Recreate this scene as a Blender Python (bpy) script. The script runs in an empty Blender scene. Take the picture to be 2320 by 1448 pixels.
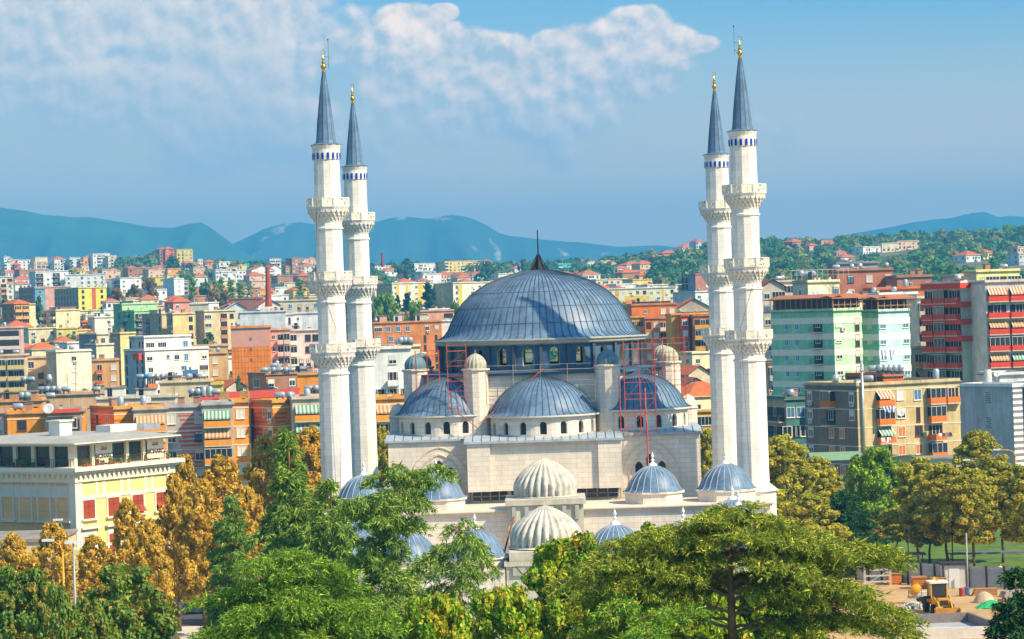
import bpy, math, random
import numpy as np
from mathutils import Vector, Matrix, Euler

# ------------------------------------------------------------------ camera
FPX, YAW, PIT, ROL = 6255.74, .0119989, -.0030765, -.0323818
_f = Vector((-math.sin(YAW)*math.cos(PIT), math.cos(YAW)*math.cos(PIT), math.sin(PIT)))
_r0 = Vector((math.cos(YAW), math.sin(YAW), 0)); _u0 = _r0.cross(_f)
_r = math.cos(ROL)*_r0 + math.sin(ROL)*_u0
_u = -math.sin(ROL)*_r0 + math.cos(ROL)*_u0
CAM = Vector((0, 0, 29.0))
S = bpy.context.scene
col = bpy.data.collections.new("place"); S.collection.children.link(col)
cd = bpy.data.cameras.new("camera"); cam = bpy.data.objects.new("camera", cd); S.collection.objects.link(cam)
cd.sensor_width = 36; cd.lens = FPX/2320*36; cd.clip_start = 1; cd.clip_end = 40000
cam.matrix_world = Matrix(((_r.x, _u.x, -_f.x, CAM.x), (_r.y, _u.y, -_f.y, CAM.y), (_r.z, _u.z, -_f.z, CAM.z), (0, 0, 0, 1)))
S.camera = cam
# ------------------------------------------------------------------ exposure
S.view_settings.view_transform = 'Standard'; S.view_settings.look = 'None'
S.view_settings.exposure = 0.62; S.view_settings.gamma = 1
S.cycles.volume_bounces = 0; S.cycles.max_bounces = 6; S.cycles.diffuse_bounces = 3
S.cycles.transparent_max_bounces = 12
# ------------------------------------------------------------------ sun
SUN_AZ, SUN_EL = math.radians(60.0), math.radians(42.9)   # azimuth measured from behind the camera towards the right
sd = Vector((math.sin(SUN_AZ)*math.cos(SUN_EL), -math.cos(SUN_AZ)*math.cos(SUN_EL), math.sin(SUN_EL)))
sl = bpy.data.lights.new("sun", 'SUN'); sl.energy = 5.0; sl.angle = math.radians(.5); sl.color = (1, .82, .56)
so = bpy.data.objects.new("sun", sl); S.collection.objects.link(so); so.rotation_euler = sd.to_track_quat('Z', 'Y').to_euler(); so.location = (300, -200, 300)
# ------------------------------------------------------------------ world: sky and clouds by direction
W = bpy.data.worlds.new("World"); S.world = W; W.use_nodes = True
nt = W.node_tree; N = nt.nodes; L = nt.links; N.clear()
def nd(t, **k):
    n = N.new(t)
    for a, b in k.items(): setattr(n, a, b)
    return n
def mth(op, a, b=None, c=None, clamp=False):
    n = nd('ShaderNodeMath', operation=op); n.use_clamp = clamp
    for i, x in enumerate((a, b, c)):
        if x is None: continue
        if isinstance(x, (int, float)): n.inputs[i].default_value = x
        else: L.new(x, n.inputs[i])
    return n.outputs[0]
sky = nd('ShaderNodeTexSky'); sky.sky_type = 'NISHITA'; sky.sun_disc = False
sky.sun_elevation = SUN_EL; sky.sun_rotation = math.pi - SUN_AZ; sky.altitude = 100; sky.air_density = 1.0; sky.dust_density = 1.0; sky.ozone_density = 2.5
geo = nd('ShaderNodeNewGeometry'); sx = nd('ShaderNodeSeparateXYZ'); tc = nd('ShaderNodeTexCoord')
L.new(tc.outputs['Generated'], sx.inputs[0])
yy = mth('MAXIMUM', sx.outputs[1], .05)
az = mth('DIVIDE', sx.outputs[0], yy); el = mth('DIVIDE', sx.outputs[2], yy)
cmb = nd('ShaderNodeCombineXYZ'); L.new(az, cmb.inputs[0]); L.new(el, cmb.inputs[1])
P2 = cmb.outputs[0]
def cloud_blobs(pos):
    """soft blobs in direction space"""
    acc = None
    for (bx, by, rx, ry, k) in BLOBS:
        s = nd('ShaderNodeVectorMath', operation='SUBTRACT'); L.new(pos, s.inputs[0]); s.inputs[1].default_value = (bx, by, 0)
        m = nd('ShaderNodeVectorMath', operation='MULTIPLY'); L.new(s.outputs[0], m.inputs[0]); m.inputs[1].default_value = (1/rx, 1/ry, 0)
        l = nd('ShaderNodeVectorMath', operation='LENGTH'); L.new(m.outputs[0], l.inputs[0])
        v = mth('MULTIPLY_ADD', l.outputs['Value'], -k, k)
        acc = v if acc is None else mth('MAXIMUM', acc, v)
    return acc
def cloud_noise(pos):
    def nz(sc, det, ro=.55):
        n1 = nd('ShaderNodeTexNoise'); n1.inputs['Scale'].default_value = sc; n1.inputs['Detail'].default_value = det; n1.inputs['Roughness'].default_value = ro; L.new(pos, n1.inputs['Vector']); return n1.outputs[0]
    vo = nd('ShaderNodeTexVoronoi'); vo.inputs['Scale'].default_value = 115; vo.feature = 'F1'; L.new(pos, vo.inputs['Vector'])
    t = mth('MULTIPLY_ADD', nz(25, 8, .6), 2.6, -1.15); t2 = mth('MULTIPLY_ADD', nz(12, 1), 1.1, -.5); t3 = mth('MULTIPLY_ADD', vo.outputs['Distance'], -.35, .17)
    return mth('ADD', t, mth('ADD', t2, t3))
def pe(u, v):   # pixel of the photograph -> direction-space coordinates
    d = _f + _r*((u-1160)/FPX) + _u*((724-v)/FPX); return d.x/d.y, d.z/d.y
BLOBS = []
for (u, v, ru, rv, k) in [(100, 50, 300, 120, 1.5), (60, 150, 220, 110, 1.3), (260, 40, 260, 90, 1.4), (160, 95, 110, 80, 2.0), (385, 130, 80, 50, 2.2), (300, 155, 90, 55, 1.8), (585, 90, 130, 80, 1.5), (480, 110, 330, 160, 1.1), (640, 40, 150, 90, 1.3), (330, 240, 320, 110, .8), (560, 290, 300, 80, .6), (-300, 100, 400, 240, 1.2), (780, 110, 120, 60, .9),
                          (925, 52, 82, 46, 2.3), (1003, 28, 38, 22, 2.4), (985, 78, 75, 36, 2.1), (1065, 112, 90, 50, 2.1), (1130, 125, 100, 56, 2.3), (1195, 155, 110, 66, 2.3), (1250, 108, 62, 46, 2.3), (1330, 125, 120, 72, 2.4), (1400, 112, 100, 82, 2.4), (1440, 57, 82, 48, 2.3), (1500, 98, 84, 46, 2.0), (1575, 100, 60, 20, 1.4), (1300, 195, 190, 70, 2.2), (1130, 200, 150, 70, 2), (900, 195, 110, 60, 1.8), (965, 150, 80, 50, 2), (1430, 175, 140, 60, 1.8),
                          (1150, 270, 360, 80, .9), (1000, 330, 400, 60, .45)]:
    c = pe(u, v); BLOBS.append((c[0], c[1], ru/FPX, rv/FPX, k))
acc0 = cloud_blobs(P2); d0 = mth('ADD', acc0, cloud_noise(P2))
off = nd('ShaderNodeVectorMath', operation='ADD'); L.new(P2, off.inputs[0]); off.inputs[1].default_value = (.0022, .0034, 0)
d1 = mth('ADD', mth('MULTIPLY_ADD', el, -1.5, mth('ADD', acc0, .09)), cloud_noise(off.outputs[0]))
cov = nd('ShaderNodeMapRange'); cov.interpolation_type = 'SMOOTHSTEP'; L.new(d0, cov.inputs[0]); cov.inputs[1].default_value = .0; cov.inputs[2].default_value = .62; cov.inputs[4].default_value = .96
# soft grey body fades towards the flat base of each cloud; bright billows where the density falls off towards the sun
lit = nd('ShaderNodeMapRange'); L.new(mth('SUBTRACT', d0, d1), lit.inputs[0]); lit.inputs[1].default_value = -.16; lit.inputs[2].default_value = .34
hi = nd('ShaderNodeMapRange'); L.new(el, hi.inputs[0]); hi.inputs[1].default_value = .058; hi.inputs[2].default_value = .104
azf = nd('ShaderNodeMapRange'); L.new(az, azf.inputs[0]); azf.inputs[1].default_value = -.10; azf.inputs[2].default_value = -.05; azf.inputs[3].default_value = .55; azf.inputs[4].default_value = 1.0
lf = mth('MULTIPLY', mth('MULTIPLY', lit.outputs[0], azf.outputs[0]), mth('MULTIPLY_ADD', hi.outputs[0], .75, .35), clamp=True)
cc = nd('ShaderNodeMixRGB'); L.new(lf, cc.inputs[0]); cc.inputs[1].default_value = (.40, .46, .49, 1); cc.inputs[2].default_value = (1.0, .78, .62, 1)
nv = nd('ShaderNodeTexNoise'); nv.inputs['Scale'].default_value = 9; nv.inputs['Detail'].default_value = 5; L.new(P2, nv.inputs['Vector'])
vx = nd('ShaderNodeMapRange'); L.new(az, vx.inputs[0]); vx.inputs[1].default_value = .14; vx.inputs[2].default_value = -.12; vx.inputs[3].default_value = .0; vx.inputs[4].default_value = .45
veil = mth('MULTIPLY', mth('MULTIPLY_ADD', nv.outputs[0], 1.6, -.2, clamp=True), vx.outputs[0])
hzn = nd('ShaderNodeMapRange'); hzn.interpolation_type = 'SMOOTHSTEP'; L.new(el, hzn.inputs[0]); hzn.inputs[1].default_value = .125; hzn.inputs[2].default_value = .035; hzn.inputs[4].default_value = .95
skt = nd('ShaderNodeMixRGB', blend_type='MULTIPLY'); skt.inputs[0].default_value = 1; L.new(sky.outputs[0], skt.inputs[1]); skt.inputs[2].default_value = (.040, .079, .097, 1)
upr = nd('ShaderNodeMapRange'); L.new(sx.outputs[2], upr.inputs[0]); upr.inputs[1].default_value = .16; upr.inputs[2].default_value = .6; upr.inputs[3].default_value = 1; upr.inputs[4].default_value = 1.7
sk2 = nd('ShaderNodeVectorMath', operation='SCALE'); L.new(skt.outputs[0], sk2.inputs[0]); L.new(upr.outputs[0], sk2.inputs['Scale'])
mh = nd('ShaderNodeMixRGB'); L.new(hzn.outputs[0], mh.inputs[0]); L.new(sk2.outputs[0], mh.inputs[1]); mh.inputs[2].default_value = (.72, .60, .44, 1)
mv = nd('ShaderNodeMixRGB'); L.new(veil, mv.inputs[0]); L.new(mh.outputs[0], mv.inputs[1]); mv.inputs[2].default_value = (.34, .44, .51, 1)
mc = nd('ShaderNodeMixRGB'); L.new(cov.outputs[0], mc.inputs[0]); L.new(mv.outputs[0], mc.inputs[1]); L.new(cc.outputs[0], mc.inputs[2])
bg = nd('ShaderNodeBackground'); L.new(mc.outputs[0], bg.inputs[0]); bg.inputs[1].default_value = 1.0
wo = nd('ShaderNodeOutputWorld'); L.new(bg.outputs[0], wo.inputs[0])

# ------------------------------------------------------------------ helpers
def at(u, v, Y):
    d = _f + _r*((u-1160)/FPX) + _u*((724-v)/FPX); return CAM + d*(Y/d.y)
def X_(u, v, Y): return at(u, v, Y).x
def lin(h):
    h = h.lstrip('#'); o = []
    for i in (0, 2, 4):
        c = int(h[i:i+2], 16)/255; o.append(c/12.92 if c <= .04045 else ((c+.055)/1.055)**2.4)
    return o
MATS = {}
def mat(h, rough=.85, var=.12, sc=.5, metal=0, bump=0, streak=0, spec=.3, key=None, sheen=0):
    k = key or (h, rough, var, sc, metal, bump, streak)
    if k in MATS: return MATS[k]
    m = bpy.data.materials.new("m"+h); m.use_nodes = True; t = m.node_tree; n = t.nodes; l = t.links
    b = n['Principled BSDF']; b.inputs['Roughness'].default_value = rough; b.inputs['Metallic'].default_value = metal
    b.inputs['Specular IOR Level'].default_value = spec
    c = lin(h)
    tcn = n.new('ShaderNodeTexCoord')
    def noise(s, det, zs=1):
        mp = n.new('ShaderNodeMapping'); mp.inputs['Scale'].default_value = (s, s, s*zs); l.new(tcn.outputs['Object'], mp.inputs[0])
        q = n.new('ShaderNodeTexNoise'); q.inputs['Scale'].default_value = 1; q.inputs['Detail'].default_value = det; q.inputs['Roughness'].default_value = .65
        l.new(mp.outputs[0], q.inputs['Vector']); return q.outputs[0]
    n1 = noise(sc, 6)
    n2 = noise(sc*7, 3, .08 if streak else 1)
    mx = n.new('ShaderNodeMath'); mx.operation = 'MULTIPLY_ADD'; l.new(n2, mx.inputs[0]); mx.inputs[1].default_value = .6 if streak else .4
    l.new(n1, mx.inputs[2])
    rp = n.new('ShaderNodeMapRange'); l.new(mx.outputs[0], rp.inputs[0]); rp.inputs[1].default_value = .5; rp.inputs[2].default_value = .95 if not streak else 1.05
    mr = n.new('ShaderNodeMixRGB'); l.new(rp.outputs[0], mr.inputs[0])
    mr.inputs[1].default_value = [x*(1-var*1.6) for x in c]+[1]; mr.inputs[2].default_value = [min(1, x*(1+var*.7)) for x in c]+[1]
    l.new(mr.outputs[0], b.inputs['Base Color'])
    if bump:
        bp = n.new('ShaderNodeBump'); bp.inputs['Strength'].default_value = bump; bp.inputs['Distance'].default_value = .05; l.new(n2, bp.inputs['Height']); l.new(bp.outputs[0], b.inputs['Normal'])
    MATS[k] = m; return m
def leafmat(name, trans=.3, rough=.55):
    m = bpy.data.materials.new(name); m.use_nodes = True; t = m.node_tree; n = t.nodes; l = t.links; n.clear()
    a = n.new('ShaderNodeAttribute'); a.attribute_name = 'lc'
    d = n.new('ShaderNodeBsdfPrincipled'); d.inputs['Roughness'].default_value = rough; d.inputs['Specular IOR Level'].default_value = .25; l.new(a.outputs[0], d.inputs['Base Color'])
    tr = n.new('ShaderNodeBsdfTranslucent'); g = n.new('ShaderNodeMixRGB'); g.blend_type = 'MULTIPLY'; g.inputs[0].default_value = 1; l.new(a.outputs[0], g.inputs[1]); g.inputs[2].default_value = (1.5, 1.4, .6, 1)
    l.new(g.outputs[0], tr.inputs[0])
    mx = n.new('ShaderNodeMixShader'); mx.inputs[0].default_value = trans; l.new(d.outputs[0], mx.inputs[1]); l.new(tr.outputs[0], mx.inputs[2])
    o = n.new('ShaderNodeOutputMaterial'); l.new(mx.outputs[0], o.inputs[0]); return m
class MB:
    def __init__(s): s.v = []; s.f = []; s.m = []; s.sm = []; s.T = None
    def av(s, pts):
        i = len(s.v)
        for p in pts:
            if s.T is not None: p = s.T @ Vector(p)
            s.v.append(tuple(p))
        return i
    def face(s, pts, m=0, sm=False): i = s.av(pts); s.f.append(tuple(range(i, i+len(pts)))); s.m.append(m); s.sm.append(sm); return s
    def box(s, x0, x1, y0, y1, z0, z1, m=0, ms=None):
        if x0 > x1: x0, x1 = x1, x0
        if y0 > y1: y0, y1 = y1, y0
        i = s.av([(x0, y0, z0), (x1, y0, z0), (x1, y1, z0), (x0, y1, z0), (x0, y0, z1), (x1, y0, z1), (x1, y1, z1), (x0, y1, z1)])
        for k, q in enumerate([(0, 1, 5, 4), (3, 0, 4, 7), (1, 2, 6, 5), (2, 3, 7, 6), (4, 5, 6, 7), (3, 2, 1, 0)]):
            s.f.append(tuple(i+a for a in q)); s.m.append(ms[k] if ms else m); s.sm.append(False)
        return s
    def prism(s, poly, z0, z1, m=0, mt=None):
        n = len(poly); i = s.av([(x, y, z0) for x, y in poly]+[(x, y, z1) for x, y in poly])
        for k in range(n):
            s.f.append((i+k, i+(k+1) % n, i+n+(k+1) % n, i+n+k)); s.m.append(m); s.sm.append(False)
        s.f.append(tuple(i+n+k for k in range(n))); s.m.append(m if mt is None else mt); s.sm.append(False)
        s.f.append(tuple(i+n-1-k for k in range(n))); s.m.append(m); s.sm.append(False)
        return s
    def lathe(s, prof, n=24, cx=0, cy=0, ph=0, a0=0, a1=None, m=0, sm=False):
        full = a1 is None; a1 = math.tau if full else a1; cols = n if full else n+1; rows = []
        for (r, z) in prof:
            rows.append(s.av([(cx+r*math.cos(ph+a0+(a1-a0)*k/n), cy+r*math.sin(ph+a0+(a1-a0)*k/n), z) for k in range(cols)]))
        for a, b in zip(rows, rows[1:]):
            for k in range(n):
                k2 = (k+1) % cols; s.f.append((a+k, a+k2, b+k2, b+k)); s.m.append(m); s.sm.append(sm)
        return s
    def tube(s, p, q, r, n=5, m=0, r2=None):
        p = Vector(p); q = Vector(q); d = q-p
        if d.length < 1e-6: return s
        d.normalize(); a = d.orthogonal().normalized(); b = d.cross(a); r2 = r if r2 is None else r2
        i = s.av([p+(a*math.cos(math.tau*k/n)+b*math.sin(math.tau*k/n))*r for k in range(n)]+[q+(a*math.cos(math.tau*k/n)+b*math.sin(math.tau*k/n))*r2 for k in range(n)])
        for k in range(n):
            s.f.append((i+k, i+(k+1) % n, i+n+(k+1) % n, i+n+k)); s.m.append(m); s.sm.append(n > 5)
        s.f.append(tuple(i+n+k for k in range(n))); s.m.append(m); s.sm.append(False)
        s.f.append(tuple(i+n-1-k for k in range(n))); s.m.append(m); s.sm.append(False)
        return s
    def path(s, pts, r, n=4, m=0):
        for a, b in zip(pts, pts[1:]): s.tube(a, b, r, n, m)
        return s
    def mesh(s, name, mats):
        me = bpy.data.meshes.new(name); me.from_pydata(s.v, [], s.f)
        for m in (mats if isinstance(mats, (list, tuple)) else [mats]): me.materials.append(m)
        me.polygons.foreach_set('material_index', s.m); me.polygons.foreach_set('use_smooth', s.sm); me.update(); return me
    def build(s, name, mats, parent=None, loc=None, rz=0):
        return link(name, s.mesh(name, mats), parent, loc, rz)
def link(name, data, parent=None, loc=None, rz=0, sc=None):
    o = bpy.data.objects.new(name, data); col.objects.link(o)
    if parent is not None: o.parent = parent
    if loc is not None: o.location = loc
    if rz: o.rotation_euler = (0, 0, rz)
    if sc is not None: o.scale = sc
    return o
def tag(o, label=None, cat=None, group=None, kind=None):
    if label: o['label'] = label
    if cat: o['category'] = cat
    if group: o['group'] = group
    if kind: o['kind'] = kind
    return o
def empty(name, loc=(0, 0, 0), rz=0, label=None, cat=None, group=None, sc=None):
    return tag(link(name, None, None, loc, rz, sc), label, cat, group)
def struct(name, o): o['kind'] = 'structure'; return o
def fastmesh(name, V, Fn, k, mats, colr=None):
    """V (n,3) floats, faces are consecutive runs of k vertices; colr (faces,3)"""
    me = bpy.data.meshes.new(name); nf = len(V)//k
    me.vertices.add(len(V)); me.vertices.foreach_set('co', V.astype(np.float32).ravel())
    me.loops.add(nf*k); me.loops.foreach_set('vertex_index', np.arange(nf*k, dtype=np.int32))
    me.polygons.add(nf); me.polygons.foreach_set('loop_start', np.arange(0, nf*k, k, dtype=np.int32))
    try: me.polygons.foreach_set('loop_total', np.full(nf, k, dtype=np.int32))
    except Exception: pass
    for m in (mats if isinstance(mats, (list, tuple)) else [mats]): me.materials.append(m)
    if colr is not None:
        a = me.attributes.new('lc', 'FLOAT_COLOR', 'CORNER'); c = np.ones((nf*k, 4), np.float32); c[:, :3] = np.repeat(colr, k, axis=0); a.data.foreach_set('color', c.ravel())
    me.update(); me.validate(); return me
# ------------------------------------------------------------------ terrain
def hor(u): return 742.3-u*.03238
CREST = ([-400, 0, 400, 560, 700, 900, 1200, 1400, 1500, 1580, 1750, 1900, 2100, 2320, 2700], [116, 118, 132, 112, 106, 92, 88, 90, 106, 122, 126, 118, 126, 134, 136])
def terr(X, Y):
    z = np.interp(Y, [0, 450, 600, 800, 1000, 1200, 1500, 1770, 2300, 2600, 2900, 3400, 5000], [0, 0, 2, 8, 16, 24, 37, 51, 76, 88, 84, 30, 20])
    if Y > 1200:
        u = 1235+X/Y*FPX; k = (np.interp(u, *CREST)/2.4+5)/64.; z = 24+(z-24)*(1+(k-1)*min(1, (Y-1200)/500)) if Y < 3400 else z
        if Y < 3200: z += 2.2*math.sin(X*.021+Y*.004)*math.sin(Y*.011+X*.006)*min(1, (Y-1200)/400)
    return float(z)
# ================================================================== setting
def grid_mesh(name, rows, cols, fn, m, smooth=True):
    V = [fn(i/(rows-1), j/(cols-1)) for i in range(rows) for j in range(cols)]
    F = [(i*cols+j, i*cols+j+1, (i+1)*cols+j+1, (i+1)*cols+j) for i in range(rows-1) for j in range(cols-1)]
    me = bpy.data.meshes.new(name); me.from_pydata(V, [], F); me.materials.append(m); me.polygons.foreach_set('use_smooth', [smooth]*len(F)); me.update()
    return link(name, me)
def ground_material():
    m = mat('7d7a63', .95, .35, .02, key='ground'); t = m.node_tree; n = t.nodes; l = t.links; b = n['Principled BSDF']
    tcn = n.new('ShaderNodeTexCoord'); q = n.new('ShaderNodeTexNoise'); q.inputs['Scale'].default_value = .013; q.inputs['Detail'].default_value = 8; q.inputs['Roughness'].default_value = .7
    l.new(tcn.outputs['Object'], q.inputs['Vector']); r = n.new('ShaderNodeValToRGB'); l.new(q.outputs[0], r.inputs[0])
    e = r.color_ramp.elements; e[0].position = .36; e[0].color = (.03, .065, .022, 1); e[1].position = .68; e[1].color = (.30, .24, .15, 1)
    a = e.new(.48); a.color = (.07, .11, .035, 1); a = e.new(.58); a.color = (.17, .17, .08, 1)
    l.new(r.outputs[0], b.inputs['Base Color']); return m
def ground_fn(a, s):
    Y = -300+700*a/.15 if a < .15 else 400*(3.4e1)**((a-.15)/.85)
    X = (s*2-1)*(450+.55*abs(Y)); return (X, Y, terr(X, Y))
g = grid_mesh('ground', 150, 110, ground_fn, ground_material()); g['kind'] = 'structure'
def mountain(name, Yd, pts, depth, seed, zb, base_m, rough=1.9):
    us = [p[0] for p in pts]; zs = [at(p[0], p[1], Yd).z for p in pts]; rr = random.Random(seed); ph = [rr.uniform(0, 7) for _ in range(8)]
    u0, u1 = us[0], us[-1]
    def fn(a, s):
        u = u0+(u1-u0)*s; zc = float(np.interp(u, us, zs)); X = at(u, 700, Yd).x
        t = a; Y = Yd-depth*(1-t) if t <= 1 else Yd
        t2 = min(1, t*1.25); back = max(0, (t-.8)/.2)
        Y = Yd-depth*(1-t2)+back*depth*.5
        w = X*.0021
        gul = abs(math.sin(w*3.1+ph[0]+1.5*math.sin(w*1.3+t*2)))*.55+abs(math.sin(w*7.3+ph[1]+t*3))*.28+abs(math.sin(w*15.7+ph[2]+t*4))*.13
        h = zb+(zc-zb)*(t2**.85)*(1-.22*rough*gul*math.sin(math.pi*min(1, t2))) - back*(zc-zb)*.6
        if t2 >= .99 and back == 0: h = zc
        return (X, Y, h)
    o = grid_mesh(name, 34, 260, fn, base_m); o['kind'] = 'structure'; return o
mm = mat('3f6a3a', .95, .3, .004, key='mtn')
def rocky(col0, thr):
    m = mat('44613c', .95, .3, .0012, key='rock%g' % thr); t = m.node_tree; n = t.nodes; l = t.links; b = n['Principled BSDF']
    tcn = n.new('ShaderNodeTexCoord'); mp = n.new('ShaderNodeMapping'); mp.inputs['Scale'].default_value = (.009, .002, .006); mp.inputs['Rotation'].default_value = (0, .6, 0); l.new(tcn.outputs['Object'], mp.inputs[0])
    q = n.new('ShaderNodeTexNoise'); q.inputs['Scale'].default_value = 1; q.inputs['Detail'].default_value = 8; l.new(mp.outputs[0], q.inputs['Vector'])
    r = n.new('ShaderNodeMapRange'); l.new(q.outputs[0], r.inputs[0]); r.inputs[1].default_value = thr; r.inputs[2].default_value = thr+.05
    x = n.new('ShaderNodeMixRGB'); l.new(r.outputs[0], x.inputs[0]); old = b.inputs['Base Color'].links[0].from_socket; l.new(old, x.inputs[1]); x.inputs[2].default_value = (.45, .38, .30, 1)
    l.new(x.outputs[0], b.inputs['Base Color']); return m
mountain('mountain', 8200, [(-500, 470), (-200, 462), (0, 465), (60, 470), (110, 481), (170, 486), (215, 485), (260, 492), (300, 500), (350, 508), (400, 511), (430, 504), (465, 501), (480, 508), (500, 522), (540, 552), (570, 575), (640, 600), (700, 620)], 1800, 3, 10, mm)
mountain('mountain', 9400, [(480, 575), (535, 548), (570, 532), (605, 516), (650, 502), (690, 497), (740, 505), (800, 502), (860, 498), (890, 489), (920, 484), (950, 487), (985, 491), (1010, 486), (1030, 483), (1060, 486), (1085, 492), (1110, 505), (1135, 522), (1160, 530), (1200, 535), (1250, 541), (1300, 546), (1340, 548), (1400, 555), (1440, 555), (1480, 552), (1510, 553), (1560, 560), (1640, 572), (1760, 585), (1900, 600)], 2200, 5, 10, rocky(0, .6))
mountain('mountain', 9900, [(1560, 600), (1700, 572), (1850, 545), (1900, 533), (1960, 522), (2020, 511), (2080, 498), (2120, 492), (2160, 489), (2195, 482), (2232, 476), (2250, 481), (2265, 487), (2290, 484), (2320, 487), (2450, 478), (2650, 500), (2900, 480)], 2200, 9, 10, mm)

# ground sheets around the mosque (each a few centimetres above the one below)
def sheet(name, poly, z, m, th=.0):
    b = MB(); b.face([(x, y, z) for x, y in poly]); o = b.build(name, m); o['kind'] = 'structure'; return o
def gp(u, v):      # pixel on the level ground -> plan position
    d = _f + _r*((u-1160)/FPX) + _u*((724-v)/FPX); t = -29/d.z; return (d.x*t, d.y*t)
GRASS = mat('5f7a24', .95, .35, .35, bump=.6); DIRT = mat('c29d6c', .95, .2, .25, bump=.4); PAVE = mat('c9c2b8', .9, .1, .5); ASPH = mat('4d4f55', .9, .15, .6)
sheet('park_lawn', [(30, 290), (120, 290), (130, 420), (20, 420)], .02, GRASS)
sheet('ground_dirt', [(22.5, 150), (90, 150), (90, 288), (24, 288)], .04, DIRT)
sheet('plaza', [(-24, 232), (22.4, 232), (22.4, 345), (-24, 345)], .03, PAVE)
sheet('pavement', [(-60, 150), (-24.2, 150), (-24.2, 262), (-60, 262)], .05, PAVE)
sheet('road', [(-80, 262.2), (-24.5, 262.2), (-24.5, 278), (-80, 278)], .06, ASPH)
sheet('park_ground', [(-24, 40), (22.3, 40), (22.3, 231.8), (-24, 231.8)], .03, GRASS)

# ================================================================== mosque
MX, MY = -.55, 285.1
STONE = mat('e8dac8', .8, .12, .35, streak=1); STONE2 = mat('e0d0b8', .8, .09, .5, streak=1); MIN = mat('f0e8dc', .75, .12, .3, streak=1)
LEAD = mat('67819a', .45, .26, .5, metal=.0, spec=.35, bump=.15, key='lead'); LEADS = mat('4c5b6b', .6, .2, 1.0, key='leadseam'); LEADL = mat('aab4bd', .6, .2, 1.0, key='leadlight'); LEADD = mat('476682', .6, .3, .6, key='leaddark')
DARK = mat('1b2430', .25, .3, 2, spec=.6, key='darkglass'); DARKBAR = mat('3a352f', .9, .2, 1); CONC = mat('c4bca6', .9, .22, .6, streak=1, bump=.2); CONC2 = mat('b3b0a4', .9, .25, .5, streak=1)  # the dark brown is the colour of the arched window bars
WHITE = mat('f2efe8', .6, .06, 1); GOLD = mat('e9a52e', .25, .05, 2, metal=.9, key='gold'); BLUE = mat('1646b0', .5, .1, 2); BLACK = mat('25201f', .7, .2, 1)
def rough_lead():
    """lead sheets: cross joints and patchy oxide"""
    t = LEAD.node_tree; n = t.nodes; l = t.links; b = n['Principled BSDF']; tcn = n.new('ShaderNodeTexCoord')
    mp = n.new('ShaderNodeMapping'); mp.inputs['Scale'].default_value = (.8, .8, .35); l.new(tcn.outputs['Object'], mp.inputs[0])
    q = n.new('ShaderNodeTexVoronoi'); q.inputs['Scale'].default_value = 1.3; l.new(mp.outputs[0], q.inputs['Vector'])
    x = n.new('ShaderNodeMixRGB'); x.blend_type = 'OVERLAY'; x.inputs[0].default_value = .16; old = b.inputs['Base Color'].links[0].from_socket; l.new(old, x.inputs[1]); sp = n.new('ShaderNodeSeparateXYZ'); l.new(q.outputs['Color'], sp.inputs[0]); l.new(sp.outputs[0], x.inputs[2]); l.new(x.outputs[0], b.inputs['Base Color'])
rough_lead()
def blocks(m, w=1.2, h=.5, amt=.08):
    t = m.node_tree; n = t.nodes; l = t.links; b = n['Principled BSDF']; tcn = n.new('ShaderNodeTexCoord'); sx = n.new('ShaderNodeSeparateXYZ'); l.new(tcn.outputs['Object'], sx.inputs[0])
    ad = n.new('ShaderNodeMath'); l.new(sx.outputs[0], ad.inputs[0]); l.new(sx.outputs[1], ad.inputs[1]); cb = n.new('ShaderNodeCombineXYZ'); l.new(ad.outputs[0], cb.inputs[0]); l.new(sx.outputs[2], cb.inputs[1])
    q = n.new('ShaderNodeTexBrick'); l.new(cb.outputs[0], q.inputs['Vector']); q.inputs['Scale'].default_value = 1; q.inputs['Mortar Size'].default_value = .025; q.inputs['Brick Width'].default_value = w; q.inputs['Row Height'].default_value = h
    q.inputs['Color1'].default_value = (1, 1, 1, 1); q.inputs['Color2'].default_value = (1-amt, 1-amt, 1-amt, 1); q.inputs['Mortar'].default_value = (1-amt*2.5,)*3+(1,)
    x = n.new('ShaderNodeMixRGB'); x.blend_type = 'MULTIPLY'; x.inputs[0].default_value = 1; old = b.inputs['Base Color'].links[0].from_socket; l.new(old, x.inputs[1]); l.new(q.outputs[0], x.inputs[2]); l.new(x.outputs[0], b.inputs['Base Color'])
blocks(STONE, 1.2, .5, .11); blocks(MIN, .9, .7, .09); blocks(STONE2, 1.2, .5, .1)
def dome(mb, cx, cy, prof, ribs, rr, nseg=64, a0=0, a1=None, ms=1, ph=0, skip=0):
    mb.lathe(prof, nseg, cx, cy, ph, a0, a1, 0, True)
    A1 = math.tau if a1 is None else a1; cnt = ribs if a1 is None else ribs+1
    for k in range(cnt):
        a = ph+a0+(A1-a0)*k/ribs
        if math.sin(a) > .55 and a1 is None: continue
        pr = prof if (k % 2 == 0 or skip == 0) else prof[:-skip]
        pts = [(cx+r*math.cos(a), cy+r*math.sin(a), z) for r, z in pr if r > .12 or True]
        mb.path(pts, rr, 4, ms)
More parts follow.
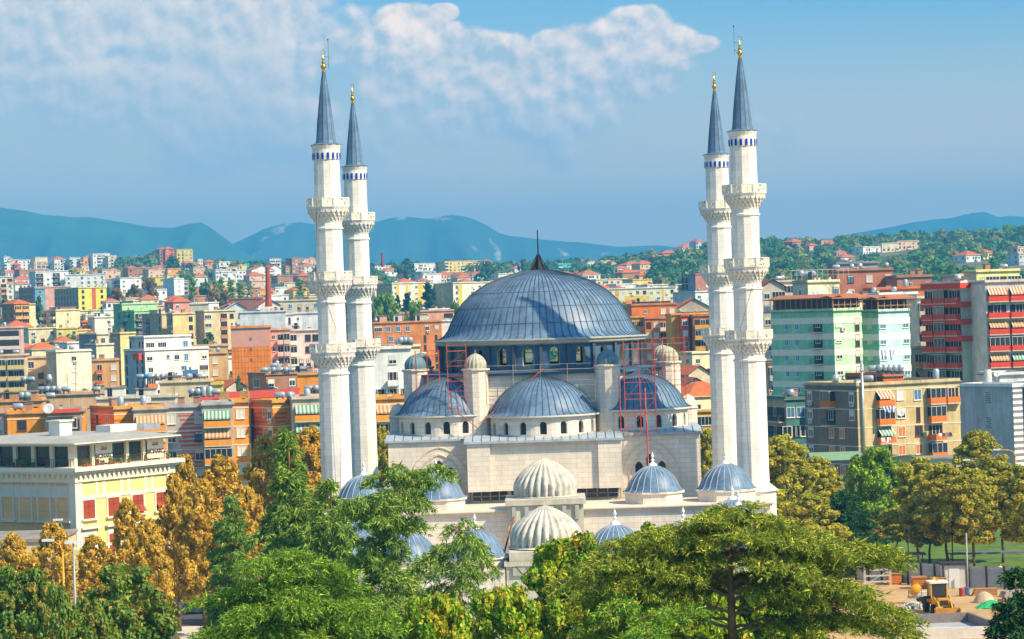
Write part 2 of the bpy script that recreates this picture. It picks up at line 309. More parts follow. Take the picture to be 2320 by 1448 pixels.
def arcwall(mb, x0, x1, z0, z1, ops, t, fn, m=0, step=99, mr=None, pointed=0, nb=7):
    """a wall with arched openings; ops = (xc, width, sill, springing)"""
    mr = m if mr is None else mr
    def q(a, b, c, d, m_): mb.face([fn(*a), fn(*b), fn(*c), fn(*d)], m_)
    def strip(a, b, lo, hi):
        n = max(1, int(math.ceil((b-a)/step)))
        for i in range(n):
            s, e = a+(b-a)*i/n, a+(b-a)*(i+1)/n
            q((s, 0, lo), (e, 0, lo), (e, 0, hi), (s, 0, hi), m); q((e, t, lo), (s, t, lo), (s, t, hi), (e, t, hi), m)
    x = x0
    for (xc, w, zb, zs) in sorted(ops):
        a, b = xc-w/2, xc+w/2; strip(x, a, z0, z1)
        if zb > z0: strip(a, b, z0, zb)
        arc = []
        for i in range(nb+1):
            th = math.pi*(1-i/nb)
            rx = math.cos(th)*w/2; rz = math.sin(th)*w/2*(1+pointed*(1-abs(math.cos(th))))
            arc.append((xc+rx, zs+rz))
        for (p, r) in zip(arc, arc[1:]):
            q((p[0], 0, p[1]), (r[0], 0, r[1]), (r[0], 0, z1), (p[0], 0, z1), m); q((r[0], t, r[1]), (p[0], t, p[1]), (p[0], t, z1), (r[0], t, z1), m)
            q((p[0], 0, p[1]), (p[0], t, p[1]), (r[0], t, r[1]), (r[0], 0, r[1]), mr)
        q((a, 0, zb), (a, t, zb), (a, t, zs), (a, 0, zs), mr); q((b, t, zb), (b, 0, zb), (b, 0, zs), (b, t, zs), mr); q((a, 0, zb), (b, 0, zb), (b, t, zb), (a, t, zb), mr)
        x = b
    strip(x, x1, z0, z1)
def archpane(w, zs, pointed=0, d=.05, nb=7):
    b = MB(); pts = [(-w/2, 0), (w/2, 0)]+[(math.cos(math.pi*i/nb)*w/2, zs+math.sin(math.pi*i/nb)*w/2*(1+pointed*(1-abs(math.cos(math.pi*i/nb))))) for i in range(nb+1)]
    b.face([(x, 0, z) for x, z in pts]); b.face([(x, d, z) for x, z in reversed(pts)])
    b.box(-.03, .03, -.03, d, .0, zs+w*.4, 1); b.box(-w/2, w/2, -.03, d, zs*.55, zs*.55+.05, 1); return b
mosque = empty('mosque', (MX, MY, 0), 0, 'large pale stone mosque with grey lead domes between four minarets, scaffolding on its walls', 'mosque')
DC = (0, 21.5)
# --- main dome
dp = [(11.75, 25.95), (11.2, 26.12), (10.7, 26.45), (10.3, 27.0), (9.95, 27.8), (9.4, 28.9), (8.6, 30.0), (7.4, 31.1), (5.9, 32.05), (4.2, 32.75), (2.2, 33.25), (.9, 33.42), (.15, 33.46)]
mb = MB(); dome(mb, DC[0], DC[1], dp, 84, .07, 84, skip=2)
for z, r in ((27.6, 10.05), (29.4, 9.06), (31.0, 7.52)): mb.lathe([(r+.0, z), (r+.035, z+.02), (r+.0, z+.04)], 84, *DC, m=1)
md = mb.build('main_dome', [LEAD, LEADS], mosque)
mb = MB()
for k in range(8): a = math.tau*k/8; mb.tube((DC[0]+1.05*math.cos(a), DC[1]+1.05*math.sin(a), 33.4), (DC[0]+.12*math.cos(a), DC[1]+.12*math.sin(a), 35.2), .05, 4)
mb.lathe([(.95, 33.42), (.75, 33.7), (.1, 35.1), (0, 35.2)], 8, *DC); mb.tube((*DC, 35.1), (*DC, 37.9), .07, 6)
mb.build('spire', BLACK, md)
mb = MB(); mb.lathe([(11.3, 25.3), (11.65, 25.45), (11.75, 25.75), (11.9, 25.8), (11.9, 25.95), (11.3, 26.02)], 84, *DC, m=0)
mb.build('cornice', mat('b9b4a4', .8, .15, .8), mosque)
# --- drum with 24 open arches
mb = MB(); Rd = 11.15; per = math.tau*Rd/24
def drumfn(x, y, z): a = -math.pi/2+x/Rd; r = Rd-y; return (DC[0]+r*math.cos(a), DC[1]+r*math.sin(a), z)
arcwall(mb, -math.pi*Rd, math.pi*Rd, 22.7, 25.35, [(-math.pi*Rd+per*(k+.5)+.0, 1.08, 23.05, 24.5) for k in range(24)], .75, drumfn, 0, .75, 1)
mb.lathe([(11.25, 22.55), (12.6, 22.35), (12.6, 22.15), (11, 22.1)], 72, *DC)
drum = mb.build('drum', [LEADD, mat('cdbd9f', .8, .1, 1)], mosque)  # dark lead is deepened in blue to carry the shade on the drum
mb = MB()
for k in range(24):
    a = -math.pi/2+math.tau*(k)/24; 
    if k == 0: b = MB(); b.box(11.1, 11.45, -.16, .16, 22.6, 25.6); bm_ = b.mesh('buttress', mat('5c6068', .7, .25, .9, metal=.2))
    link('buttress', bm_, drum, (DC[0], DC[1], 0), a)
# --- octagonal base under the drum, with turrets
octa = [(-7, 7.8), (7, 7.8), (13.7, 14.5), (13.7, 28.5), (7, 35.2), (-7, 35.2), (-13.7, 28.5), (-13.7, 14.5)]
mb = MB(); mb.prism([(x*.985, 21.5+(y-21.5)*.985) for x, y in octa], 14, 22.35); mb.prism([(x*1.02, 21.5+(y-21.5)*1.02) for x, y in octa], 22.15, 22.42, 1)
mb.build('dome_base', [STONE, LEADD], mosque)
def ribdome(mb, cx, cy, z0, R, H, fl, steps=12, amp=.09, m=0, power=.62, tipr=.04, per=4):
    n = fl*per; rows = []
    for i in range(steps+1):
        t = i/steps
        if t < .25: r = R*(.97+.03*math.sin(t/.25*math.pi/2))
        else: s = (t-.25)/.75; r = R*max(0, (1-s**1.75))**power
        r = max(r, tipr); row = []
        for k in range(n):
            a = math.tau*k/n; ph = abs(math.sin(a*fl/2)); row.append((cx+r*(1-amp+amp*1.6*ph)*math.cos(a), cy+r*(1-amp+amp*1.6*ph)*math.sin(a), z0+H*t))
        rows.append(mb.av(row))
    for a, b in zip(rows, rows[1:]):
        for k in range(n): mb.f.append((a+k, a+(k+1) % n, b+(k+1) % n, b+k)); mb.m.append(m); mb.sm.append(True)
TD = mat('b9b49e', .7, .22, 1.2, streak=1); TD_SHADED = mat('6f8a92', .7, .22, 1.2, metal=.2)  # bluer copy is for shaded turret domes, shade painted into its colour
for i, (x, y) in enumerate(octa):
    mb = MB(); mb.lathe([(1.35, 9), (1.35, 15.9), (1.35, 22.7), (1.55, 22.85), (1.55, 23.0), (1.2, 23.05)], 12, x, y, math.pi/12)
    t = mb.build('turret', STONE, mosque)
    mb = MB(); ribdome(mb, x, y, 23.05, 1.15, 1.6, 16, 9, .07); mb.tube((x, y, 24.6), (x, y, 25.0), .035, 5)
    d = mb.build('turret_dome', TD if i in (0, 2, 3) else TD_SHADED, t)
# --- semi domes: front, two diagonal front, sides
def semidome(cx, cy, ang, R, zE, name='semi_dome', nw=9, span=math.pi):
    """ang = outward direction"""
    a0, a1 = ang-span/2-.12, ang+span/2+.12
    prof = [(R+.28, zE), (R-.05, zE+.1), (R-.35, zE+.35), (R-.62, zE+.85), (R-1.0, zE+1.5), (R-1.6, zE+2.25), (R-2.5, zE+2.95), (R-3.5, zE+3.45), (R-4.5, zE+3.75), (.9, zE+3.88), (.05, zE+3.92)]
    mb = MB(); dome(mb, cx, cy, prof, 26, .06, 44, a0, a1); mb.lathe([(R-.1, zE-.25), (R+.28, zE-.15), (R+.28, zE+.01)], 44, cx, cy, 0, a0, a1, 2)
    o = mb.build(name, [LEAD, LEADS, mat('d8d2c2', .7, .1, 1)], mosque)
    mb = MB(); Rw = R-.15; half = Rw*(a1-a0)/2
    def fn(x, y, z):   # faceted
        pitch = math.radians(180/8); a = x/Rw; k = round(a/pitch); loc = a-k*pitch; rr = (Rw-y)*math.cos(pitch/2)/math.cos(loc)
        return (cx+rr*math.cos(ang+a), cy+rr*math.sin(ang+a), z)
    pitch = math.radians(180/8)*Rw
    arcwall(mb, -half, half, zE-2.25, zE-.1, [(pitch*k, .74, zE-1.95, zE-1.0) for k in range(-4, 5)], .5, fn, 0, .55, 0)
    w = mb.build('semi_dome_drum', STONE, mosque)
    for k in range(-4, 5):
        a = ang+k*math.radians(180/8); b = archpane(.74, .95, 0); q = b.build('window', [DARK, DARKBAR], w, (cx+(Rw-.42)*math.cos(a), cy+(Rw-.42)*math.sin(a), zE-1.95), a+math.pi/2)
    return o
semidome(0, 7.9, -math.pi/2, 5.85, 18.0)
semidome(-10.2, 11.2, -math.pi*.75, 5.5, 18.2); semidome(10.2, 11.2, -math.pi*.25, 5.5, 18.2)
semidome(-12.2, 21.5, math.pi, 3.9, 17.6); semidome(12.2, 21.5, 0, 3.9, 17.6)
# --- main body with front block
def lead_ledge(mb, x0, x1, y0, y1, z, dz=.5, m=0):
    mb.face([(x0, y0, z), (x1, y0, z), (x1, y1, z+dz), (x0, y1, z+dz)], m); mb.box(x0, x1, y0, y0+.06, z-.22, z, m)
    n = int((x1-x0)/.9)
    for k in range(n+1):
        x = x0+(x1-x0)*k/n; mb.tube((x, y0, z+.03), (x, y1, z+dz+.03), .035, 4, 1)
mb = MB(); mb.box(-16.4, 16.4, 5.0, 38, 0, 15.7); mb.box(-8.0, 8.0, 1.45, 6, 10.35, 15.45); mb.box(-8.0, -5.6, 1.05, 1.5, 10.35, 15.4); mb.box(5.6, 8.0, 1.05, 1.5, 10.35, 15.4)
mb.box(-7.7, 7.7, 2.6, 5.2, 0, 10.35, 1)
body = mb.build('wall', [STONE, STONE2], mosque)
mb = MB(); lead_ledge(mb, -16.7, -8.02, 4.7, 8, 15.75); lead_ledge(mb, 8.02, 16.7, 4.7, 8, 15.75); lead_ledge(mb, -8.3, 8.3, .8, 4.6, 15.55); mb.box(-16.7, 16.7, 8, 38.3, 15.9, 16.15)
mb.build('ledge_roof', [LEADL, LEADS], mosque)
for sx_ in (-1, 1):   # blind arches with three pointed windows
    cx = sx_*11.1; mb = MB(); pts = [(cx+3.1*math.cos(math.pi*i/16), 11.0+math.sin(math.pi*i/16)*3.55*(1+.1*(1-abs(math.cos(math.pi*i/16))))) for i in range(17)]
    for p, q in zip(pts, pts[1:]): mb.tube((p[0], 4.98, p[1]), (q[0], 4.98, q[1]), .09, 5)
    pts = [(cx+2.15*math.cos(math.pi*i/14), 11.5+math.sin(math.pi*i/14)*2.15*(1+.25*(1-abs(math.cos(math.pi*i/14))))) for i in range(15)]
    for p, q in zip(pts, pts[1:]): mb.tube((p[0], 4.98, p[1]), (q[0], 4.98, q[1]), .13, 5)
    for q in (-1, 1): mb.tube((cx+q*3.1, 4.98, 11), (cx+q*3.1, 4.98, 9.1), .09, 5); mb.tube((cx+q*2.15, 4.98, 11.5), (cx+q*2.15, 4.98, 9.1), .13, 5)
    mb.build('arch_moulding', STONE2, mosque)
    for dx, z, h in ((-1.2, 11.35, .85), (0, 11.6, 1.35), (1.2, 11.35, .85)):
        archpane(.82, h, .5).build('window', [DARK, DARKBAR], mosque, (cx+dx, 4.93, z))
        f = MB(); f.tube((-.45, 0, 0), (-.45, 0, h), .06, 4); f.tube((.45, 0, 0), (.45, 0, h), .06, 4); f.tube((-.5, 0, -.03), (.5, 0, -.03), .07, 4); f.build('window_frame', STONE, mosque, (cx+dx, 4.93, z))
for x0, x1 in ((-7.6, -3.9), (-3.6, -.2), (3.2, 7.6)):   # strip windows below the front block
    mb = MB(); mb.box(x0, x1, 2.5, 2.56, 9.35, 10.3, 0); n = 4
    for k in range(n+1): x = x0+(x1-x0)*k/n; mb.box(x-.05, x+.05, 2.42, 2.5, 9.35, 10.3, 1)
    mb.box(x0, x1, 2.42, 2.5, 9.75, 9.82, 1); mb.build('window', [DARK, CONC2], mosque)
for x, y in ((16.0, 20), (-16.0, 20)):
    mb = MB(); mb.lathe([(1.0, 16), (1.0, 17.6), (1.15, 17.7), (1.0, 17.8), (.95, 18.3), (.6, 18.9), (.05, 19.2)], 16, x, y, sm=False); mb.build('cupola', STONE, mosque)

# --- courtyard galleries with small domes (same stone complex, lower)
court = empty('courtyard_arcade', (MX, MY, 0), 0, 'low stone courtyard gallery with small grey lead domes and white finials before the mosque', 'arcade')
SD = [(3.15, 0), (2.9, .1), (2.7, .35), (2.5, .8), (2.2, 1.35), (1.75, 1.85), (1.2, 2.25), (.6, 2.5), (.3, 2.58)]
def finial(x, y, z, parent, m=WHITE, s=1.0):
    mb = MB(); mb.lathe([(r*s, z+h*s) for r, h in ((.48, -.12), (.42, .1), (.2, .28), (.08, .34), (.1, .4), (.2, .5), (.2, .56), (.07, .68), (.06, .74), (.14, .86), (.17, .96), (.1, 1.08), (.03, 1.3), (.0, 1.38))], 10, x, y, sm=True)
    return mb.build('finial', m, parent)
def smalldome(x, y, z, s=1.0, base=True):
    mb = MB(); dome(mb, x, y, [(r*s, z+h*s) for r, h in SD], 22, .05, 32); o = mb.build('small_dome', [LEAD, LEADL], court)
    if base: mb = MB(); mb.lathe([(3.1*s, z-1.2), (3.1*s, z-.25), (3.35*s, z-.15), (3.35*s, z+.02), (2.9*s, z+.02)], 8, x, y, math.pi/8); mb.build('dome_base', STONE, o)
    finial(x, y, z+2.6*s, o); return o
mb = MB(); mb.box(-22.4, 22.4, -9.4, 1.4, 0, 8.75, 0); mb.box(-22.6, 22.6, -9.65, 1.4, 8.75, 9.02, 1); mb.box(-22.8, 22.8, -9.85, 1.4, 8.98, 9.1, 1)
mb.box(15.2, 22.4, -35.3, -9.4, 0, 6.0, 0); mb.box(15.0, 22.6, -35.2, -9.7, 6.0, 6.25, 1); mb.box(-22.4, -15.2, -35.3, -9.4, 0, 6.0, 0); mb.box(-22.6, -15.0, -35.2, -9.7, 6.0, 6.25, 1)
mb.box(-22.4, -3.7, -42, -35.4, 0, 6.0, 0); mb.box(3.7, 22.4, -42, -35.4, 0, 6.0, 0); mb.box(-22.6, -3.7, -42.25, -35.3, 6.01, 6.24, 1); mb.box(3.7, 22.6, -42.25, -35.3, 6.01, 6.24, 1)
mb.build('wall', [STONE, STONE2], court)
for x in (-18.4, -11.1, 11.0, 18.4): smalldome(x, -4.1, 10.25)
for y in (-13, -21.6, -30.1, -38.6): smalldome(18.4, y, 7.2); smalldome(-18.4, y, 7.2)
for x in (-12.4, -6.35, 6.2, 12.3): smalldome(x, -38.4, 7.2, .95)
# --- rear ribbed dome on its block
mb = MB(); mb.box(-3.75, 3.75, -11.5, -4, 6, 9.7, 0); mb.box(-4, 4, -11.8, -3.8, 9.7, 10.25, 0)
for k in range(6): mb.box(-3.35+1.25*k, -2.95+1.25*k, -11.75, -11.5, 8.2, 9.6, 1)
o = mb.build('dome_block', [CONC, CONC2], court); mb = MB(); ribdome(mb, 0, -7.3, 10.25, 3.05, 3.85, 26, 18, .1, power=.78); mb.lathe([(3.2, 10.2), (3.3, 10.3), (3.05, 10.42)], 40, 0, -7.3); mb.build('ribbed_dome', mat('cac3b4', .8, .34, 1.1, streak=1, key='ribd'), o)
gate = empty('entrance_gate', (MX, MY, 0), 0, 'tall bare concrete gate tower topped by the nearer fluted concrete dome', 'gate')
mb = MB(); mb.box(-3.5, 3.5, -41.9, -33.6, 0, 6.9, 0); mb.box(-3.75, 3.75, -42.1, -33.4, 6.5, 6.9, 0); mb.box(-3.3, 3.3, -41.7, -33.8, 6.9, 7.7, 0); mb.box(-3.0, -1.9, -42.12, -41.9, 5.7, 6.4, 1)
for k in range(5):
    for j in range(3): mb.tube((-2.6+1.2*k, -41.9, 1.2+1.6*j), (-2.8+1.2*k, -42.5, 1.0+1.6*j), .04, 4, 1)
mb.build('tower', [CONC, CONC2], gate)
mb = MB(); ribdome(mb, 0, -37.4, 7.75, 3.1, 3.75, 26, 18, .1, power=.78); mb.lathe([(3.2, 7.68), (3.5, 7.8), (3.1, 7.95)], 40, 0, -37.4); mb.build('ribbed_dome', MATS['ribd'], gate)
b = MB(); b.tube((-3.9, -37, 7.0), (-2.9, -33, 10.2), .09, 4); tag(b.build('timber_prop', mat('8a5a35', .8, .2, 2), None, (MX, MY, 0)), 'brown timber plank leaning beside the nearer fluted dome', 'plank')

# ================================================================== minarets
def lattice_mat():
    m = bpy.data.materials.new('lattice'); m.use_nodes = True; t = m.node_tree; n = t.nodes; l = t.links; b = n['Principled BSDF']; b.inputs['Base Color'].default_value = lin('e9dcc2')+[1]; b.inputs['Roughness'].default_value = .8
    tcn = n.new('ShaderNodeTexCoord'); q = n.new('ShaderNodeTexVoronoi'); q.inputs['Scale'].default_value = 3.4; l.new(tcn.outputs['Object'], q.inputs['Vector'])
    r = n.new('ShaderNodeMath'); r.operation = 'GREATER_THAN'; l.new(q.outputs['Distance'], r.inputs[0]); r.inputs[1].default_value = .42
    tr = n.new('ShaderNodeBsdfTransparent'); mx = n.new('ShaderNodeMixShader'); l.new(r.outputs[0], mx.inputs[0]); l.new(tr.outputs[0], mx.inputs[1]); l.new(b.outputs[0], mx.inputs[2]); l.new(mx.outputs[0], n['Material Output'].inputs[0]); return m
LATT = lattice_mat()
PH = math.pi/12+.09
def balcony_mb(zt, R, r_in):
    """parapet with pierced panels, floor slab and tiers of stalactites"""
    mb = MB(); n = 12; c = math.cos(math.pi/n)
    mb.lathe([(R, zt-1.0), (R+.05, zt-.95), (R+.05, zt-.85), (R-.1, zt-.84)], n, ph=PH); mb.lathe([(R-.12, zt-.1), (R+.04, zt-.1), (R+.04, zt), (R-.12, zt)], n, ph=PH)
    mb.lathe([(R, zt-1.0), (R-.12, zt-1.25), (r_in, zt-1.25)], n, ph=PH); mb.lathe([(r_in, zt-.86), (R, zt-.86)], n, ph=PH)
    for k in range(n):
        a = PH+math.tau*k/n; mb.tube((R*math.cos(a), R*math.sin(a), zt-.9), (R*math.cos(a), R*math.sin(a), zt), .09, 4)
    # four tiers of little hanging niches
    for t, (ro, ri, zz, hh, cnt) in enumerate(((R-.08, R-.4, zt-1.25, .42, 24), (R-.34, R-.62, zt-1.58, .42, 24), (R-.56, R-.8, zt-1.92, .4, 24), (R-.75, r_in-.02, zt-2.22, .4, 24))):
        mb.lathe([(max(r_in, ri), zz-hh+.08), (ro-.12, zz)], 24, ph=PH)
        for k in range(cnt):
            a = PH+math.tau*(k+.5*(t % 2))/cnt; w = math.pi*ro/cnt*.92; ux, uy = math.cos(a), math.sin(a)
            def P(rad, tang, z): return (rad*ux-tang*uy, rad*uy+tang*ux, z)
            i = mb.av([P(ro, -w, zz), P(ro, w, zz), P(ro-.02, w*.75, zz-hh*.5), P(ro-.02, -w*.75, zz-hh*.5), P(ro-.16, 0, zz-hh*1.15), P(ri-.1, w, zz), P(ri-.1, -w, zz)])
            for f in ((i+3, i+2, i+1, i), (i+4, i+2, i+3), (i+2, i+4, i+5, i+1), (i+4, i+3, i, i+6), (i+6, i+5, i+4)): mb.f.append(f); mb.m.append(0); mb.sm.append(False)
    return mb
def make_minaret():
    o = empty('minaret', (0, 0, 0))
    mb = MB(); segs = [(1.68, 0), (1.62, 14), (1.6, 23.4)]
    mb.lathe([(1.72, 0), (1.64, 12), (1.6, 23.0), (1.74, 23.05), (1.74, 23.2), (1.56, 23.3), (1.53, 24.3), (1.6, 26.1), (1.6, 25.4), (1.5, 25.5), (1.47, 30.4), (1.6, 30.45), (1.6, 30.6), (1.46, 30.7), (1.44, 33.8), (1.44, 33), (1.43, 38.0), (1.56, 38.05), (1.56, 38.2), (1.42, 38.3), (1.4, 41.3), (1.36, 45.0), (1.36, 45.9), (1.42, 46.0)], 12, ph=PH)
    mb.lathe([(1.42, 45.2), (1.42, 46.3), (1.55, 46.62), (1.6, 46.72)], 24, ph=PH)
    sh = mb.build('shaft', MIN, o)
    for zt, R, ri in ((26.27, 2.42, 1.58), (33.68, 2.3, 1.48), (41.26, 2.24, 1.42)):
        b = balcony_mb(zt, R, ri).build('balcony', MIN, o)
        p = MB(); n = 12
        for k in range(n):
            a0, a1 = PH+math.tau*k/n, PH+math.tau*(k+1)/n; p0 = Vector((R*math.cos(a0), R*math.sin(a0), 0)); p1 = Vector((R*math.cos(a1), R*math.sin(a1), 0))
            for s, e in ((.06, .94),):
                A = p0.lerp(p1, s); B = p0.lerp(p1, e); p.face([(A.x, A.y, zt-.86), (B.x, B.y, zt-.86), (B.x, B.y, zt-.08), (A.x, A.y, zt-.08)])
                for q in (0.06, .5, .94): C_ = p0.lerp(p1, q); p.tube((C_.x, C_.y, zt-.86), (C_.x, C_.y, zt-.08), .045, 4, 1)
        p.build('parapet', [LATT, MIN], b)
    mb = MB(); mb.lathe([(1.62, 46.7), (1.66, 46.78), (1.1, 46.95), (1.02, 47.2), (.86, 49.0), (.62, 51.0), (.36, 53.0), (.14, 54.35), (.0, 54.4)], 12, ph=PH)
    for k in range(12):
        a = PH+math.tau*k/12; mb.path([(r*math.cos(a), r*math.sin(a), z) for r, z in ((1.1, 46.95), (1.02, 47.2), (.86, 49), (.62, 51), (.36, 53), (.14, 54.35))], .025, 4, 1)
    cr = mb.build('cone_roof', [LEAD, LEADD], o)
    mb = MB(); mb.lathe([(r, 54.2+h) for r, h in ((.16, 0), (.2, .15), (.1, .3), (.22, .5), (.3, .65), (.22, .8), (.08, .9), (.16, 1.02), (.2, 1.12), (.08, 1.25), (.13, 1.38), (.14, 1.46), (.05, 1.6), (.04, 1.95), (0, 1.98))], 12, sm=True)
    for i in range(11):
        a = math.radians(120+ 300*i/10-0); b2 = math.radians(120+300*(i+1)/10); c0 = (.2*math.cos(a), 0, 56.35+.2*math.sin(a))
        a = math.radians(-240+300*i/11+90+15); b2 = math.radians(-240+300*(i+1)/11+90+15); mb.tube((.22*math.cos(a), 0, 56.36+.22*math.sin(a)), (.22*math.cos(b2), 0, 56.36+.22*math.sin(b2)), .045-.003*abs(i-5), 4)
    mb.build('finial', GOLD, cr)
    pane = archpane(.26, .56).mesh('window', [BLUE, BLUE])
    for k in range(16):
        a = math.tau*(k+.5)/16; link('window', pane, o, (1.45*math.cos(a), 1.45*math.sin(a), 45.25), a+math.pi/2)
    return o
# windows face outwards: their local -y points away from the shaft
def copy_tree(o, parent=None):
    c = o.copy(); col.objects.link(c); c.parent = parent
    for ch in list(o.children): copy_tree(ch, c)
    return c
m0 = make_minaret()
ML = ['tall white minaret nearest on the left, its shaft rising out of the tall dark cedar', 'slightly farther white minaret just right of the nearest left one, its top lower', 'tall white minaret nearest on the right, its cone tip highest of all in the picture', 'farther white minaret just left of the nearest right one, partly hidden by it']
mins = [m0]+[copy_tree(m0) for _ in range(3)]
for i, (x, y) in enumerate(((-21.5, 0), (-21.5, 43), (21.5, 0), (21.5, 43))):
    o = mins[i]; o.location = (MX+x, MY+y, 0); tag(o, ML[i], 'minaret', 'four minarets at the corners of the mosque')
    if y == 0:   # lightning rod beside the finial
        s = 1 if x < 0 else -1; b = MB(); b.tube((.55*s, 0, 54.6), (.55*s, 0, 57.6), .02, 4); b.tube((0, 0, 55.9), (.62*s, 0, 55.9), .02, 4); b.tube((0, 0, 55.1), (.62*s, 0, 55.1), .02, 4); b.tube((.55*s, 0, 57.55), (.55*s, 0, 57.7), .07, 5)
        b.build('lightning_rod', BLACK, o)
        b = MB(); b.path([(1.0*s, -2.3, 26.5), (1.3*s*-1, -2.5, 33.7)], .025, 4); b.path([(-1.3*s, -2.5, 33.7), (-.9*s, -2.5, 41)], .02, 4); b.path([(1.0*s, -2.3, 26.5), (.4*s, -1.8, 9)], .02, 4); b.build('cable', BLACK, o)
for x in (-21.5, 21.5):
    mb = MB(); mb.lathe([(2.3, 0), (2.3, 9.6), (2.6, 9.7), (1.7, 10.4)], 12, MX+x, MY, PH); tag(mb.build('minaret_plinth', MIN), 'broad stone plinth ring around the foot of the %s near minaret' % ('left' if x < 0 else 'right'), 'plinth')

# ================================================================== scaffolding
REDP = mat('cf5a40', .6, .2, 3); GREYP = mat('b7a79c', .6, .2, 3)
def scaffold(x0, x1, y0, y1, z0, z1, nx, lift, m, label, rails=True, brace=True, yb=1):
    b = MB(); r = .03; xs = [x0+(x1-x0)*k/nx for k in range(nx+1)]; ys = [y0, y1]; zs = []; z = z0
    while z <= z1+.01: zs.append(z); z += lift
    for x in xs:
        for y in ys: b.tube((x, y, z0), (x, y, z1+.5), r, 4)
        for zz in zs: b.tube((x, y0, zz), (x, y1, zz), r*.7, 4)
    for y in ys:
        for zz in zs:
            b.tube((x0, y, zz), (x1, y, zz), r*.75, 4)
            if rails: b.tube((x0, y, zz+.55), (x1, y, zz+.55), r*.55, 4)
    if brace:
        for i, (a, c) in enumerate(zip(zs, zs[1:])):
            k = i % nx; b.tube((xs[k], y0, a), (xs[k+1], y0, c), r*.6, 4)
    b.box(x0, x1, y0+.1, y1-.1, zs[-1]-.05, zs[-1], 1)
    o = b.build('scaffold', [m, mat('a98a66', .9, .2, 1)], None, (MX, MY, 0)); tag(o, label, 'scaffold', 'scaffolds around the dome base'); return o
scaffold(8.6, 11.8, 2.5, 3.9, 15.9, 25.0, 2, 1.75, REDP, 'tall red pipe scaffold standing before the right hand side semi-dome')
scaffold(-13.4, -10.9, 8.4, 9.6, 16.5, 24.6, 2, 2.0, REDP, 'dark red scaffold by the leftmost visible turret', brace=False)
scaffold(-9.9, -7.9, 5.2, 6.2, 18.6, 25.2, 1, 1.6, REDP, 'narrow red scaffold tower over the shaded left semi-dome')
scaffold(-5.9, 5.6, 7.0, 7.5, 19.2, 22.8, 4, 1.75, GREYP, 'long pale pipe scaffold on the wall above the front semi-dome', brace=False)
scaffold(11.9, 15.4, 10.5, 12, 19, 25.2, 3, 1.5, REDP, 'red scaffold in front of the rightmost turret and drum')
b = MB(); b.tube((8.1, 3.8, 15.9), (8.1, 3.8, 22), .07, 5); b.tube((10.75, -.5, 9.1), (10.75, 4.2, 20.5), .07, 5); b.tube((10.75, 1.2, 8.9), (10.75, 1.2, 17), .07, 5)
tag(b.build('hoist_pipe', REDP, None, (MX, MY, 0)), 'thin vertical red pipes running down the right wing wall', 'pipe')
b = MB(); b.tube((6.2, 6.9, 16.6), (6.0, 7.2, 22.6), .07, 4); b.tube((-9.5, 5, 19), (-6.9, 5, 16.8), .06, 4); b.tube((-6.8, 5.5, 17.2), (.2, 7.0, 22.8), .05, 4)
tag(b.build('loose_pole', REDP, None, (MX, MY, 0)), 'red poles leaning against the wall between the front turrets', 'pole')
# ================================================================== city buildings
FR = mat('e8e4da', .6, .08, 3); FRB = mat('7a4a32', .6, .15, 3); GL = mat('2a3440', .18, .3, 1.5, spec=.8, key='glass'); GLB = mat('4f7fa0', .2, .2, 1.5, spec=.7, key='glassb'); SHUT = mat('d9d6cc', .7, .08, 3); SHO = mat('e07a28', .7, .1, 3); SHB = mat('3f86b8', .6, .1, 3); SHR = mat('a2452c', .7, .1, 3)
ROOFC = mat('9a8f84', .95, .3, .6); TILE = mat('cd6c38', .85, .22, .8, bump=.4, key='tile'); TILE2 = mat('a9573a', .85, .25, .8, bump=.4, key='tile2'); STL = mat('b9bec2', .4, .15, 2, metal=.4, key='tank'); STB = mat('2f7fc0', .5, .1, 2); ACM = mat('dfdcd2', .6, .08, 3)
WD = {'w': (1.25, 1.45, .95, FR, GL, .25), 'W': (1.25, 1.45, .95, FR, GL, 0), 's': (1.25, 1.45, .95, FR, SHUT, 1), 'o': (1.25, 1.45, .95, FR, SHO, 1), 'n': (.7, 1.0, 1.2, FR, GL, 0), 'd': (2.3, 1.5, .95, FR, GL, .2), 'B': (1.3, 1.6, .8, FR, GLB, 0), 'k': (.6, 2.1, .3, FRB, GL, 0), 'm': (1.3, 1.5, .9, FRB, GL, .0), 't': (.9, 2.1, .15, FRB, GL, .5), 'S': (1.0, 1.7, .6, FR, SHB, 1), 'D': (3.0, 1.7, .8, FR, GL, 0), '1': (1.25, 1.45, .95, FR, GL, .6), '2': (1.25, 1.45, .95, FRB, GLB, .15), '3': (1.1, 1.3, 1.0, FR, GL, .8), '4': (1.5, 1.45, .95, FR, GL, .4)}
_wc = {}
def window_mesh(ch, dk=0):
    k = (ch, dk)
    if k in _wc: return _wc[k]
    w, h, z, fm, gm, sh = WD[ch]; b = MB(); f = .09
    b.box(-w/2, w/2, -.03, .02, z, z+h, 1)
    for x0, x1, z0, z1 in ((-w/2-f, -w/2, z-f, z+h+f), (w/2, w/2+f, z-f, z+h+f), (-w/2, w/2, z-f, z), (-w/2, w/2, z+h, z+h+f), (-.035, .035, z, z+h)): b.box(x0, x1, -.08, .02, z0, z1, 0)
    if w > 2:
        for x in (-w/4, w/4): b.box(x-.03, x+.03, -.07, .02, z, z+h, 0)
    b.box(-w/2-.15, w/2+.15, -.18, .0, z-f-.07, z-f, 0)
    if 0 < sh < 1: b.box(-w/2, w/2, -.065, -.03, z+h*(1-sh), z+h, 2)
    m = b.mesh('window', [fm, gm, SHUT]); _wc[k] = m; return m
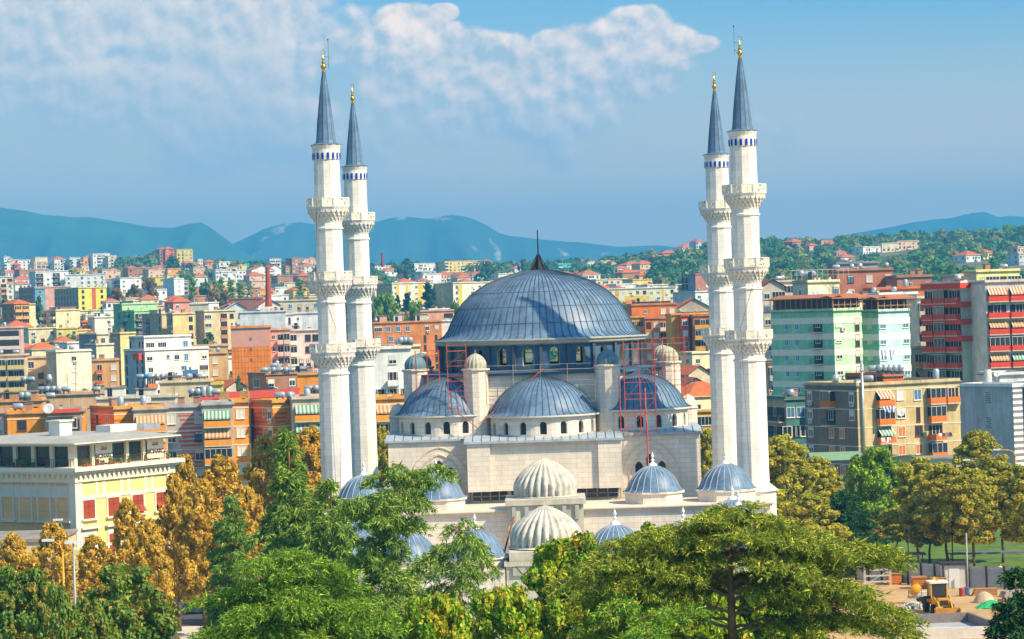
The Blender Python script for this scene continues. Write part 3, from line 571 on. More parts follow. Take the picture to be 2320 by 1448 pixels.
def awning_mesh(key, w, c1, c2, drop=1.1, out=1.3):
    k = ('aw', key, w)
    if k in _wc: return _wc[k]
    b = MB(); n = max(4, int(w/.3))
    for i in range(n):
        x0, x1 = -w/2+w*i/n, -w/2+w*(i+1)/n; b.face([(x0, -out, -drop), (x1, -out, -drop), (x1, -.05, 0), (x0, -.05, 0)], i % 2); b.face([(x0, -out, -drop-.25), (x1, -out, -drop-.25), (x1, -out, -drop), (x0, -out, -drop)], i % 2)
    m = b.mesh('awning', [mat(c1, .8, .1, 2), mat(c2, .8, .1, 2)]); _wc[k] = m; return m
def balcony_mesh(w, pc, out=1.15, rail=False, glazed=False, h=1.0):
    k = ('bal', round(w, 1), pc, out, rail, glazed)
    if k in _wc: return _wc[k]
    b = MB(); b.box(-w/2, w/2, -out, .0, -.14, .04, 1)
    if rail:
        n = int(w/.25)
        for i in range(n+1): b.box(-w/2+w*i/n-.02, -w/2+w*i/n+.02, -out, -out+.04, .04, h, 0)
        b.box(-w/2, w/2, -out-.01, -out+.05, h, h+.06, 0)
        for x in (-w/2, w/2-.04): b.box(x, x+.04, -out, 0, h, h+.06, 0)
    else:
        b.box(-w/2, w/2, -out, -out+.09, .04, h, 0); b.box(-w/2, -w/2+.09, -out+.09, 0, .04, h, 0); b.box(w/2-.09, w/2, -out+.09, 0, .04, h, 0)
    b.box(-w/2+.15, w/2-.15, -.06, .0, .06, 2.4, 3)
    if glazed:
        b.box(-w/2+.05, w/2-.05, -out+.05, -.02, h, 2.5, 2); n = max(2, int(w/.8))
        for i in range(n+1): x = -w/2+.04+(w-.08)*i/n; b.box(x-.04, x+.04, -out+.0, -out+.06, h, 2.55, 1)
        b.box(-w/2, w/2, -out-.02, 0, 2.5, 2.62, 1)
    m = b.mesh('balcony', [mat(pc, .8, .12, 1.2), mat('cfc6b6', .85, .15, 1), GL, mat('3c3230', .8, .3, 1.5)]); _wc[k] = m; return m
def ac_mesh():
    if 'ac' in _wc: return _wc['ac']
    b = MB(); b.box(-.42, .42, -.4, -.08, 0, .6, 0); b.lathe([(.22, -.0), (.2, .01), (.0, .012)], 10, m=1)
    b.T = Matrix.Translation((.08, -.405, .3)) @ Matrix.Rotation(math.pi/2, 4, 'X'); b.lathe([(.22, 0), (.2, .01), (0, .012)], 10, m=1); b.T = None
    b.box(-.35, .35, -.08, 0, -.05, .02, 1); m = b.mesh('air_conditioner', [ACM, mat('55585a', .6, .1, 2)]); _wc['ac'] = m; return m
RND = random.Random(11); CLT = []
def vent_mesh(i):
    k = ('vent', i)
    if k in _wc: return _wc[k]
    b = MB(); w_, h_ = ((.5, 1.0), (1.1, 1.5), (.8, .7))[i]; b.box(-w_/2, w_/2, -w_/2, w_/2, 0, h_, 0); b.box(-w_/2-.12, w_/2+.12, -w_/2-.12, w_/2+.12, h_, h_+.12, 1); _wc[k] = b.mesh('roof_vent', [mat(('d9c9b0', 'b9886a', 'e4dccb')[i], .88, .15, 1), ROOFC]); return _wc[k]
def ant_mesh(i):
    k = ('ant', i)
    if k in _wc: return _wc[k]
    b = MB(); h = 2.2+i; b.tube((0, 0, 0), (0, 0, h), .035, 4)
    for q in range(3): b.tube((-.5+.1*q, 0, h-.1-.3*q), (.5-.1*q, 0, h-.1-.3*q), .022, 4)
    _wc[k] = b.mesh('antenna', mat('77706a', .6, .2, 2)); return _wc[k]
def put(ch, root, x, z, y, cw, fh, pc, left, d):
    """one cell of a facade; (x, y) in the wall's own frame"""
    rz = -math.pi/2 if left else 0
    def pl(name, me, xx, zz): return link(name, me, root, (0+y, d-xx, zz) if left else (xx, y, zz), rz)
    if ch in 'wW' and RND.random() < .55:
        ch = RND.choice('1234sW')
        if RND.random() < .3: pl('air_conditioner', ac_mesh(), x+.9, z+.1)
    if ch in WD: pl('window', window_mesh(ch), x+RND.uniform(-.06, .06), z)
    elif ch == 'c': pl('window', window_mesh('w'), x, z); pl('air_conditioner', ac_mesh(), x+.3, z+.15)
    elif ch == 'b': pl('balcony', balcony_mesh(cw*.9, pc), x, z); pl('window', window_mesh('W'), x, z)
    elif ch == 'r': pl('balcony', balcony_mesh(cw*.9, '6a625c', rail=True), x, z); pl('window', window_mesh('W'), x, z)
    elif ch == 'g': pl('balcony', balcony_mesh(cw*.9, pc, glazed=True), x, z)
    elif ch == 'a': pl('balcony', balcony_mesh(cw*.9, pc), x, z); pl('awning', awning_mesh('t', round(cw*.85, 1), 'd8b48a', 'b0805a'), x, z+2.55)
    elif ch == 'R': pl('balcony', balcony_mesh(cw*.9, pc), x, z); pl('awning', awning_mesh('r', round(cw*.85, 1), 'ead2b4', 'd4683f'), x, z+2.55)
    elif ch == 'G': pl('balcony', balcony_mesh(cw*.9, pc), x, z); pl('awning', awning_mesh('g', round(cw*.85, 1), 'b9c9b4', '6f8f78'), x, z+2.55)
    elif ch == 'l': b = MB(); b.box(-cw*.42, cw*.42, -.02, .02, .2, fh-.35, 0); pl('loggia_shade', b.mesh('loggia_shade', [mat('4a4440', .8, .3, 1)]), x, z); pl('balcony', balcony_mesh(cw*.88, pc, out=.25), x, z)  # flat dark panel painted as the shade inside a recess
def B(u0, uc, u1, vt, Y, th=25, c='e4d8c0', cl=None, fh=3.0, R='', Lp='', roof='flat', rc=None, pc='c8bfae', band=None, stripes=None, label='', cat='building', group='city apartment blocks', zb=None, name='apartment_building', d=None, nf=None, hut=None, parent=None, pad=.9, lname=None, maxf=12, fine=False, over=.35, clutter=True):
    """u0|uc = side wall, uc|u1 = front wall (pixels of the photograph at distance Y), vt = roof line at the corner"""
    th = math.radians(th); ppm = FPX/Y; w = (u1-uc)/ppm/math.cos(th)
    dd = (uc-u0)/ppm/math.sin(th) if uc-u0 > 2 else 0; D = d or (dd if dd > 5 else 11); vis_left = uc-u0 > 2
    p = at(uc, vt, Y); zt = p.z; base = (terr(p.x, Y)-1.5) if zb is None else zb
    if base > zt-4: base = zt-4
    if parent is None: root = empty(name, (p.x, Y, 0), th, label, cat, group); wroot = root
    mb = MB(); wc = mat(c, .88, .27, .3, streak=1); ws = mat(cl or c, .88, .27, .3, streak=1); rm = {'tile': TILE, 'tile2': TILE2}.get(rc) or (mat(rc, .9, .2, .5) if rc else ROOFC)  # side walls mostly darker than the front: their shade is put into the colour
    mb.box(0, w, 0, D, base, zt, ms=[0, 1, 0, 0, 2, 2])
    if roof == 'flat':
        for (a, b_, e, f) in ((-.1, w+.1, -.1, .15), (-.1, .15, .15, D), (w-.15, w+.1, .15, D), (.15, w-.15, D-.15, D+.1)): mb.box(a, b_, e, f, zt, zt+.45, 0)
        mb.box(-over, w+over, -over, D+over, zt-.12, zt+.02, 2)
    if parent is None: wall = mb.build('wall', [wc, ws, rm], root)
    else: wall = mb.build('wing', [wc, ws, rm], parent[0]); wall.location = parent[0].matrix_world.inverted() @ Vector((p.x, Y, 0)) if False else Vector(); 
    if parent is not None:
        pr = parent[0]; dx, dy = p.x-pr.location.x, Y-pr.location.y; a = -pr.rotation_euler.z
        wall.location = (dx*math.cos(a)-dy*math.sin(a), dx*math.sin(a)+dy*math.cos(a), 0); wall.rotation_euler = (0, 0, th-pr.rotation_euler.z); root = wall
    if roof in ('hip', 'gable'):
        o = .6; H = min(w, D)*.22+.4; r = MB()
        if roof == 'hip':
            i = min(w, D)/2; pts = [(-o, -o, zt), (w+o, -o, zt), (w+o, D+o, zt), (-o, D+o, zt)]
            A, Bq = ((i, D/2, zt+H), (w-i, D/2, zt+H)) if w >= D else ((w/2, i, zt+H), (w/2, D-i, zt+H))
            if w >= D: fs = [(pts[0], pts[1], Bq, A), (pts[1], pts[2], Bq), (pts[2], pts[3], A, Bq), (pts[3], pts[0], A)]
            else: fs = [(pts[0], pts[1], A), (pts[1], pts[2], Bq, A), (pts[2], pts[3], Bq), (pts[3], pts[0], A, Bq)]
            for f in fs: r.face(f, 0)
            r.box(-o, w+o, -o, D+o, zt-.15, zt-.01, 1)
        else:
            r.face([(-o, -o, zt-.1), (w/2, -o, zt+H*1.2), (w/2, D+o, zt+H*1.2), (-o, D+o, zt-.1)], 0); r.face([(w/2, -o, zt+H*1.2), (w+o, -o, zt-.1), (w+o, D+o, zt-.1), (w/2, D+o, zt+H*1.2)], 0)
            r.face([(0, 0, zt), (w, 0, zt), (w/2, 0, zt+H*1.1)], 1); r.face([(w, D, zt), (0, D, zt), (w/2, D, zt+H*1.1)], 1)
        r.build('roof', [rm if rc else TILE, wc], root)
    nfl = nf or min(maxf, max(1, int((zt-base-pad*.5)/fh)))
    for side, pat, W_ in ((0, R, w), (1, Lp, D)):
        if not pat or (side == 1 and not vis_left): continue
        rows = pat.split('/')
        for k in range(nfl):
            row = rows[min(k, len(rows)-1)] if len(rows) > 1 else rows[0]
            if k >= len(rows) and len(rows) > 1: row = rows[-1-((k-len(rows)) % 1)]
            cw = W_/len(row)
            for i, ch in enumerate(row):
                if ch != '.': put(ch, root, cw*(i+.5), zt-pad-(k+1)*fh+.35, 0, cw, fh, pc, side == 1, D)
    if band:
        b = MB()
        for k in range(nfl+1):
            z = zt-pad-k*fh+.1
            if z < base: break
            bh = band[1]; b.box(-.07, w+.07, -.07, .0, z-bh, z); b.box(-.07, 0, 0, D, z-bh, z)
        b.build('string_course', mat(band[0], .8, .1, 1), root)
    if stripes:
        b = MB()
        for (x0, x1, za, zbb, n, side) in stripes[1]:
            for k in range(n):
                z = zt-za-(zbb-za)*k/n; j = .25*((k*7) % 3)
                if side == 0: b.box(x0+j, x1-j*.5, -.03, 0, z-.3, z)
                else: b.box(-.03, 0, D-x1+j, D-x0-j*.5, z-.3, z)
        b.build('painted_stripe', mat(stripes[0], .85, .1, 1), root); root.children[-1]['kind'] = 'stuff' if False else 'thing'
    if hut:
        for (x0, x1, y0, y1, hh, hc) in hut:
            b = MB(); b.box(x0*w, x1*w, y0*D, y1*D, zt+.02, zt+hh, 0); b.box(x0*w-.25, x1*w+.25, y0*D-.25, y1*D+.25, zt+hh, zt+hh+.15, 1); b.box(x0*w+.5, x0*w+1.4, y0*D-.03, y0*D, zt+.1, zt+2.0, 2); q = b.build('roof_hut', [mat(hc, .85, .12, .8), ROOFC, DARK], root if parent is None else parent[0])
            if parent is not None: q.location = wall.location; q.rotation_euler = wall.rotation_euler
    if roof == 'flat' and clutter and parent is None and w > 5:
        for _ in range(int(min(8, 2+w/4))):
            x, y = RND.uniform(.6, max(.7, w-1)), RND.uniform(.8, max(.9, min(D-1, 9))); k = RND.random()
            if k < .4: link('roof_vent', vent_mesh(RND.randrange(3)), root, (x, y, zt))
            elif k < .75: link('antenna', ant_mesh(RND.randrange(2)), root, (x, y, zt), RND.uniform(0, 3))
            else: CLT.append((root, x, y, zt))
    return (root, w, D, zt, wall)
# ---- water tanks, solar heaters, dishes, antennas on the roofs
_tk = {}
def tank_mesh(kind):
    if kind in _tk: return _tk[kind]
    b = MB()
    if kind == 'h':   # lying drum seen end on
        b.T = Matrix.Translation((0, 0, 1.05)) @ Matrix.Rotation(math.pi/2, 4, 'X'); b.lathe([(0, -.8), (.45, -.76), (.55, -.65), (.55, .65), (.45, .76), (0, .8)], 14, sm=True); b.T = None
        for y in (-.45, .45): b.box(-.5, .5, y-.04, y+.04, 0, .55, 1); 
    elif kind == 'v': b.lathe([(.5, .2), (.52, .25), (.52, 1.7), (.35, 1.95), (0, 2.0)], 14, sm=True); b.box(-.4, .4, -.4, .4, 0, .2, 1)
    elif kind == 'x':   # lying drum seen from the side
        b.T = Matrix.Translation((0, 0, 1.0)) @ Matrix.Rotation(math.pi/2, 4, 'Y'); b.lathe([(0, -.85), (.4, -.8), (.5, -.68), (.5, .68), (.4, .8), (0, .85)], 14, sm=True); b.T = None
        for x in (-.5, .5): b.box(x-.04, x+.04, -.4, .4, 0, .55, 1)
    _tk[kind] = b.mesh('water_tank', [STL if kind != 'b' else STB, mat('6c6a66', .8, .2, 2)]); return _tk[kind]
def blue_tank():
    if 'blue' in _tk: return _tk['blue']
    m = tank_mesh('x').copy(); m.materials[0] = STB; _tk['blue'] = m; return m
TKN = [0]
ORD = ['first', 'second', 'third', 'fourth', 'fifth', 'sixth', 'seventh', 'eighth', 'ninth', 'tenth', 'eleventh', 'twelfth', 'thirteenth', 'fourteenth', 'fifteenth', 'sixteenth', 'seventeenth', 'eighteenth', 'nineteenth', 'twentieth']
def ordn(i): return ORD[i] if i < 20 else (['twenty', 'thirty', 'forty', 'fifty', 'sixty', 'seventy', 'eighty'][i//10-1 - 1 if False else i//10-2]+'-'+ORD[i % 10])
def tanks(us, v, Y, where, kinds='h', blue=()):
    for i, u in enumerate(us):
        p = at(u, v, Y); k = kinds[i % len(kinds)]; bl = i in blue
        o = link('water_tank', blue_tank() if bl else tank_mesh(k), None, (p.x, Y, p.z), RND.uniform(-.3, .3)); n = len(us)
        pos = 'the' if n == 1 else ('the '+ORD[i]+' from the left of the row of')
        tag(o, ('blue ' if bl else 'grey ')+'water tank, '+('standing' if n == 1 else ORD[i]+' from left')+' on '+where, 'water tank', 'water tanks on the flat roofs')
def antenna(u, v, Y, h, where):
    p = at(u, v, Y); b = MB(); b.tube((0, 0, -.3), (0, 0, h), .045, 4)
    for k in range(4): z = h-.15-.35*k; b.tube((-.7+.1*k, 0, z), (.7-.1*k, 0, z), .025, 4)
    tag(b.build('antenna', mat('77706a', .6, .2, 2), None, (p.x, Y, p.z)), 'thin television antenna on '+where, 'antenna', 'roof antennas')
def dish(u, v, Y, where, r=.5):
    p = at(u, v, Y); b = MB(); b.T = Matrix.Translation((0, 0, .9)) @ Matrix.Rotation(math.radians(62), 4, 'X') @ Matrix.Rotation(.5, 4, 'Z'); b.lathe([(.02, .0), (r*.6, .06), (r, .2), (r*.98, .22), (r*.55, .1), (.02, .03)], 14, sm=True); b.T = None; b.tube((0, .1, 0), (0, .1, .9), .05, 5)
    tag(b.build('satellite_dish', mat('c9c9c6', .5, .1, 2), None, (p.x, Y, p.z)), 'round satellite dish on '+where, 'satellite dish', 'satellite dishes')
def chimney(u, v0, v1, Y, r, c, label):
    p = at(u, v0, Y); q = at(u, v1, Y); b = MB(); b.lathe([(r*1.5, q.z), (r*1.15, q.z+3), (r*.85, p.z-.8), (r*.95, p.z-.7), (r*.95, p.z), (r*.6, p.z)], 14, sm=False); tag(b.build('brick_chimney', mat(c, .9, .2, .7), None, (p.x, Y, 0)), label, 'chimney')
# ---------------- left: the hotel
HY = 272.0
def hotel():
    th = math.radians(52); p = at(168, 1040, HY)
    # corner at u=168; long side to the right (lit), short front to the left (shade)
    ang = math.radians(57); root = empty('hotel', (p.x, HY, 0), ang, 'cream and yellow three storey hotel with glazed rooftop restaurant and white cornice', 'hotel', 'low buildings by the park')
    ppm = FPX/HY; qa = at(388, 1030, HY); qa = qa.x/HY; w = (qa*HY-p.x)/(math.cos(ang)-qa*math.sin(ang)); d = 15.0; zt = at(168, 1057, HY).z
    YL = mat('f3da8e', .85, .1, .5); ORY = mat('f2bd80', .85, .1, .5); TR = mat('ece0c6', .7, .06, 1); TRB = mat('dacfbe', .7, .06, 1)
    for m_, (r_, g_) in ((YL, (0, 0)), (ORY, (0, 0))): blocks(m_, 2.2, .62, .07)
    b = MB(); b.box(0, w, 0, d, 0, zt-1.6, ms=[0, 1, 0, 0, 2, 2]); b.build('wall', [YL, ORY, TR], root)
    b = MB(); b.box(-.25, w+.25, -.25, 0, zt-1.6, zt-.75, 0); b.box(-.25, 0, 0, d, zt-1.6, zt-.75, 0); b.box(-.7, w+.7, -.7, d, zt-.75, zt-.5, 0); b.box(-1.0, w+1.0, -1.0, d, zt-.5, zt-.1, 0); b.box(0, w, 0, d, zt-1.6, zt-.76, 0)
    for k in range(int(w/.7)): b.box(.2+.7*k, .45+.7*k, -.5, -.25, zt-1.15, zt-.75, 0)
    for k in range(int(d/.7)): b.box(-.5, -.25, .2+.7*k, .45+.7*k, zt-1.15, zt-.75, 0)
    b.build('cornice', TR, root)
    b = MB(); b.box(-.12, .9, -.12, 0, 0, zt-1.6, 0); b.box(-.12, 0, 0, .7, 0, zt-1.6, 0); b.box(w-.9, w+.1, -.12, 0, 0, zt-1.6, 0); b.box(.9, w-.9, -.08, 0, zt-3.35, zt-3.0); b.box(.9, w-.9, -.1, 0, zt-8.2, zt-7.95)
    nb = 4; bx = [w*(i+.5)/nb for i in range(nb)]
    for x in bx:
        for s in (-1, 1): b.box(x+s*1.3-.2, x+s*1.3+.2, -.06, 0, zt-3.0, zt-1.6)
    b.build('pilaster', TR, root)
    b = MB(); nl = 6
    for k in range(nl): y = d*(k+.3)/nl; b.box(-.1, 0, y, y+.2, zt-5.4, zt-1.6, 0); b.box(-.1, 0, y+1.7, y+1.9, zt-5.4, zt-1.6, 0); b.box(-.3, 0, y-.1, y+2.0, zt-5.6, zt-5.4, 1)
    b.box(-.06, 0, 0, d, zt-3.1, zt-1.9, 0); b.build('blind_window_surround', [TRB, TRB], root)
    def win(x, z, ww, hh, op, hood):
        f = MB(); f.box(-ww/2-.2, -ww/2, -.12, 0, z-.1, z+hh+.2); f.box(ww/2, ww/2+.2, -.12, 0, z-.1, z+hh+.2); f.box(-ww/2, ww/2, -.12, 0, z+hh, z+hh+.2); f.box(-ww/2-.35, ww/2+.35, -.35, 0, z-.28, z-.1)
        if hood: f.box(-ww/2-.5, ww/2+.5, -.45, 0, z+hh+.75, z+hh+.95); f.box(-ww/2-.2, ww/2+.2, -.1, 0, z+hh+.2, z+hh+.75)
        fo = f.build('window', TR, root, (x, 0, 0)); p_ = MB(); p_.box(-ww/2, ww/2, -.02, .01, z-.1, z+hh); p_.build('pane', GL, fo)
        s = MB()
        for q in (0, 1):
            x0 = -ww/2+q*ww/2; s.box(x0+.02, x0+ww/2-.02, -.09, -.04, z+hh*(.45 if op else -.03), z+hh, 0); s.box(x0+.02, x0+ww/2-.02, -.105, -.09, z+hh*.62, z+hh*.66, 1)
            if op: s.face([(x0+.03, -.55, z+.05), (x0+ww/2-.03, -.55, z+.05), (x0+ww/2-.03, -.06, z+hh*.45), (x0+.03, -.06, z+hh*.45)], 0)
        s.build('shutter', [SHR, mat('8a3a24', .7, .1, 2)], fo)
    for i, x in enumerate(bx): win(x, zt-5.2, 1.7, 1.75, i >= 2, False); win(x, zt-9.0, 1.7, 1.95, False, True)
    for i, x in enumerate(bx): win(x, zt-14.2 if zt > 14.6 else .6, 1.15, 1.9, False, False)
    # rooftop restaurant
    z0 = zt-.1; h = 2.1; ins = 1.0
    b = MB(); b.box(ins, w-.6, ins, d, z0, z0+h); b.build('restaurant_glazing', mat('2c3a38', .12, .3, 1, spec=.9, key='restg'), root)
    b = MB()
    for k in range(6): x = ins-.2+(w-.8-ins)*k/5; b.box(x, x+.42, ins-.3, ins, z0, z0+h)
    for k in range(7): y = ins+d*k/6; b.box(ins-.3, ins, y, y+.45, z0, z0+h)
    b.build('column', TR, root)
    b = MB(); b.box(-.3, w+.3, -.3, d, z0+h, z0+h+.3, 0); b.face([(-.9, -.9, z0+h+.31), (w+.6, -.9, z0+h+.31), (w-1, 4, z0+h+.8), (3, 4, z0+h+.8)], 1); b.face([(-.9, d, z0+h+.31), (-.9, -.9, z0+h+.31), (3, 4, z0+h+.8), (3, d, z0+h+.8)], 1); b.face([(3, 4, z0+h+.8), (w-1, 4, z0+h+.8), (w-1, d, z0+h+.8), (3, d, z0+h+.8)], 1); b.box(-.9, w+.6, -.9, d, z0+h+.2, z0+h+.31, 0)
    b.build('restaurant_roof', [TR, mat('a8a69c', .85, .15, .6)], root)
    b = MB(); b.box(4.5, 6.3, 6, 7.5, z0+h+.8, z0+h+2.2, 0); b.box(4.3, 6.5, 5.8, 7.7, z0+h+2.2, z0+h+2.35, 0); b.box(11, 15, 5, 7, z0+h+.8, z0+h+1.5, 0); b.build('roof_hut', [mat('ece4d4', .8, .1, 1)], root)
    b = MB(); b.box(15, 17.6, 4, 5.8, z0+h+.8, z0+h+1.4); b.build('roof_vent', STL, root)
    # planters and guard rail
    b = MB(); n = 60
    for k in range(n): x = w*k/n; b.box(x, x+.03, -.55, -.52, z0, z0+.8)
    b.box(0, w, -.56, -.51, z0+.78, z0+.82); 
    for k in range(60): y = d*k/60; b.box(-.55, -.52, y, y+.03, z0, z0+.8)
    b.box(-.56, -.51, -.5, d, z0+.78, z0+.82); b.build('guard_rail', mat('4c463f', .6, .2, 2), root)
    rr = random.Random(4)
    for k in range(24):
        x = rr.uniform(.3, w) if k < 14 else -.35; y = -.35 if k < 14 else rr.uniform(.5, d*.75); hh = rr.uniform(.15, .5); q = MB(); q.lathe([(.15, z0), (.2, z0+.25)], 8, x, y, m=1)
        for j in range(26): a = rr.uniform(0, 6.28); r = rr.uniform(.03, .2); zz = z0+.2+rr.uniform(0, hh); s = .08; q.face([(x+r*math.cos(a)-s, y+r*math.sin(a), zz), (x+r*math.cos(a)+s, y+r*math.sin(a)-.1, zz+.08), (x+r*math.cos(a), y+r*math.sin(a), zz+.14)], 0)
        tag(q.build('potted_plant', [mat(rr.choice(['4d7a2c', '6a8a30', '7a5a2a']), .8, .3, 4), mat('b0623c', .9, .1, 2)], None, None), None)
        q_ = col.objects[-1]; q_.location = root.location; q_.rotation_euler = root.rotation_euler
        tag(q_, 'small potted plant on the hotel terrace edge', 'potted plant', 'potted plants along the hotel roof terrace')
    # signs
    for i, fx in enumerate((.3, .9)):
        x = ins+(w-.6-ins)*fx+.1; s = MB(); s.box(-1.25, 1.25, -.04, 0, 0, 1.95, 0); s.box(-.45, .45, -.06, -.04, 1.3, 1.4, 1)
        for j in range(5): s.box(-.4+.17*j, -.32+.17*j, -.06, -.04, 1.4, 1.6+.08*(j % 2 == 0), 1)
        so_ = s.build('sign', [mat('e9e1cb', .8, .04, 1), mat('a85a3a', .8, .05, 1)], root, (x, ins-.4, z0+.15))
        c = bpy.data.curves.new('lettering', 'FONT'); c.body = 'MONARC'; c.size = .62; c.space_character = .92; c.offset = .012; c.align_x = 'CENTER'; c.extrude = .01; t = bpy.data.objects.new('tmp', c); col.objects.link(t)
        dg = bpy.context.evaluated_depsgraph_get(); me = bpy.data.meshes.new_from_object(t.evaluated_get(dg)); bpy.data.objects.remove(t)
        me.materials.clear(); me.materials.append(mat('5f4f40', .8, .05, 1)); lo = link('lettering', me, so_, (0, -.07, .5)); lo.rotation_euler = (math.pi/2, 0, 0)
    return root
hotel()
b = MB(); p = at(60, 1212, 268); b.box(-14, 4.5, -3, 8, 0, p.z, 0); b.box(-14.2, 4.7, -3.2, 8, p.z, p.z+.3, 1); b.box(4.8, 7.5, -4, -1, 0, p.z-.8, 2)
tag(b.build('annex', [mat('e2c49a', .85, .1, .5), ROOFC, mat('eccf86', .85, .1, .5)], None, (p.x, 262, 0)), 'low flat roofed annex in front of the shaded hotel wall', 'building', 'low buildings by the park')

# ---------------- left: striped orange and grey blocks
OR = 'f09a34'; OR_SHADE = 'ea8c36'  # second orange is a shaded copy of the first, for side walls
B(-60, -58, 14, 938, 442, 6, 'c9a284', R='ww', label='brown wall fragment of a block at the left picture edge above the hotel')
A = B(14, 16, 185, 938, 440, 7, OR, R='.m..s.r.', band=('ead8c4', .18), pc='f09a34', label='bright orange apartment block with one white band, left of the striped one'); 
b = MB(); p = at(106, 930, 438)
B(104, 106, 182, 934, 438, 7, 'a99c92', R='rr/rr', parent=A, pc='b8b0a4', nf=2)
b.box(0, 5.4, -1.4, .2, 0, .1); b.box(0, 5.4, -1.5, -1.4, -.5, .1); tag(b.build('roof_awning', mat('d85a48', .8, .1, 1), None, (p.x, 437, p.z+.1), math.radians(7)), 'flat red awning over the grey recess of the orange block', 'awning')
A = B(182, 258, 376, 927, 445, 30, OR, OR_SHADE, R='.t.', Lp='.k.n.', band=('ead8c4', .18), stripes=('c9602f', [(0, 1.7, 1.7, 12, 16, 0), (.3, 5, 1.7, 12, 16, 1)]), label='orange block with dark red brick stripes and striped tan awning, nearest behind the hotel roof')
B(300, 302, 376, 929, 442, 10, 'c9b79e', R='a/a', parent=A, pc=OR, nf=4)
A = B(370, 372, 464, 924, 446, 5, 'b9b4b0', R='s.w/W.w', band=('e9e2da', .16), stripes=('d0604a', [(2.2, 6.1, 1.2, 13, 17, 0)]), pc=OR, label='grey block with coral red brick stripes between two orange blocks')
B(455, 457, 526, 918, 441, 6, 'bcb6ae', R='G/a/g/a/g', parent=A, pc=OR, nf=5)
A = B(524, 526, 562, 912, 448, 10, OR, R='W/s', band=('ead8c4', .18), label='narrow orange recess between the grey striped block and corner block')
A = B(556, 617, 742, 912, 446, 33, OR, OR_SHADE, R='.n.', Lp='k.nc', band=('ead8c4', .18), stripes=('c9602f', [(0, 2.6, 1.7, 13, 17, 0), (0, 7, 1.7, 13, 17, 1)]), label='orange corner block with red brick stripes just left of the nearest left minaret')
B(660, 662, 745, 905, 441, 8, 'd6c3a6', R='G/G/g', parent=A, pc=OR, nf=4)
B(845, 848, 930, 905, 452, 10, OR, R='ab/bb/bb', pc='f09a34', label='orange block with beige awning seen between the left minarets and the mosque', band=('e8dccb', .2))
# roofs just behind
B(-40, -38, 92, 912, 505, 6, 'dc9c60', R='k.k.k', label='low brown roofed block with solar panels at the left edge', hut=[(.3, .9, .2, .6, 1.6, 'b9875c')])
A = B(75, 78, 262, 897, 540, 5, 'd9b48c', R='', label='long low pinkish roof parapet crowded with grey tanks', hut=[(.05, .3, .3, .8, 1.2, 'c9a27a')])
B(215, 218, 395, 905, 520, 5, 'd5cdb9', R='n..n', label='pale flat roof with white huts behind the striped orange block', hut=[(.1, .35, .2, .6, 2.0, 'e6dfd0'), (.5, .75, .2, .6, 1.6, 'ded3bb')])
B(360, 362, 478, 868, 560, 5, 'dcc79c', R='..D', label='tan penthouse storey with glazed front, red roof left of it', hut=[(.1, .4, .3, .7, 1.2, 'c8b48c')])
B(476, 478, 502, 872, 558, 5, 'd8c24e', R='k', label='thin yellow edged tan house end between penthouse and orange tile roof')
B(496, 512, 556, 880, 590, 28, 'cfc2aa', R='w', roof='gable', label='small house with bright orange tile gable roof under the big orange facade')
A = B(552, 602, 670, 849, 600, 30, 'a67a5e', 'b88460', R='w.w/s.w', Lp='D/d', label='dark brown brick block with flat roof and row of tanks')
B(664, 666, 722, 850, 606, 8, OR, R='..', label='low orange rooftop room with tiled gazebo beside the brown brick block', hut=[(.0, .9, .1, .5, .4, 'b06a40')])
b = MB(); p = at(560, 905, 500); b.face([(-9, 0, 0), (9.2, 0, .3), (9.2, 6, 1.6), (-9, 6, 1.2)], 0); b.box(-9, 9.2, -.1, 0, -.4, 0, 0)
for k in range(36): b.box(-9+.5*k, -8.9+.5*k, -.15, 6, .0, .12, 0)
for i, q in enumerate([(-5, 'a'), (-1.2, 'b')]): b.box(q[0], q[0]+1.6, -1, .2, 0, 1.6, 1)
tag(b.build('corrugated_roof', [mat('c4482f', .7, .12, 1), mat('c99a5c', .9, .2, 1)], None, (p.x, 500, p.z)), 'bright red corrugated metal roof sheet behind the orange corner block', 'roof')
tanks([436, 449, 462, 476, 490], 900, 498, 'the roof edge by the red sheet', 'hhvvx')
tanks([318, 330, 342, 356, 369, 381], 863, 600, 'the tan parapet under the white apartment house', 'xhxhhh', (1,))
tanks([96, 108, 122, 133, 150, 219], 893, 538, 'the long pinkish roof', 'xhhhxx')
tanks([50, 62, 115], 908, 503, 'the low brown roof at left', 'hhx')
tanks([112, 112.5, 55, 70], 870, 560, 'the small stand beside the ivy wall', 'vhhx')
tanks([598, 620, 634, 648, 660], 848, 598, 'the brown brick block', 'xhxhx')
tanks([700, 716], 892, 500, 'the roof beside the minaret', 'xh')
for a in ((172, 888, 505, 5.5, 'the long parapet near the ivy'), (213, 905, 470, 3.4, 'the striped orange roof'), (160, 915, 470, 2.6, 'the red awning roof'), (395, 895, 500, 4, 'the white hut'), (560, 905, 480, 3, 'the red corrugated roof'), (575, 900, 480, 4, 'the brick stack')): antenna(*a)
for a in ((110, 940, 430, 'the orange block recess', .9), (335, 920, 450, 'the striped orange roof', .6)): dish(*a)

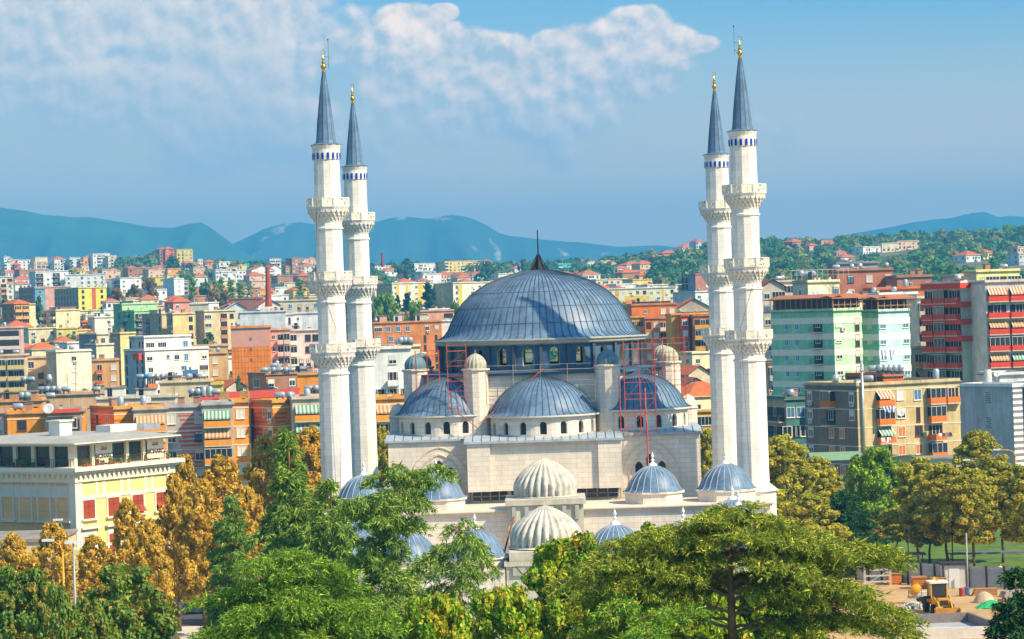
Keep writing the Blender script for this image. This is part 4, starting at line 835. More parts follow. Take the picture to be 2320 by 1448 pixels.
# ---------------- left middle distance
A = B(-30, -28, 56, 808, 745, 5, 'd8c6a2', R='gg/bb/bb', pc='d8bf72', label='tan block with yellow balconies at the left edge, rust roof slab', rc='b5704c')
B(48, 50, 104, 812, 752, 8, 'dcb98a', R='D./.m/.m', parent=A, nf=3)
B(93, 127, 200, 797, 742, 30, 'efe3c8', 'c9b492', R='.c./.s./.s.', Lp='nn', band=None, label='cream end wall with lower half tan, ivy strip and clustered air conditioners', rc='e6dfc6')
B(198, 201, 264, 818, 760, 6, 'dba56a', R='.b.s/.b.s/.b.s', pc='dc6a38', label='small tan block with one tall white framed balcony bay')
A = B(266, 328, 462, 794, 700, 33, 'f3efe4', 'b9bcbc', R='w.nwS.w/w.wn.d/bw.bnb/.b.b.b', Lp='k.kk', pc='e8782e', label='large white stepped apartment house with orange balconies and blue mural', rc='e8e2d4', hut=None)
B(282, 326, 425, 765, 706, 33, 'f0ece0', 'b4b8ba', R='dd.B', Lp='k..kk', parent=A, nf=1)
b = MB(); p = at(268, 818, 690); b.box(-.2, 3.6, -.8, 0, 0, 1.6); q = b.build('awning_box', mat('e2502c', .8, .08, 1), A[0]); q.location = (-1.2, 3.0, p.z); q.rotation_euler = (0, 0, -math.pi/2); q.name = 'balcony'
b = MB(); b.box(0, 4.3, -.05, 0, 0, 4.2, 0); b.box(.6, 1.4, -.07, -.05, 1.6, 2.6, 1); b.box(2.2, 4.2, -.07, -.05, 2.2, 2.9, 1); b.box(.5, 1.1, -.05, 0, 4.2, 5.3, 0); b.box(1.8, 2.4, -.05, 0, 4.2, 4.9, 0); b.build('mural', [mat('4a74a4', .85, .15, .8), mat('e0662e', .85, .1, 1)], A[0], (10.4, -.02, A[3]-9.6))
B(459, 461, 512, 802, 715, 6, 'dcb077', R='.s./.s.', label='plain tan wall building right of the white stepped house')
A = B(521, 523, 611, 744, 690, 4, 'f58c2c', R='', fh=4, label='tall orange tiled end wall with mauve top and three small windows')
b = MB(); w = A[1]; zt = A[3]; b.box(0, w, -.04, 0, zt-4.8, zt, 0); b.face([(0, -.04, zt), (w, -.04, zt), (w*.35, -.04, zt+.6)], 0); b.box(0, w, -.06, 0, zt-2.3, zt+.0, 1) if False else None
b.build('mauve_panel', mat('d69c88', .88, .08, .5), A[0])
b = MB()
for k in range(12): b.box(w*k/12-.03, w*k/12+.03, -.03, 0, zt-16, zt-4.8)
for k in range(7): b.box(0, w, -.03, 0, zt-5.8-1.4*k-.02, zt-5.8-1.4*k+.04)
b.build('panel_joint', mat('b9551c', .9, .1, 1), A[0])
for k in range(3): b = MB(); b.box(-.3, .3, -.08, 0, 0, .75); b.build('window', [mat('8a6a5c', .7, .1, 1)], A[0], (w*.5, 0, zt-3.2-2.6*k))
B(610, 612, 656, 748, 694, 6, 'f0b29a', R='nbg/nbg/nbb/nab', pc='f0c4b4', parent=A, nf=4)
B(654, 656, 722, 750, 705, 6, 'f0d8cc', R='g.mm/g.mm/gttt', pc='f0e8dc', label='pale pink and white block half hidden behind the nearest left minaret', hut=[(.1, .3, .2, .6, 1.2, 'f0b29a')])
B(598, 602, 700, 838, 640, 8, 'a9aeb0', R='..s', label='low grey shed roof with white drum tanks under the pink block')
B(420, 424, 515, 786, 770, 8, 'd9b47e', R='.m.', label='tan building partly behind a dark green tree above the white house')
# further left
A = B(-14, -12, 46, 744, 905, 6, 'd9b7a4', R='l/l/l', pc='e4d2c0', fh=3.2, label='pinkish block with deep loggias at the left edge below the orange roofed house')
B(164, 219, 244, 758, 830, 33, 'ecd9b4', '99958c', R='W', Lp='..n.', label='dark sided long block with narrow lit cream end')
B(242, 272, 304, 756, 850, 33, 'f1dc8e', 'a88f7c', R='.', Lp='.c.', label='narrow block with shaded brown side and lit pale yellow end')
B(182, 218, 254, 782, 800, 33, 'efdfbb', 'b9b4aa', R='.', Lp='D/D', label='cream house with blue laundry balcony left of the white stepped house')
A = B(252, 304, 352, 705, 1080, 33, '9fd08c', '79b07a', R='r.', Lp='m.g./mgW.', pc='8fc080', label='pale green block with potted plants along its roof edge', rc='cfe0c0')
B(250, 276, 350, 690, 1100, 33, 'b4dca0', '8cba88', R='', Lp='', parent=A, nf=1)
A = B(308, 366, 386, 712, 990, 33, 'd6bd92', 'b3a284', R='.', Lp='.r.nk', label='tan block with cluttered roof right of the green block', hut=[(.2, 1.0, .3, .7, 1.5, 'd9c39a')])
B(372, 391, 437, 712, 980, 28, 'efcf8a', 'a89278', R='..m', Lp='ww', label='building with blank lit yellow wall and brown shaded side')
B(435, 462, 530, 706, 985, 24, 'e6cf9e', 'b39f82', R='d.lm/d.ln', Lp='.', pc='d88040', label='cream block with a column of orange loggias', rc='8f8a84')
A = B(541, 543, 646, 709, 960, 4, 'd5dadb', R='', label='long white windowless warehouse wall with grey ribbed cladding')
B(644, 646, 665, 713, 962, 4, 'f0efe8', R='k', parent=A, nf=1)
B(663, 665, 724, 711, 965, 5, 'dde2e4', R='n..', label='white shed with small blue sign box beside the warehouse')
B(588, 590, 724, 684, 1060, 5, 'd6cdb4', R='.BtBttB', label='beige school-like block with rooftop solar frames behind the warehouse', fh=3.2)
A = B(568, 585, 632, 693, 1040, 20, 'dcd8cc', R='tttt', roof='gable', rc='tile', label='grey gable fronted pavilion with pergola columns at the foot of the brick chimney')
B(508, 512, 560, 702, 1080, 12, 'd8dcd0', R='w.', roof='gable', rc='dde0d2', label='small house with pale metal gable roof left of the pavilion')
B(366, 392, 427, 684, 1150, 30, 'e39a86', 'c08070', R='w.', Lp='w', roof='hip', label='pink house with wide orange hip roof in the left middle distance')
B(426, 430, 472, 690, 1120, 8, 'c9c0a4', R='.', label='low flat grey shed beside the pink hip roofed house', cat='shed')
B(518, 522, 600, 678, 1300, 6, '9c6652', R='', label='long low brown brick hall left of the chimney foot')
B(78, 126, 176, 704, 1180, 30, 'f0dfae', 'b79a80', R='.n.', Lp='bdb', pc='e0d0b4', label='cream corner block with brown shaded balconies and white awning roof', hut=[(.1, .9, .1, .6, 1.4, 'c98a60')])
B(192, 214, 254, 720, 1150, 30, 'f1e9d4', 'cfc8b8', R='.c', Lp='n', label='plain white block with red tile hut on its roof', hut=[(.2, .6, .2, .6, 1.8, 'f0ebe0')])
A = B(-10, 32, 63, 688, 1180, 30, 'efa832', 'b98048', R='bb', Lp='mm', pc='f0b040', roof='hip', label='bright orange yellow house with red hip roof at far left'); B(60, 62, 79, 690, 1185, 20, 'f0e2b4', R='', parent=A, nf=1)
B(-6, 0, 28, 628, 1500, 20, 'e8dccb', R='ml/lw', pc='e89038', label='white and orange tower block at the extreme left below the hills')
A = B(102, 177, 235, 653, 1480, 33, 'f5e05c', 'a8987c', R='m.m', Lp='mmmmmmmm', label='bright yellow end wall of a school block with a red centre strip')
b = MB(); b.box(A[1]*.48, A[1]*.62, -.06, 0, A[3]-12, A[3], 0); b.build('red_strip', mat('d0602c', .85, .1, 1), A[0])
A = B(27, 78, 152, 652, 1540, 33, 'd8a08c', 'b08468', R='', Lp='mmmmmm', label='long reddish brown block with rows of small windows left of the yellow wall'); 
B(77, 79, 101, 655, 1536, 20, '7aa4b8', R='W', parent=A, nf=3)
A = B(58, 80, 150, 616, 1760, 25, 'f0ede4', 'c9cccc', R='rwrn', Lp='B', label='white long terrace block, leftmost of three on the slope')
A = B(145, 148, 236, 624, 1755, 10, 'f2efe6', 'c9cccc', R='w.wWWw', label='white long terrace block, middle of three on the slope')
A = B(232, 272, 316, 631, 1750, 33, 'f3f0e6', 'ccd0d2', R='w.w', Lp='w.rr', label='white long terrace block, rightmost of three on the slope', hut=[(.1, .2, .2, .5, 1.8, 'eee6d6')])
A = B(362, 394, 415, 632, 1740, 33, 'f2f0ea', 'c4d4dc', R='n', Lp='nnnn', label='white block with chimneys beside the tall poplar', hut=[(.2, .8, .2, .5, 1.2, 'eee6d6')])
B(411, 414, 426, 637, 1745, 10, 'eed2c0', R='b', label='narrow pale pink house touching the white block near the poplar')
chimney(606, 606, 695, 1035, .95, 'b5532c', 'tall orange brick factory chimney rising in front of the left hills')
chimney(866, 573, 605, 1700, .8, '8a5a48', 'thin distant brick chimney between minarets and dome')

# ---------------- between the left minarets and the dome
A = B(842, 846, 930, 792, 492, 6, 'f0ece4', R='.W./.b./bbb', pc='f3f0ea', label='white block with projecting balconies below three round tanks')
A = B(850, 895, 950, 787, 520, 30, 'e6d8bc', 'cfc3a8', R='..', Lp='n', label='cream rooftop tower carrying three white round tanks', rc='7d6a5c')
tanks([908, 919, 929], 783, 518, 'the cream rooftop tower by the mosque', 'hhh')
A = B(842, 846, 1000, 733, 880, 5, 'e88e48', R='dBBB.cw/BBB.kk', fh=3.1, label='orange office block with long grey strip of windows left of the dome', hut=[(.03, .2, .2, .5, 2.4, 'e8a890'), (.3, .42, .2, .5, 2.6, 'ded6c8'), (.62, .8, .2, .5, 2.4, 'dccdb2')])
B(998, 1000, 1040, 728, 885, 5, 'f2f2ee', R='', label='blank white slab wall touching the left edge of the dome')
B(950, 953, 1028, 706, 960, 8, 'e9a884', R='w.l', roof='flat', label='pink terrace house with small white gable canopy left of the dome')
A = B(848, 888, 980, 643, 1400, 30, 'f0e8cf', 'b3a878', R='wswwWw/w.wwWw', Lp='.W', label='cream long block with yellow panels, left of the pair by the conifers')
for fx, fw in ((.1, .07), (.32, .07), (.62, .12)): b = MB(); b.box(A[1]*fx, A[1]*(fx+fw), -.05, 0, A[3]-11, A[3]-.6, 0); b.build('yellow_panel', mat('f0c428', .85, .08, 1), A[0])
A = B(976, 1026, 1180, 642, 1395, 30, 'f1e6cc', 'b0a67e', R='w.wwwWwww/W.wwwwwww', Lp='.W.', label='cream long block with yellow panels, right of the pair, running behind the dome')
for fx, fw in ((.08, .05), (.5, .12)): b = MB(); b.box(A[1]*fx, A[1]*(fx+fw), -.05, 0, A[3]-(11 if fw < .1 else 6), A[3]-(.6 if fw < .1 else 3.2), 0); b.build('yellow_panel', mat('f0c428', .85, .08, 1), A[0])
A = B(1372, 1374, 1531, 656, 1300, 5, 'f2e6bf', R='mwwwwmwwWm/.w.w.w.w.w', label='cream long block with wide yellow stripe right of the dome')
for x0, x1, z0, z1 in ((.13, .18, .5, 9), (.26, .62, 3.4, 5.4), (.8, .83, .5, 9)): b = MB(); b.box(A[1]*x0, A[1]*x1, -.05, 0, A[3]-z1, A[3]-z0, 0); b.build('yellow_panel', mat('f2c030', .85, .08, 1), A[0])
# ---------------- right of the dome
A = B(1428, 1431, 1533, 692, 800, 6, 'de7c34', R='.n.ss', fh=3.1, label='burnt orange penthouse block right of the dome with glass railing', nf=1, hut=[(.1, .9, .2, .6, .9, '9a6a58')])
B(1420, 1423, 1461, 720, 794, 6, 'e2a02c', R='bb', pc='efa528', parent=A, nf=4)
B(1459, 1461, 1494, 722, 790, 6, 'e67c2e', R='ms/ss', parent=A, nf=5)
B(1490, 1493, 1522, 722, 796, 6, 'c99a6a', R='b/r', pc='e6e0d6', parent=A, nf=5)
A = B(1519, 1521, 1610, 714, 780, 6, 'efa91e', R='..g/.b', pc='efa91e', label='bright yellow block with a vertical red strip beside the right minarets')
B(1541, 1543, 1560, 716, 776, 6, 'e8502c', R='w/s/W', parent=A, nf=5)
B(1568, 1570, 1614, 716, 774, 6, 'c4703a', R='b/g/b', pc='e8a01e', parent=A, nf=5)
B(1531, 1534, 1612, 700, 900, 6, 'b9a28c', R='gg', roof='gable', rc='tile', label='house with wide orange roof and dark glazed terrace behind the yellow block')
A = B(1727, 1730, 1760, 684, 780, 6, 'e67c2e', R='.b', pc='efa528', label='orange balcony strip immediately right of the nearest right minaret')
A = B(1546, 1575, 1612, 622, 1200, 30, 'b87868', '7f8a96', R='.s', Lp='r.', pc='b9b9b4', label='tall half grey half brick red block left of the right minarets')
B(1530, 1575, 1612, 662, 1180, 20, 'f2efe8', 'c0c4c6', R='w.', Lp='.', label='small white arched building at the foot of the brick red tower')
B(1531, 1560, 1610, 848, 640, 25, 'd9c8a8', 'b5a98e', R='.', roof='gable', rc='tile', label='house with bright orange tiled roof beside the rightmost turret')
B(1538, 1542, 1612, 880, 600, 8, 'c9bea8', R='.n.', roof='gable', rc='tile2', label='house with brown tiled roof below the bright orange one')
B(1528, 1531, 1618, 935, 560, 8, 'e6b040', R='.D', band=('f0c860', .2), label='orange yellow house with square window left of the farther right minaret')
# ---------------- right: turquoise block and neighbours
AQ = 'a9dcae'
A = B(1762, 1888, 1956, 704, 508, 33, 'c2e6b4', '93cfae', R='w.t', Lp='.SS.r.', fh=2.95, pc='d9cdbb', band=('ece2d0', 1.15), label='turquoise green apartment block with cream bands and brown roof canopy', pad=1.3)
A2 = B(1954, 1990, 2066, 706, 512, 33, 'c4ece0', '8ccab4', R='B..B', Lp='s', fh=2.95, pc='e8e4da', band=('f6f2ea', 1.2), parent=A, pad=1.3)
def canopy(A, parent, w, D, zt, rot=0, off=(0, 0)):
    b = MB(); b.face([(-1.0, -1.0, zt+2.4), (w+1, -1.0, zt+2.4), (w+1, 2.2, zt+3.1), (-1, 2.2, zt+3.1)], 0); b.face([(-1.0, D, zt+2.4), (-1.0, -1.0, zt+2.4), (2.2, -1, zt+3.1), (2.2, D, zt+3.1)], 0); b.box(-1, w+1, -1.05, -1.0, zt+2.2, zt+2.42, 0); b.box(-1.05, -1, -1, D, zt+2.2, zt+2.42, 0); b.box(2.2, w+1, 2.2, D, zt+2.9, zt+3.05, 0)
    n = int((w+1)/1.5)
    for k in range(n+1): x = -.5+(w+.5)*k/n; b.box(x-.06, x+.06, -.5, -.38, zt+.4, zt+2.4, 1)
    n = int(D/1.5)
    for k in range(n+1): y = -.5+(D)*k/n; b.box(-.5, -.38, y-.06, y+.06, zt+.4, zt+2.4, 1)
    b.box(.7, w, .7, D, zt+.4, zt+2.4, 2)
    for zz in (.95, 1.1): b.box(-.5, w+.5, -.5, -.42, zt+zz, zt+zz+.06, 1)
    return b
for (r, w, D, zt, wall) in (A, A2): canopy(None, None, w, min(D, 22), zt).build('roof_canopy', [mat('b3714a', .85, .15, .8), mat('c08a5c', .8, .1, 2), mat('5a443e', .6, .3, 1)], wall)
B(1800, 1830, 1906, 640, 530, 30, 'ece2b8', 'c4c8ac', R='.W.w', Lp='n', pc='b8b8a0', label='cream and green penthouse with rooftop pergola frame above the turquoise block', zb=28, hut=[(.0, 1, .1, .9, .25, 'c8b090')])
b = MB(); p = at(1830, 640, 530)
for i in range(12): b.tube((-3+i*1.0, 0, .4), (-3+i*1.0, 0, 2.4), .04, 4); b.tube((-3+i*1.0, 0, 2.4), (-3+i*1.0, 4, 2.4), .04, 4)
b.tube((-3, 0, 2.4), (8.5, 0, 2.4), .05, 4); b.tube((-3, 4, 2.4), (8.5, 4, 2.4), .05, 4); b.tube((-3, 0, 1.4), (8.5, 0, 1.4), .03, 4); tag(b.build('pergola_frame', mat('d8d0be', .7, .1, 2), None, (p.x, 531, p.z)), 'bare pale pergola frame on top of the cream penthouse', 'pergola')
B(1778, 1862, 2008, 683, 526, 30, 'ebe3d0', 'b9b6b0', R='', Lp='', label='long pale parapet storey between the penthouse and brown canopy', zb=24)
tanks([1815, 1828, 1842], 632, 534, 'the cream penthouse', 'hxh')
dish(1840, 676, 520, 'the pale parapet left part', .55); dish(1851, 676, 520, 'the pale parapet beside another dish', .5)
tag(col.objects[-1], 'round satellite dish on the pale parapet, right of its twin'); dish(1925, 680, 520, 'the pale parapet right part', .8)
# laundry of the turquoise block
def laundry(u, v, Y, w, n, cols, label, h=1.1, rz=0):
    p = at(u, v, Y); b = MB(); rr = random.Random(int(u)); b.tube((0, 0, 0), (w, 0, 0), .02, 4, 0); b.tube((0, -.0, 0), (0, .9, 0), .03, 4, 0); b.tube((w, 0, 0), (w, .9, 0), .03, 4, 0)
    for i in range(n):
        x0 = w*i/n+.03; x1 = w*(i+1)/n-.03; hh = h*rr.uniform(.6, 1.25); sw = rr.uniform(-.15, .3); m = 1+i % len(cols)
        b.face([(x0, -.02, 0), (x1, -.02, 0), ((x1+sw), -.1, -hh), ((x0+sw+.04), -.06, -hh*.93)], m)
    tag(b.build('laundry_line', [mat('77706a', .6, .1, 2)]+[mat(c, .85, .1, 2) for c in cols], None, (p.x, Y, p.z), rz), label, 'laundry', 'laundry lines')
laundry(1991, 794, 505, 3.6, 9, ['f2f0ee', '5a64b4', 'e9d8d4', '7fa4a8', 'e8e4f0'], 'colourful laundry hanging from the right wing of the turquoise block', 1.6, math.radians(33))
B(1893, 1895, 1990, 598, 640, 6, '8d8f96', R='.DD', label='grey rooftop storey with long windows and chimney behind the turquoise block', rc='7f8288', zb=35)
B(1893, 1895, 2024, 614, 630, 6, 'c07a60', R='.w.s.w', fh=3.1, label='large brownish red block below the grey rooftop storey')
B(1722, 1724, 1778, 652, 640, 8, 'c9bda8', R='wD', roof='gable', rc='tile2', label='pale block with dark glazed top floor and brown roof right of the minaret')
B(1738, 1740, 1800, 640, 650, 8, 'cfc7b4', R='.g/wd/wd', label='grey beige block with dark balconies left of the cream penthouse')
A = B(1990, 1992, 2080, 668, 560, 8, 'e9e9e2', R='', label='large white panelled box building right of the turquoise block', rc='d3d3ca')
B(1980, 1982, 2118, 656, 572, 6, 'd87c48', R='.d..', label='orange brown terrace storey with white awning above the white box', zb=30, fh=2.6, rc='b06a48')
B(2030, 2032, 2112, 628, 620, 6, 'b27a66', R='.n.n', label='roof terrace with cane screens and air conditioners below the hill', zb=30)
B(2076, 2078, 2112, 676, 545, 6, 'd7cfb8', R='g/b/b', pc='c9bda4', label='narrow beige block between the white box and red banded block')
B(1990, 2070, 2105, 790, 530, 30, 'c7bda6', 'a99f90', R='b/a/b', Lp='', pc='d87c48', label='shaded block with orange balconies between the turquoise and the red banded one')
RD = 'e0472c'
A = B(2108, 2176, 2234, 642, 520, 33, 'd8dcc8', 'c0a898', R='.s', Lp='bgb', fh=3.05, pc=RD, label='tall apartment block with bright red balcony bands and striped awnings', pad=1.0, rc='a86a50')
B(2226, 2232, 2335, 640, 512, 10, 'dccfc4', R='RR/bb/aa/gg/aG/bb/ag', fh=3.05, pc=RD, parent=A, pad=.9)
for (r, w, D, zt, wall) in (A,):
    b = MB()
    for k in (0, 3.6, 6.8, 10): b.box(-.8, w*.98, -.9, -.8, zt-.9-k, zt-k+.1, 0); b.box(-.9, -.8, -.9, D, zt-.9-k, zt-k+.1, 0)
    b.build('red_band', mat(RD, .8, .08, 1), wall)
B(2192, 2212, 2316, 616, 560, 20, 'efe08e', 'b9a68c', R='tDmD', Lp='n', label='pale yellow penthouse on top of the red banded block', zb=30)
B(2163, 2165, 2206, 626, 585, 6, 'd9cdb4', R='.', label='small brick chimney house with dish left of the yellow penthouse', zb=30)
# brown block and its roof hut
A = B(1841, 1941, 2192, 874, 440, 27, 'cdb684', '8f7868', R='.RsBgb/.gwkg./.Gomb./.roog./.roog.', Lp='c.g.c/c.r.w/w.oo./c.oo.', fh=2.95, pc='e0782c', band=('eadcc0', .12), label='brown grey apartment block with cream bands and two columns of orange balconies')
b = MB(); b.tube((.8, -.35, 0), (.8, -.35, A[3]+4.0), .22, 8); b.tube((.8, -.6, A[3]+2.4), (.3, -.6, A[3]+2.4), .18, 6); b.build('flue_pipe', mat('b9bdc0', .35, .15, 2, metal=.5), A[0])
B(1969, 2000, 2050, 852, 452, 27, 'c96a3c', '7f5a50', R='nt.n', Lp='n', label='small brick roof hut carrying a row of round tanks', zb=10)
tanks([1979, 1993, 2004, 2015, 2027, 2040], 848, 450, 'the brick roof hut by the turquoise block', 'xhhhhh')
laundry(2000, 921, 433, 2.2, 7, ['f2f0ee', '4a58b8', 'e8e4f0', '6a4ab0'], 'white and blue laundry on the left balcony of the brown block', .9, math.radians(27)); laundry(1996, 992, 433, 2.2, 6, ['f2f0ee', 'e0c8b8', '394a5a'], 'white laundry on a lower balcony of the brown block', .7, math.radians(27))
laundry(2125, 982, 433, 2.6, 4, ['f4f2ee', 'e87a6a'], 'white sheet and pink cloth on a right balcony of the brown block', .6, math.radians(27))
dish(2041, 950, 434, 'the front wall of the brown block', .6); antenna(1986, 868, 445, 4.5, 'the brown block near the hut'); antenna(2096, 862, 445, 3, 'the brown block right part'); dish(2258, 862, 440, 'the grey blind walled house', .5)
A = B(2200, 2294, 2352, 876, 425, 30, 'f2f2f0', 'b3b9bf', R='...', Lp='', label='grey blind walled building with white striped front and blue edge at the right', rc='c9c4ba')
b = MB()
for k in range(16): b.box(0, A[1], -.05, 0, A[3]-1.2-k*.95, A[3]-.8-k*.95, 0)
b.box(2.0, 2.7, -.3, 0, A[3]-20, A[3]+.2, 1); b.build('facade_stripe', [mat('8a8078', .8, .1, 1), mat('2a4ab0', .6, .1, 1)], A[0])
b = MB()
for z in (6.5, 2.6):
    for i in range(3):
        for j in range(6): b.box(-.03, 0, A[2]*.42+i*.4+(j % 2)*.2, A[2]*.42+i*.4+.2+(j % 2)*.2, A[3]-z+j*.3, A[3]-z+.18+j*.3)
b.build('vent_block', mat('555c62', .8, .1, 2), A[0])
B(2262, 2264, 2330, 850, 450, 8, 'e6e4de', R='.w', label='white roof room behind the grey blind wall', zb=10)
tag(chimney(2238, 858, 880, 440, .5, 'e8e2d4', 'short white chimney on the roof behind the brown block') or col.objects[-1])
A = B(1742, 1780, 1846, 905, 470, 15, '4f7f78', 'b9a48c', R='BBg/DD./DD.', Lp='r', fh=3.3, pc='6a8f8a', label='dark teal glass fronted block with roof garden left of the brown block')
B(1738, 1740, 1790, 822, 560, 8, 'b9a090', R='gs/cw/ww', label='shaded pink brown balconied house below the nearest right minaret galleries')
B(1740, 1742, 1770, 792, 650, 8, 'e4dac4', R='n', label='tiny white block with tanks right of the minaret')
tanks([1752, 1764, 1776], 812, 560, 'the shaded pink brown house', 'hxh')
b = MB(); p = at(1880, 1040, 420); b.face([(-3, -4, 0), (5, -4, 0), (5, 3, .9), (-3, 3, .9)], 0); 
for x, y in ((-2.8, -3.8), (4.8, -3.8), (4.8, 2.8), (-2.8, 2.8)): b.tube((x, y, -p.z), (x, y, .2), .12, 5, 1)
tag(b.build('green_canopy', [mat('7f9f78', .8, .1, 1), mat('b06a40', .8, .1, 1)], None, (p.x, 420, p.z)), 'pale green fabric canopy in front of the brown block left part', 'canopy')
b = MB(); p = at(2150, 1040, 405); b.box(-4.5, 4.5, 0, 6, -p.z, 0, 0); b.box(-3.5, 1, -.05, 0, -2.8, -.6, 1); b.box(-4.7, 4.7, -.3, 6, 0, .25, 2); tag(b.build('low_shop', [mat('d9c4a8', .85, .12, 1), DARK, ROOFC], None, (p.x, 405, p.z)), 'low flat roofed shed with satellite dish behind the park trees', 'building', 'low buildings by the park')

HBOX = []
# ================================================================== far houses on the hills (u, v top, width px, Y, wall, roof kind, floors pattern)
HC = {'w': 'f3efe6', 'p': 'ecc2a0', 'o': 'f0a24a', 'y': 'f2d268', 'b': 'b98058', 'c': 'efdcae', 't': '3fc0b8', 'g': 'c9d8c0', 'a': 'cfd4d4', 'r': 'd8703c'}
CN = {'w': 'white', 'p': 'pink', 'o': 'orange', 'y': 'yellow', 'b': 'brick brown', 'c': 'cream', 't': 'teal', 'g': 'pale green', 'a': 'grey', 'r': 'red orange'}
FARL = [(0, 583, 16, 2500, 'w', 'f'), (12, 589, 20, 2400, 'p', 'f'), (24, 600, 16, 2250, 'r', 'h'), (40, 590, 26, 2480, 'w', 'f'), (56, 594, 38, 2300, 'p', 'f'), (80, 584, 18, 2560, 'c', 'f'), (108, 587, 28, 2480, 'w', 'h'), (158, 584, 24, 2460, 'w', 'f'), (172, 588, 16, 2440, 'b', 'f'), (188, 583, 18, 2460, 'o', 'f'), (210, 576, 26, 2540, 'w', 'f'), (233, 580, 22, 2520, 'c', 'f'),
        (44, 612, 36, 2050, 'b', 'f'), (110, 603, 24, 2200, 'w', 'f'), (150, 612, 28, 2000, 'y', 'h'), (178, 604, 16, 2180, 'c', 'f'), (196, 618, 34, 1950, 'w', 'h'), (236, 614, 26, 2000, 'p', 'h'), (290, 608, 48, 2150, 'b', 'f'), (340, 606, 24, 2180, 'c', 'h'), (0, 618, 30, 1900, 'w', 'h'), (20, 644, 34, 1600, 'w', 'h'),
        (361, 565, 12, 2620, 'b', 'h'), (374, 564, 14, 2600, 'r', 'h'), (400, 566, 26, 2610, 'y', 'f'), (408, 596, 26, 2400, 'p', 'h'), (440, 588, 14, 2450, 'c', 'f'), (454, 594, 24, 2400, 'o', 'h'), (479, 598, 22, 2380, 'g', 'h'), (496, 594, 18, 2400, 'w', 'f'), (470, 612, 34, 2200, 'w', 'f'), (502, 606, 26, 2250, 'p', 'f'), (530, 601, 20, 2300, 'y', 'f'), (546, 598, 14, 2320, 't', 'f'), (524, 612, 24, 2180, 'w', 'f'),
        (570, 612, 34, 2150, 'w', 'g'), (608, 610, 20, 2200, 'w', 'g'), (611, 588, 18, 2500, 'w', 'f'), (634, 604, 24, 2300, 'o', 'h'), (658, 603, 40, 2150, 'w', 'h'), (676, 588, 28, 2550, 'p', 'f'), (644, 586, 32, 2580, 'b', 'f'), (690, 624, 24, 1950, 'r', 'h'), (700, 588, 14, 2500, 'w', 'h'), (372, 676, 30, 1250, 'b', 'h'), (228, 684, 30, 1240, 'w', 'h'), (20, 716, 52, 1050, 'w', 'h'), (176, 712, 24, 1120, 'p', 'h'), (176, 730, 20, 1060, 'r', 'h'), (256, 748, 40, 940, 'c', 'f')]
FARM = [(840, 604, 24, 2200, 'w', 'f'), (858, 603, 20, 2180, 'c', 'f'), (872, 614, 26, 2000, 'w', 'h'), (902, 624, 20, 1850, 'w', 'h'), (938, 598, 36, 2150, 'w', 'f'), (934, 616, 40, 1850, 'a', 'f'), (958, 622, 30, 1750, 'w', 'f'), (985, 596, 22, 2250, 'b', 'f'), (1007, 593, 60, 2250, 'y', 'f'), (980, 622, 34, 1650, 'p', 'h'), (1018, 624, 34, 1640, 'w', 'h'), (1052, 622, 32, 1700, 'g', 'h'), (1074, 618, 28, 1750, 'w', 'h'), (1088, 592, 18, 2400, 'g', 'h'),
        (1100, 634, 40, 1550, 'r', 'f'), (1152, 608, 26, 2100, 'w', 'h'), (1264, 598, 24, 2050, 't', 'f'), (1312, 594, 36, 2100, 'w', 'f'), (1350, 592, 26, 2150, 'c', 'f'), (1374, 596, 18, 2120, 'p', 'g'), (1296, 618, 20, 1900, 'p', 'h'), (1350, 634, 54, 1550, 'c', 'f'), (1320, 622, 30, 1700, 'w', 'h'), (1388, 608, 28, 1950, 'w', 'h'), (1410, 618, 30, 1850, 'b', 'h'), (1420, 600, 30, 2200, 'w', 'h'), (1438, 624, 24, 1850, 'o', 'h'), (1396, 645, 38, 1500, 'w', 'f'),
        (1450, 598, 24, 2200, 'p', 'h'), (1461, 580, 42, 2150, 'o', 'f'), (1500, 574, 28, 2250, 'b', 'h'), (1524, 572, 20, 2280, 'p', 'h'), (1530, 560, 40, 2350, 'w', 'h'), (1563, 547, 26, 2450, 'a', 'h'), (1330, 655, 44, 1400, 'c', 'h')]
FARR = [(1777, 548, 34, 2350, 'b', 'h'), (1826, 556, 20, 2250, 'p', 'h'), (1842, 545, 34, 2200, 'o', 'f'), (1880, 552, 16, 2300, 'p', 'h'), (1913, 560, 78, 2000, 'w', 'f'), (1886, 572, 24, 1950, 'w', 'h'), (1908, 582, 22, 1850, 'p', 'h'), (1998, 552, 30, 2250, 'c', 'f'), (2033, 547, 40, 2150, 'p', 'f'), (2165, 578, 44, 1900, 'w', 'h'), (2228, 572, 20, 2000, 'c', 'h'), (2286, 560, 36, 1850, 'p', 'f'), (2168, 632, 40, 1300, 'w', 'h'), (2290, 575, 34, 1750, 'a', 'f')]
_seen = {}
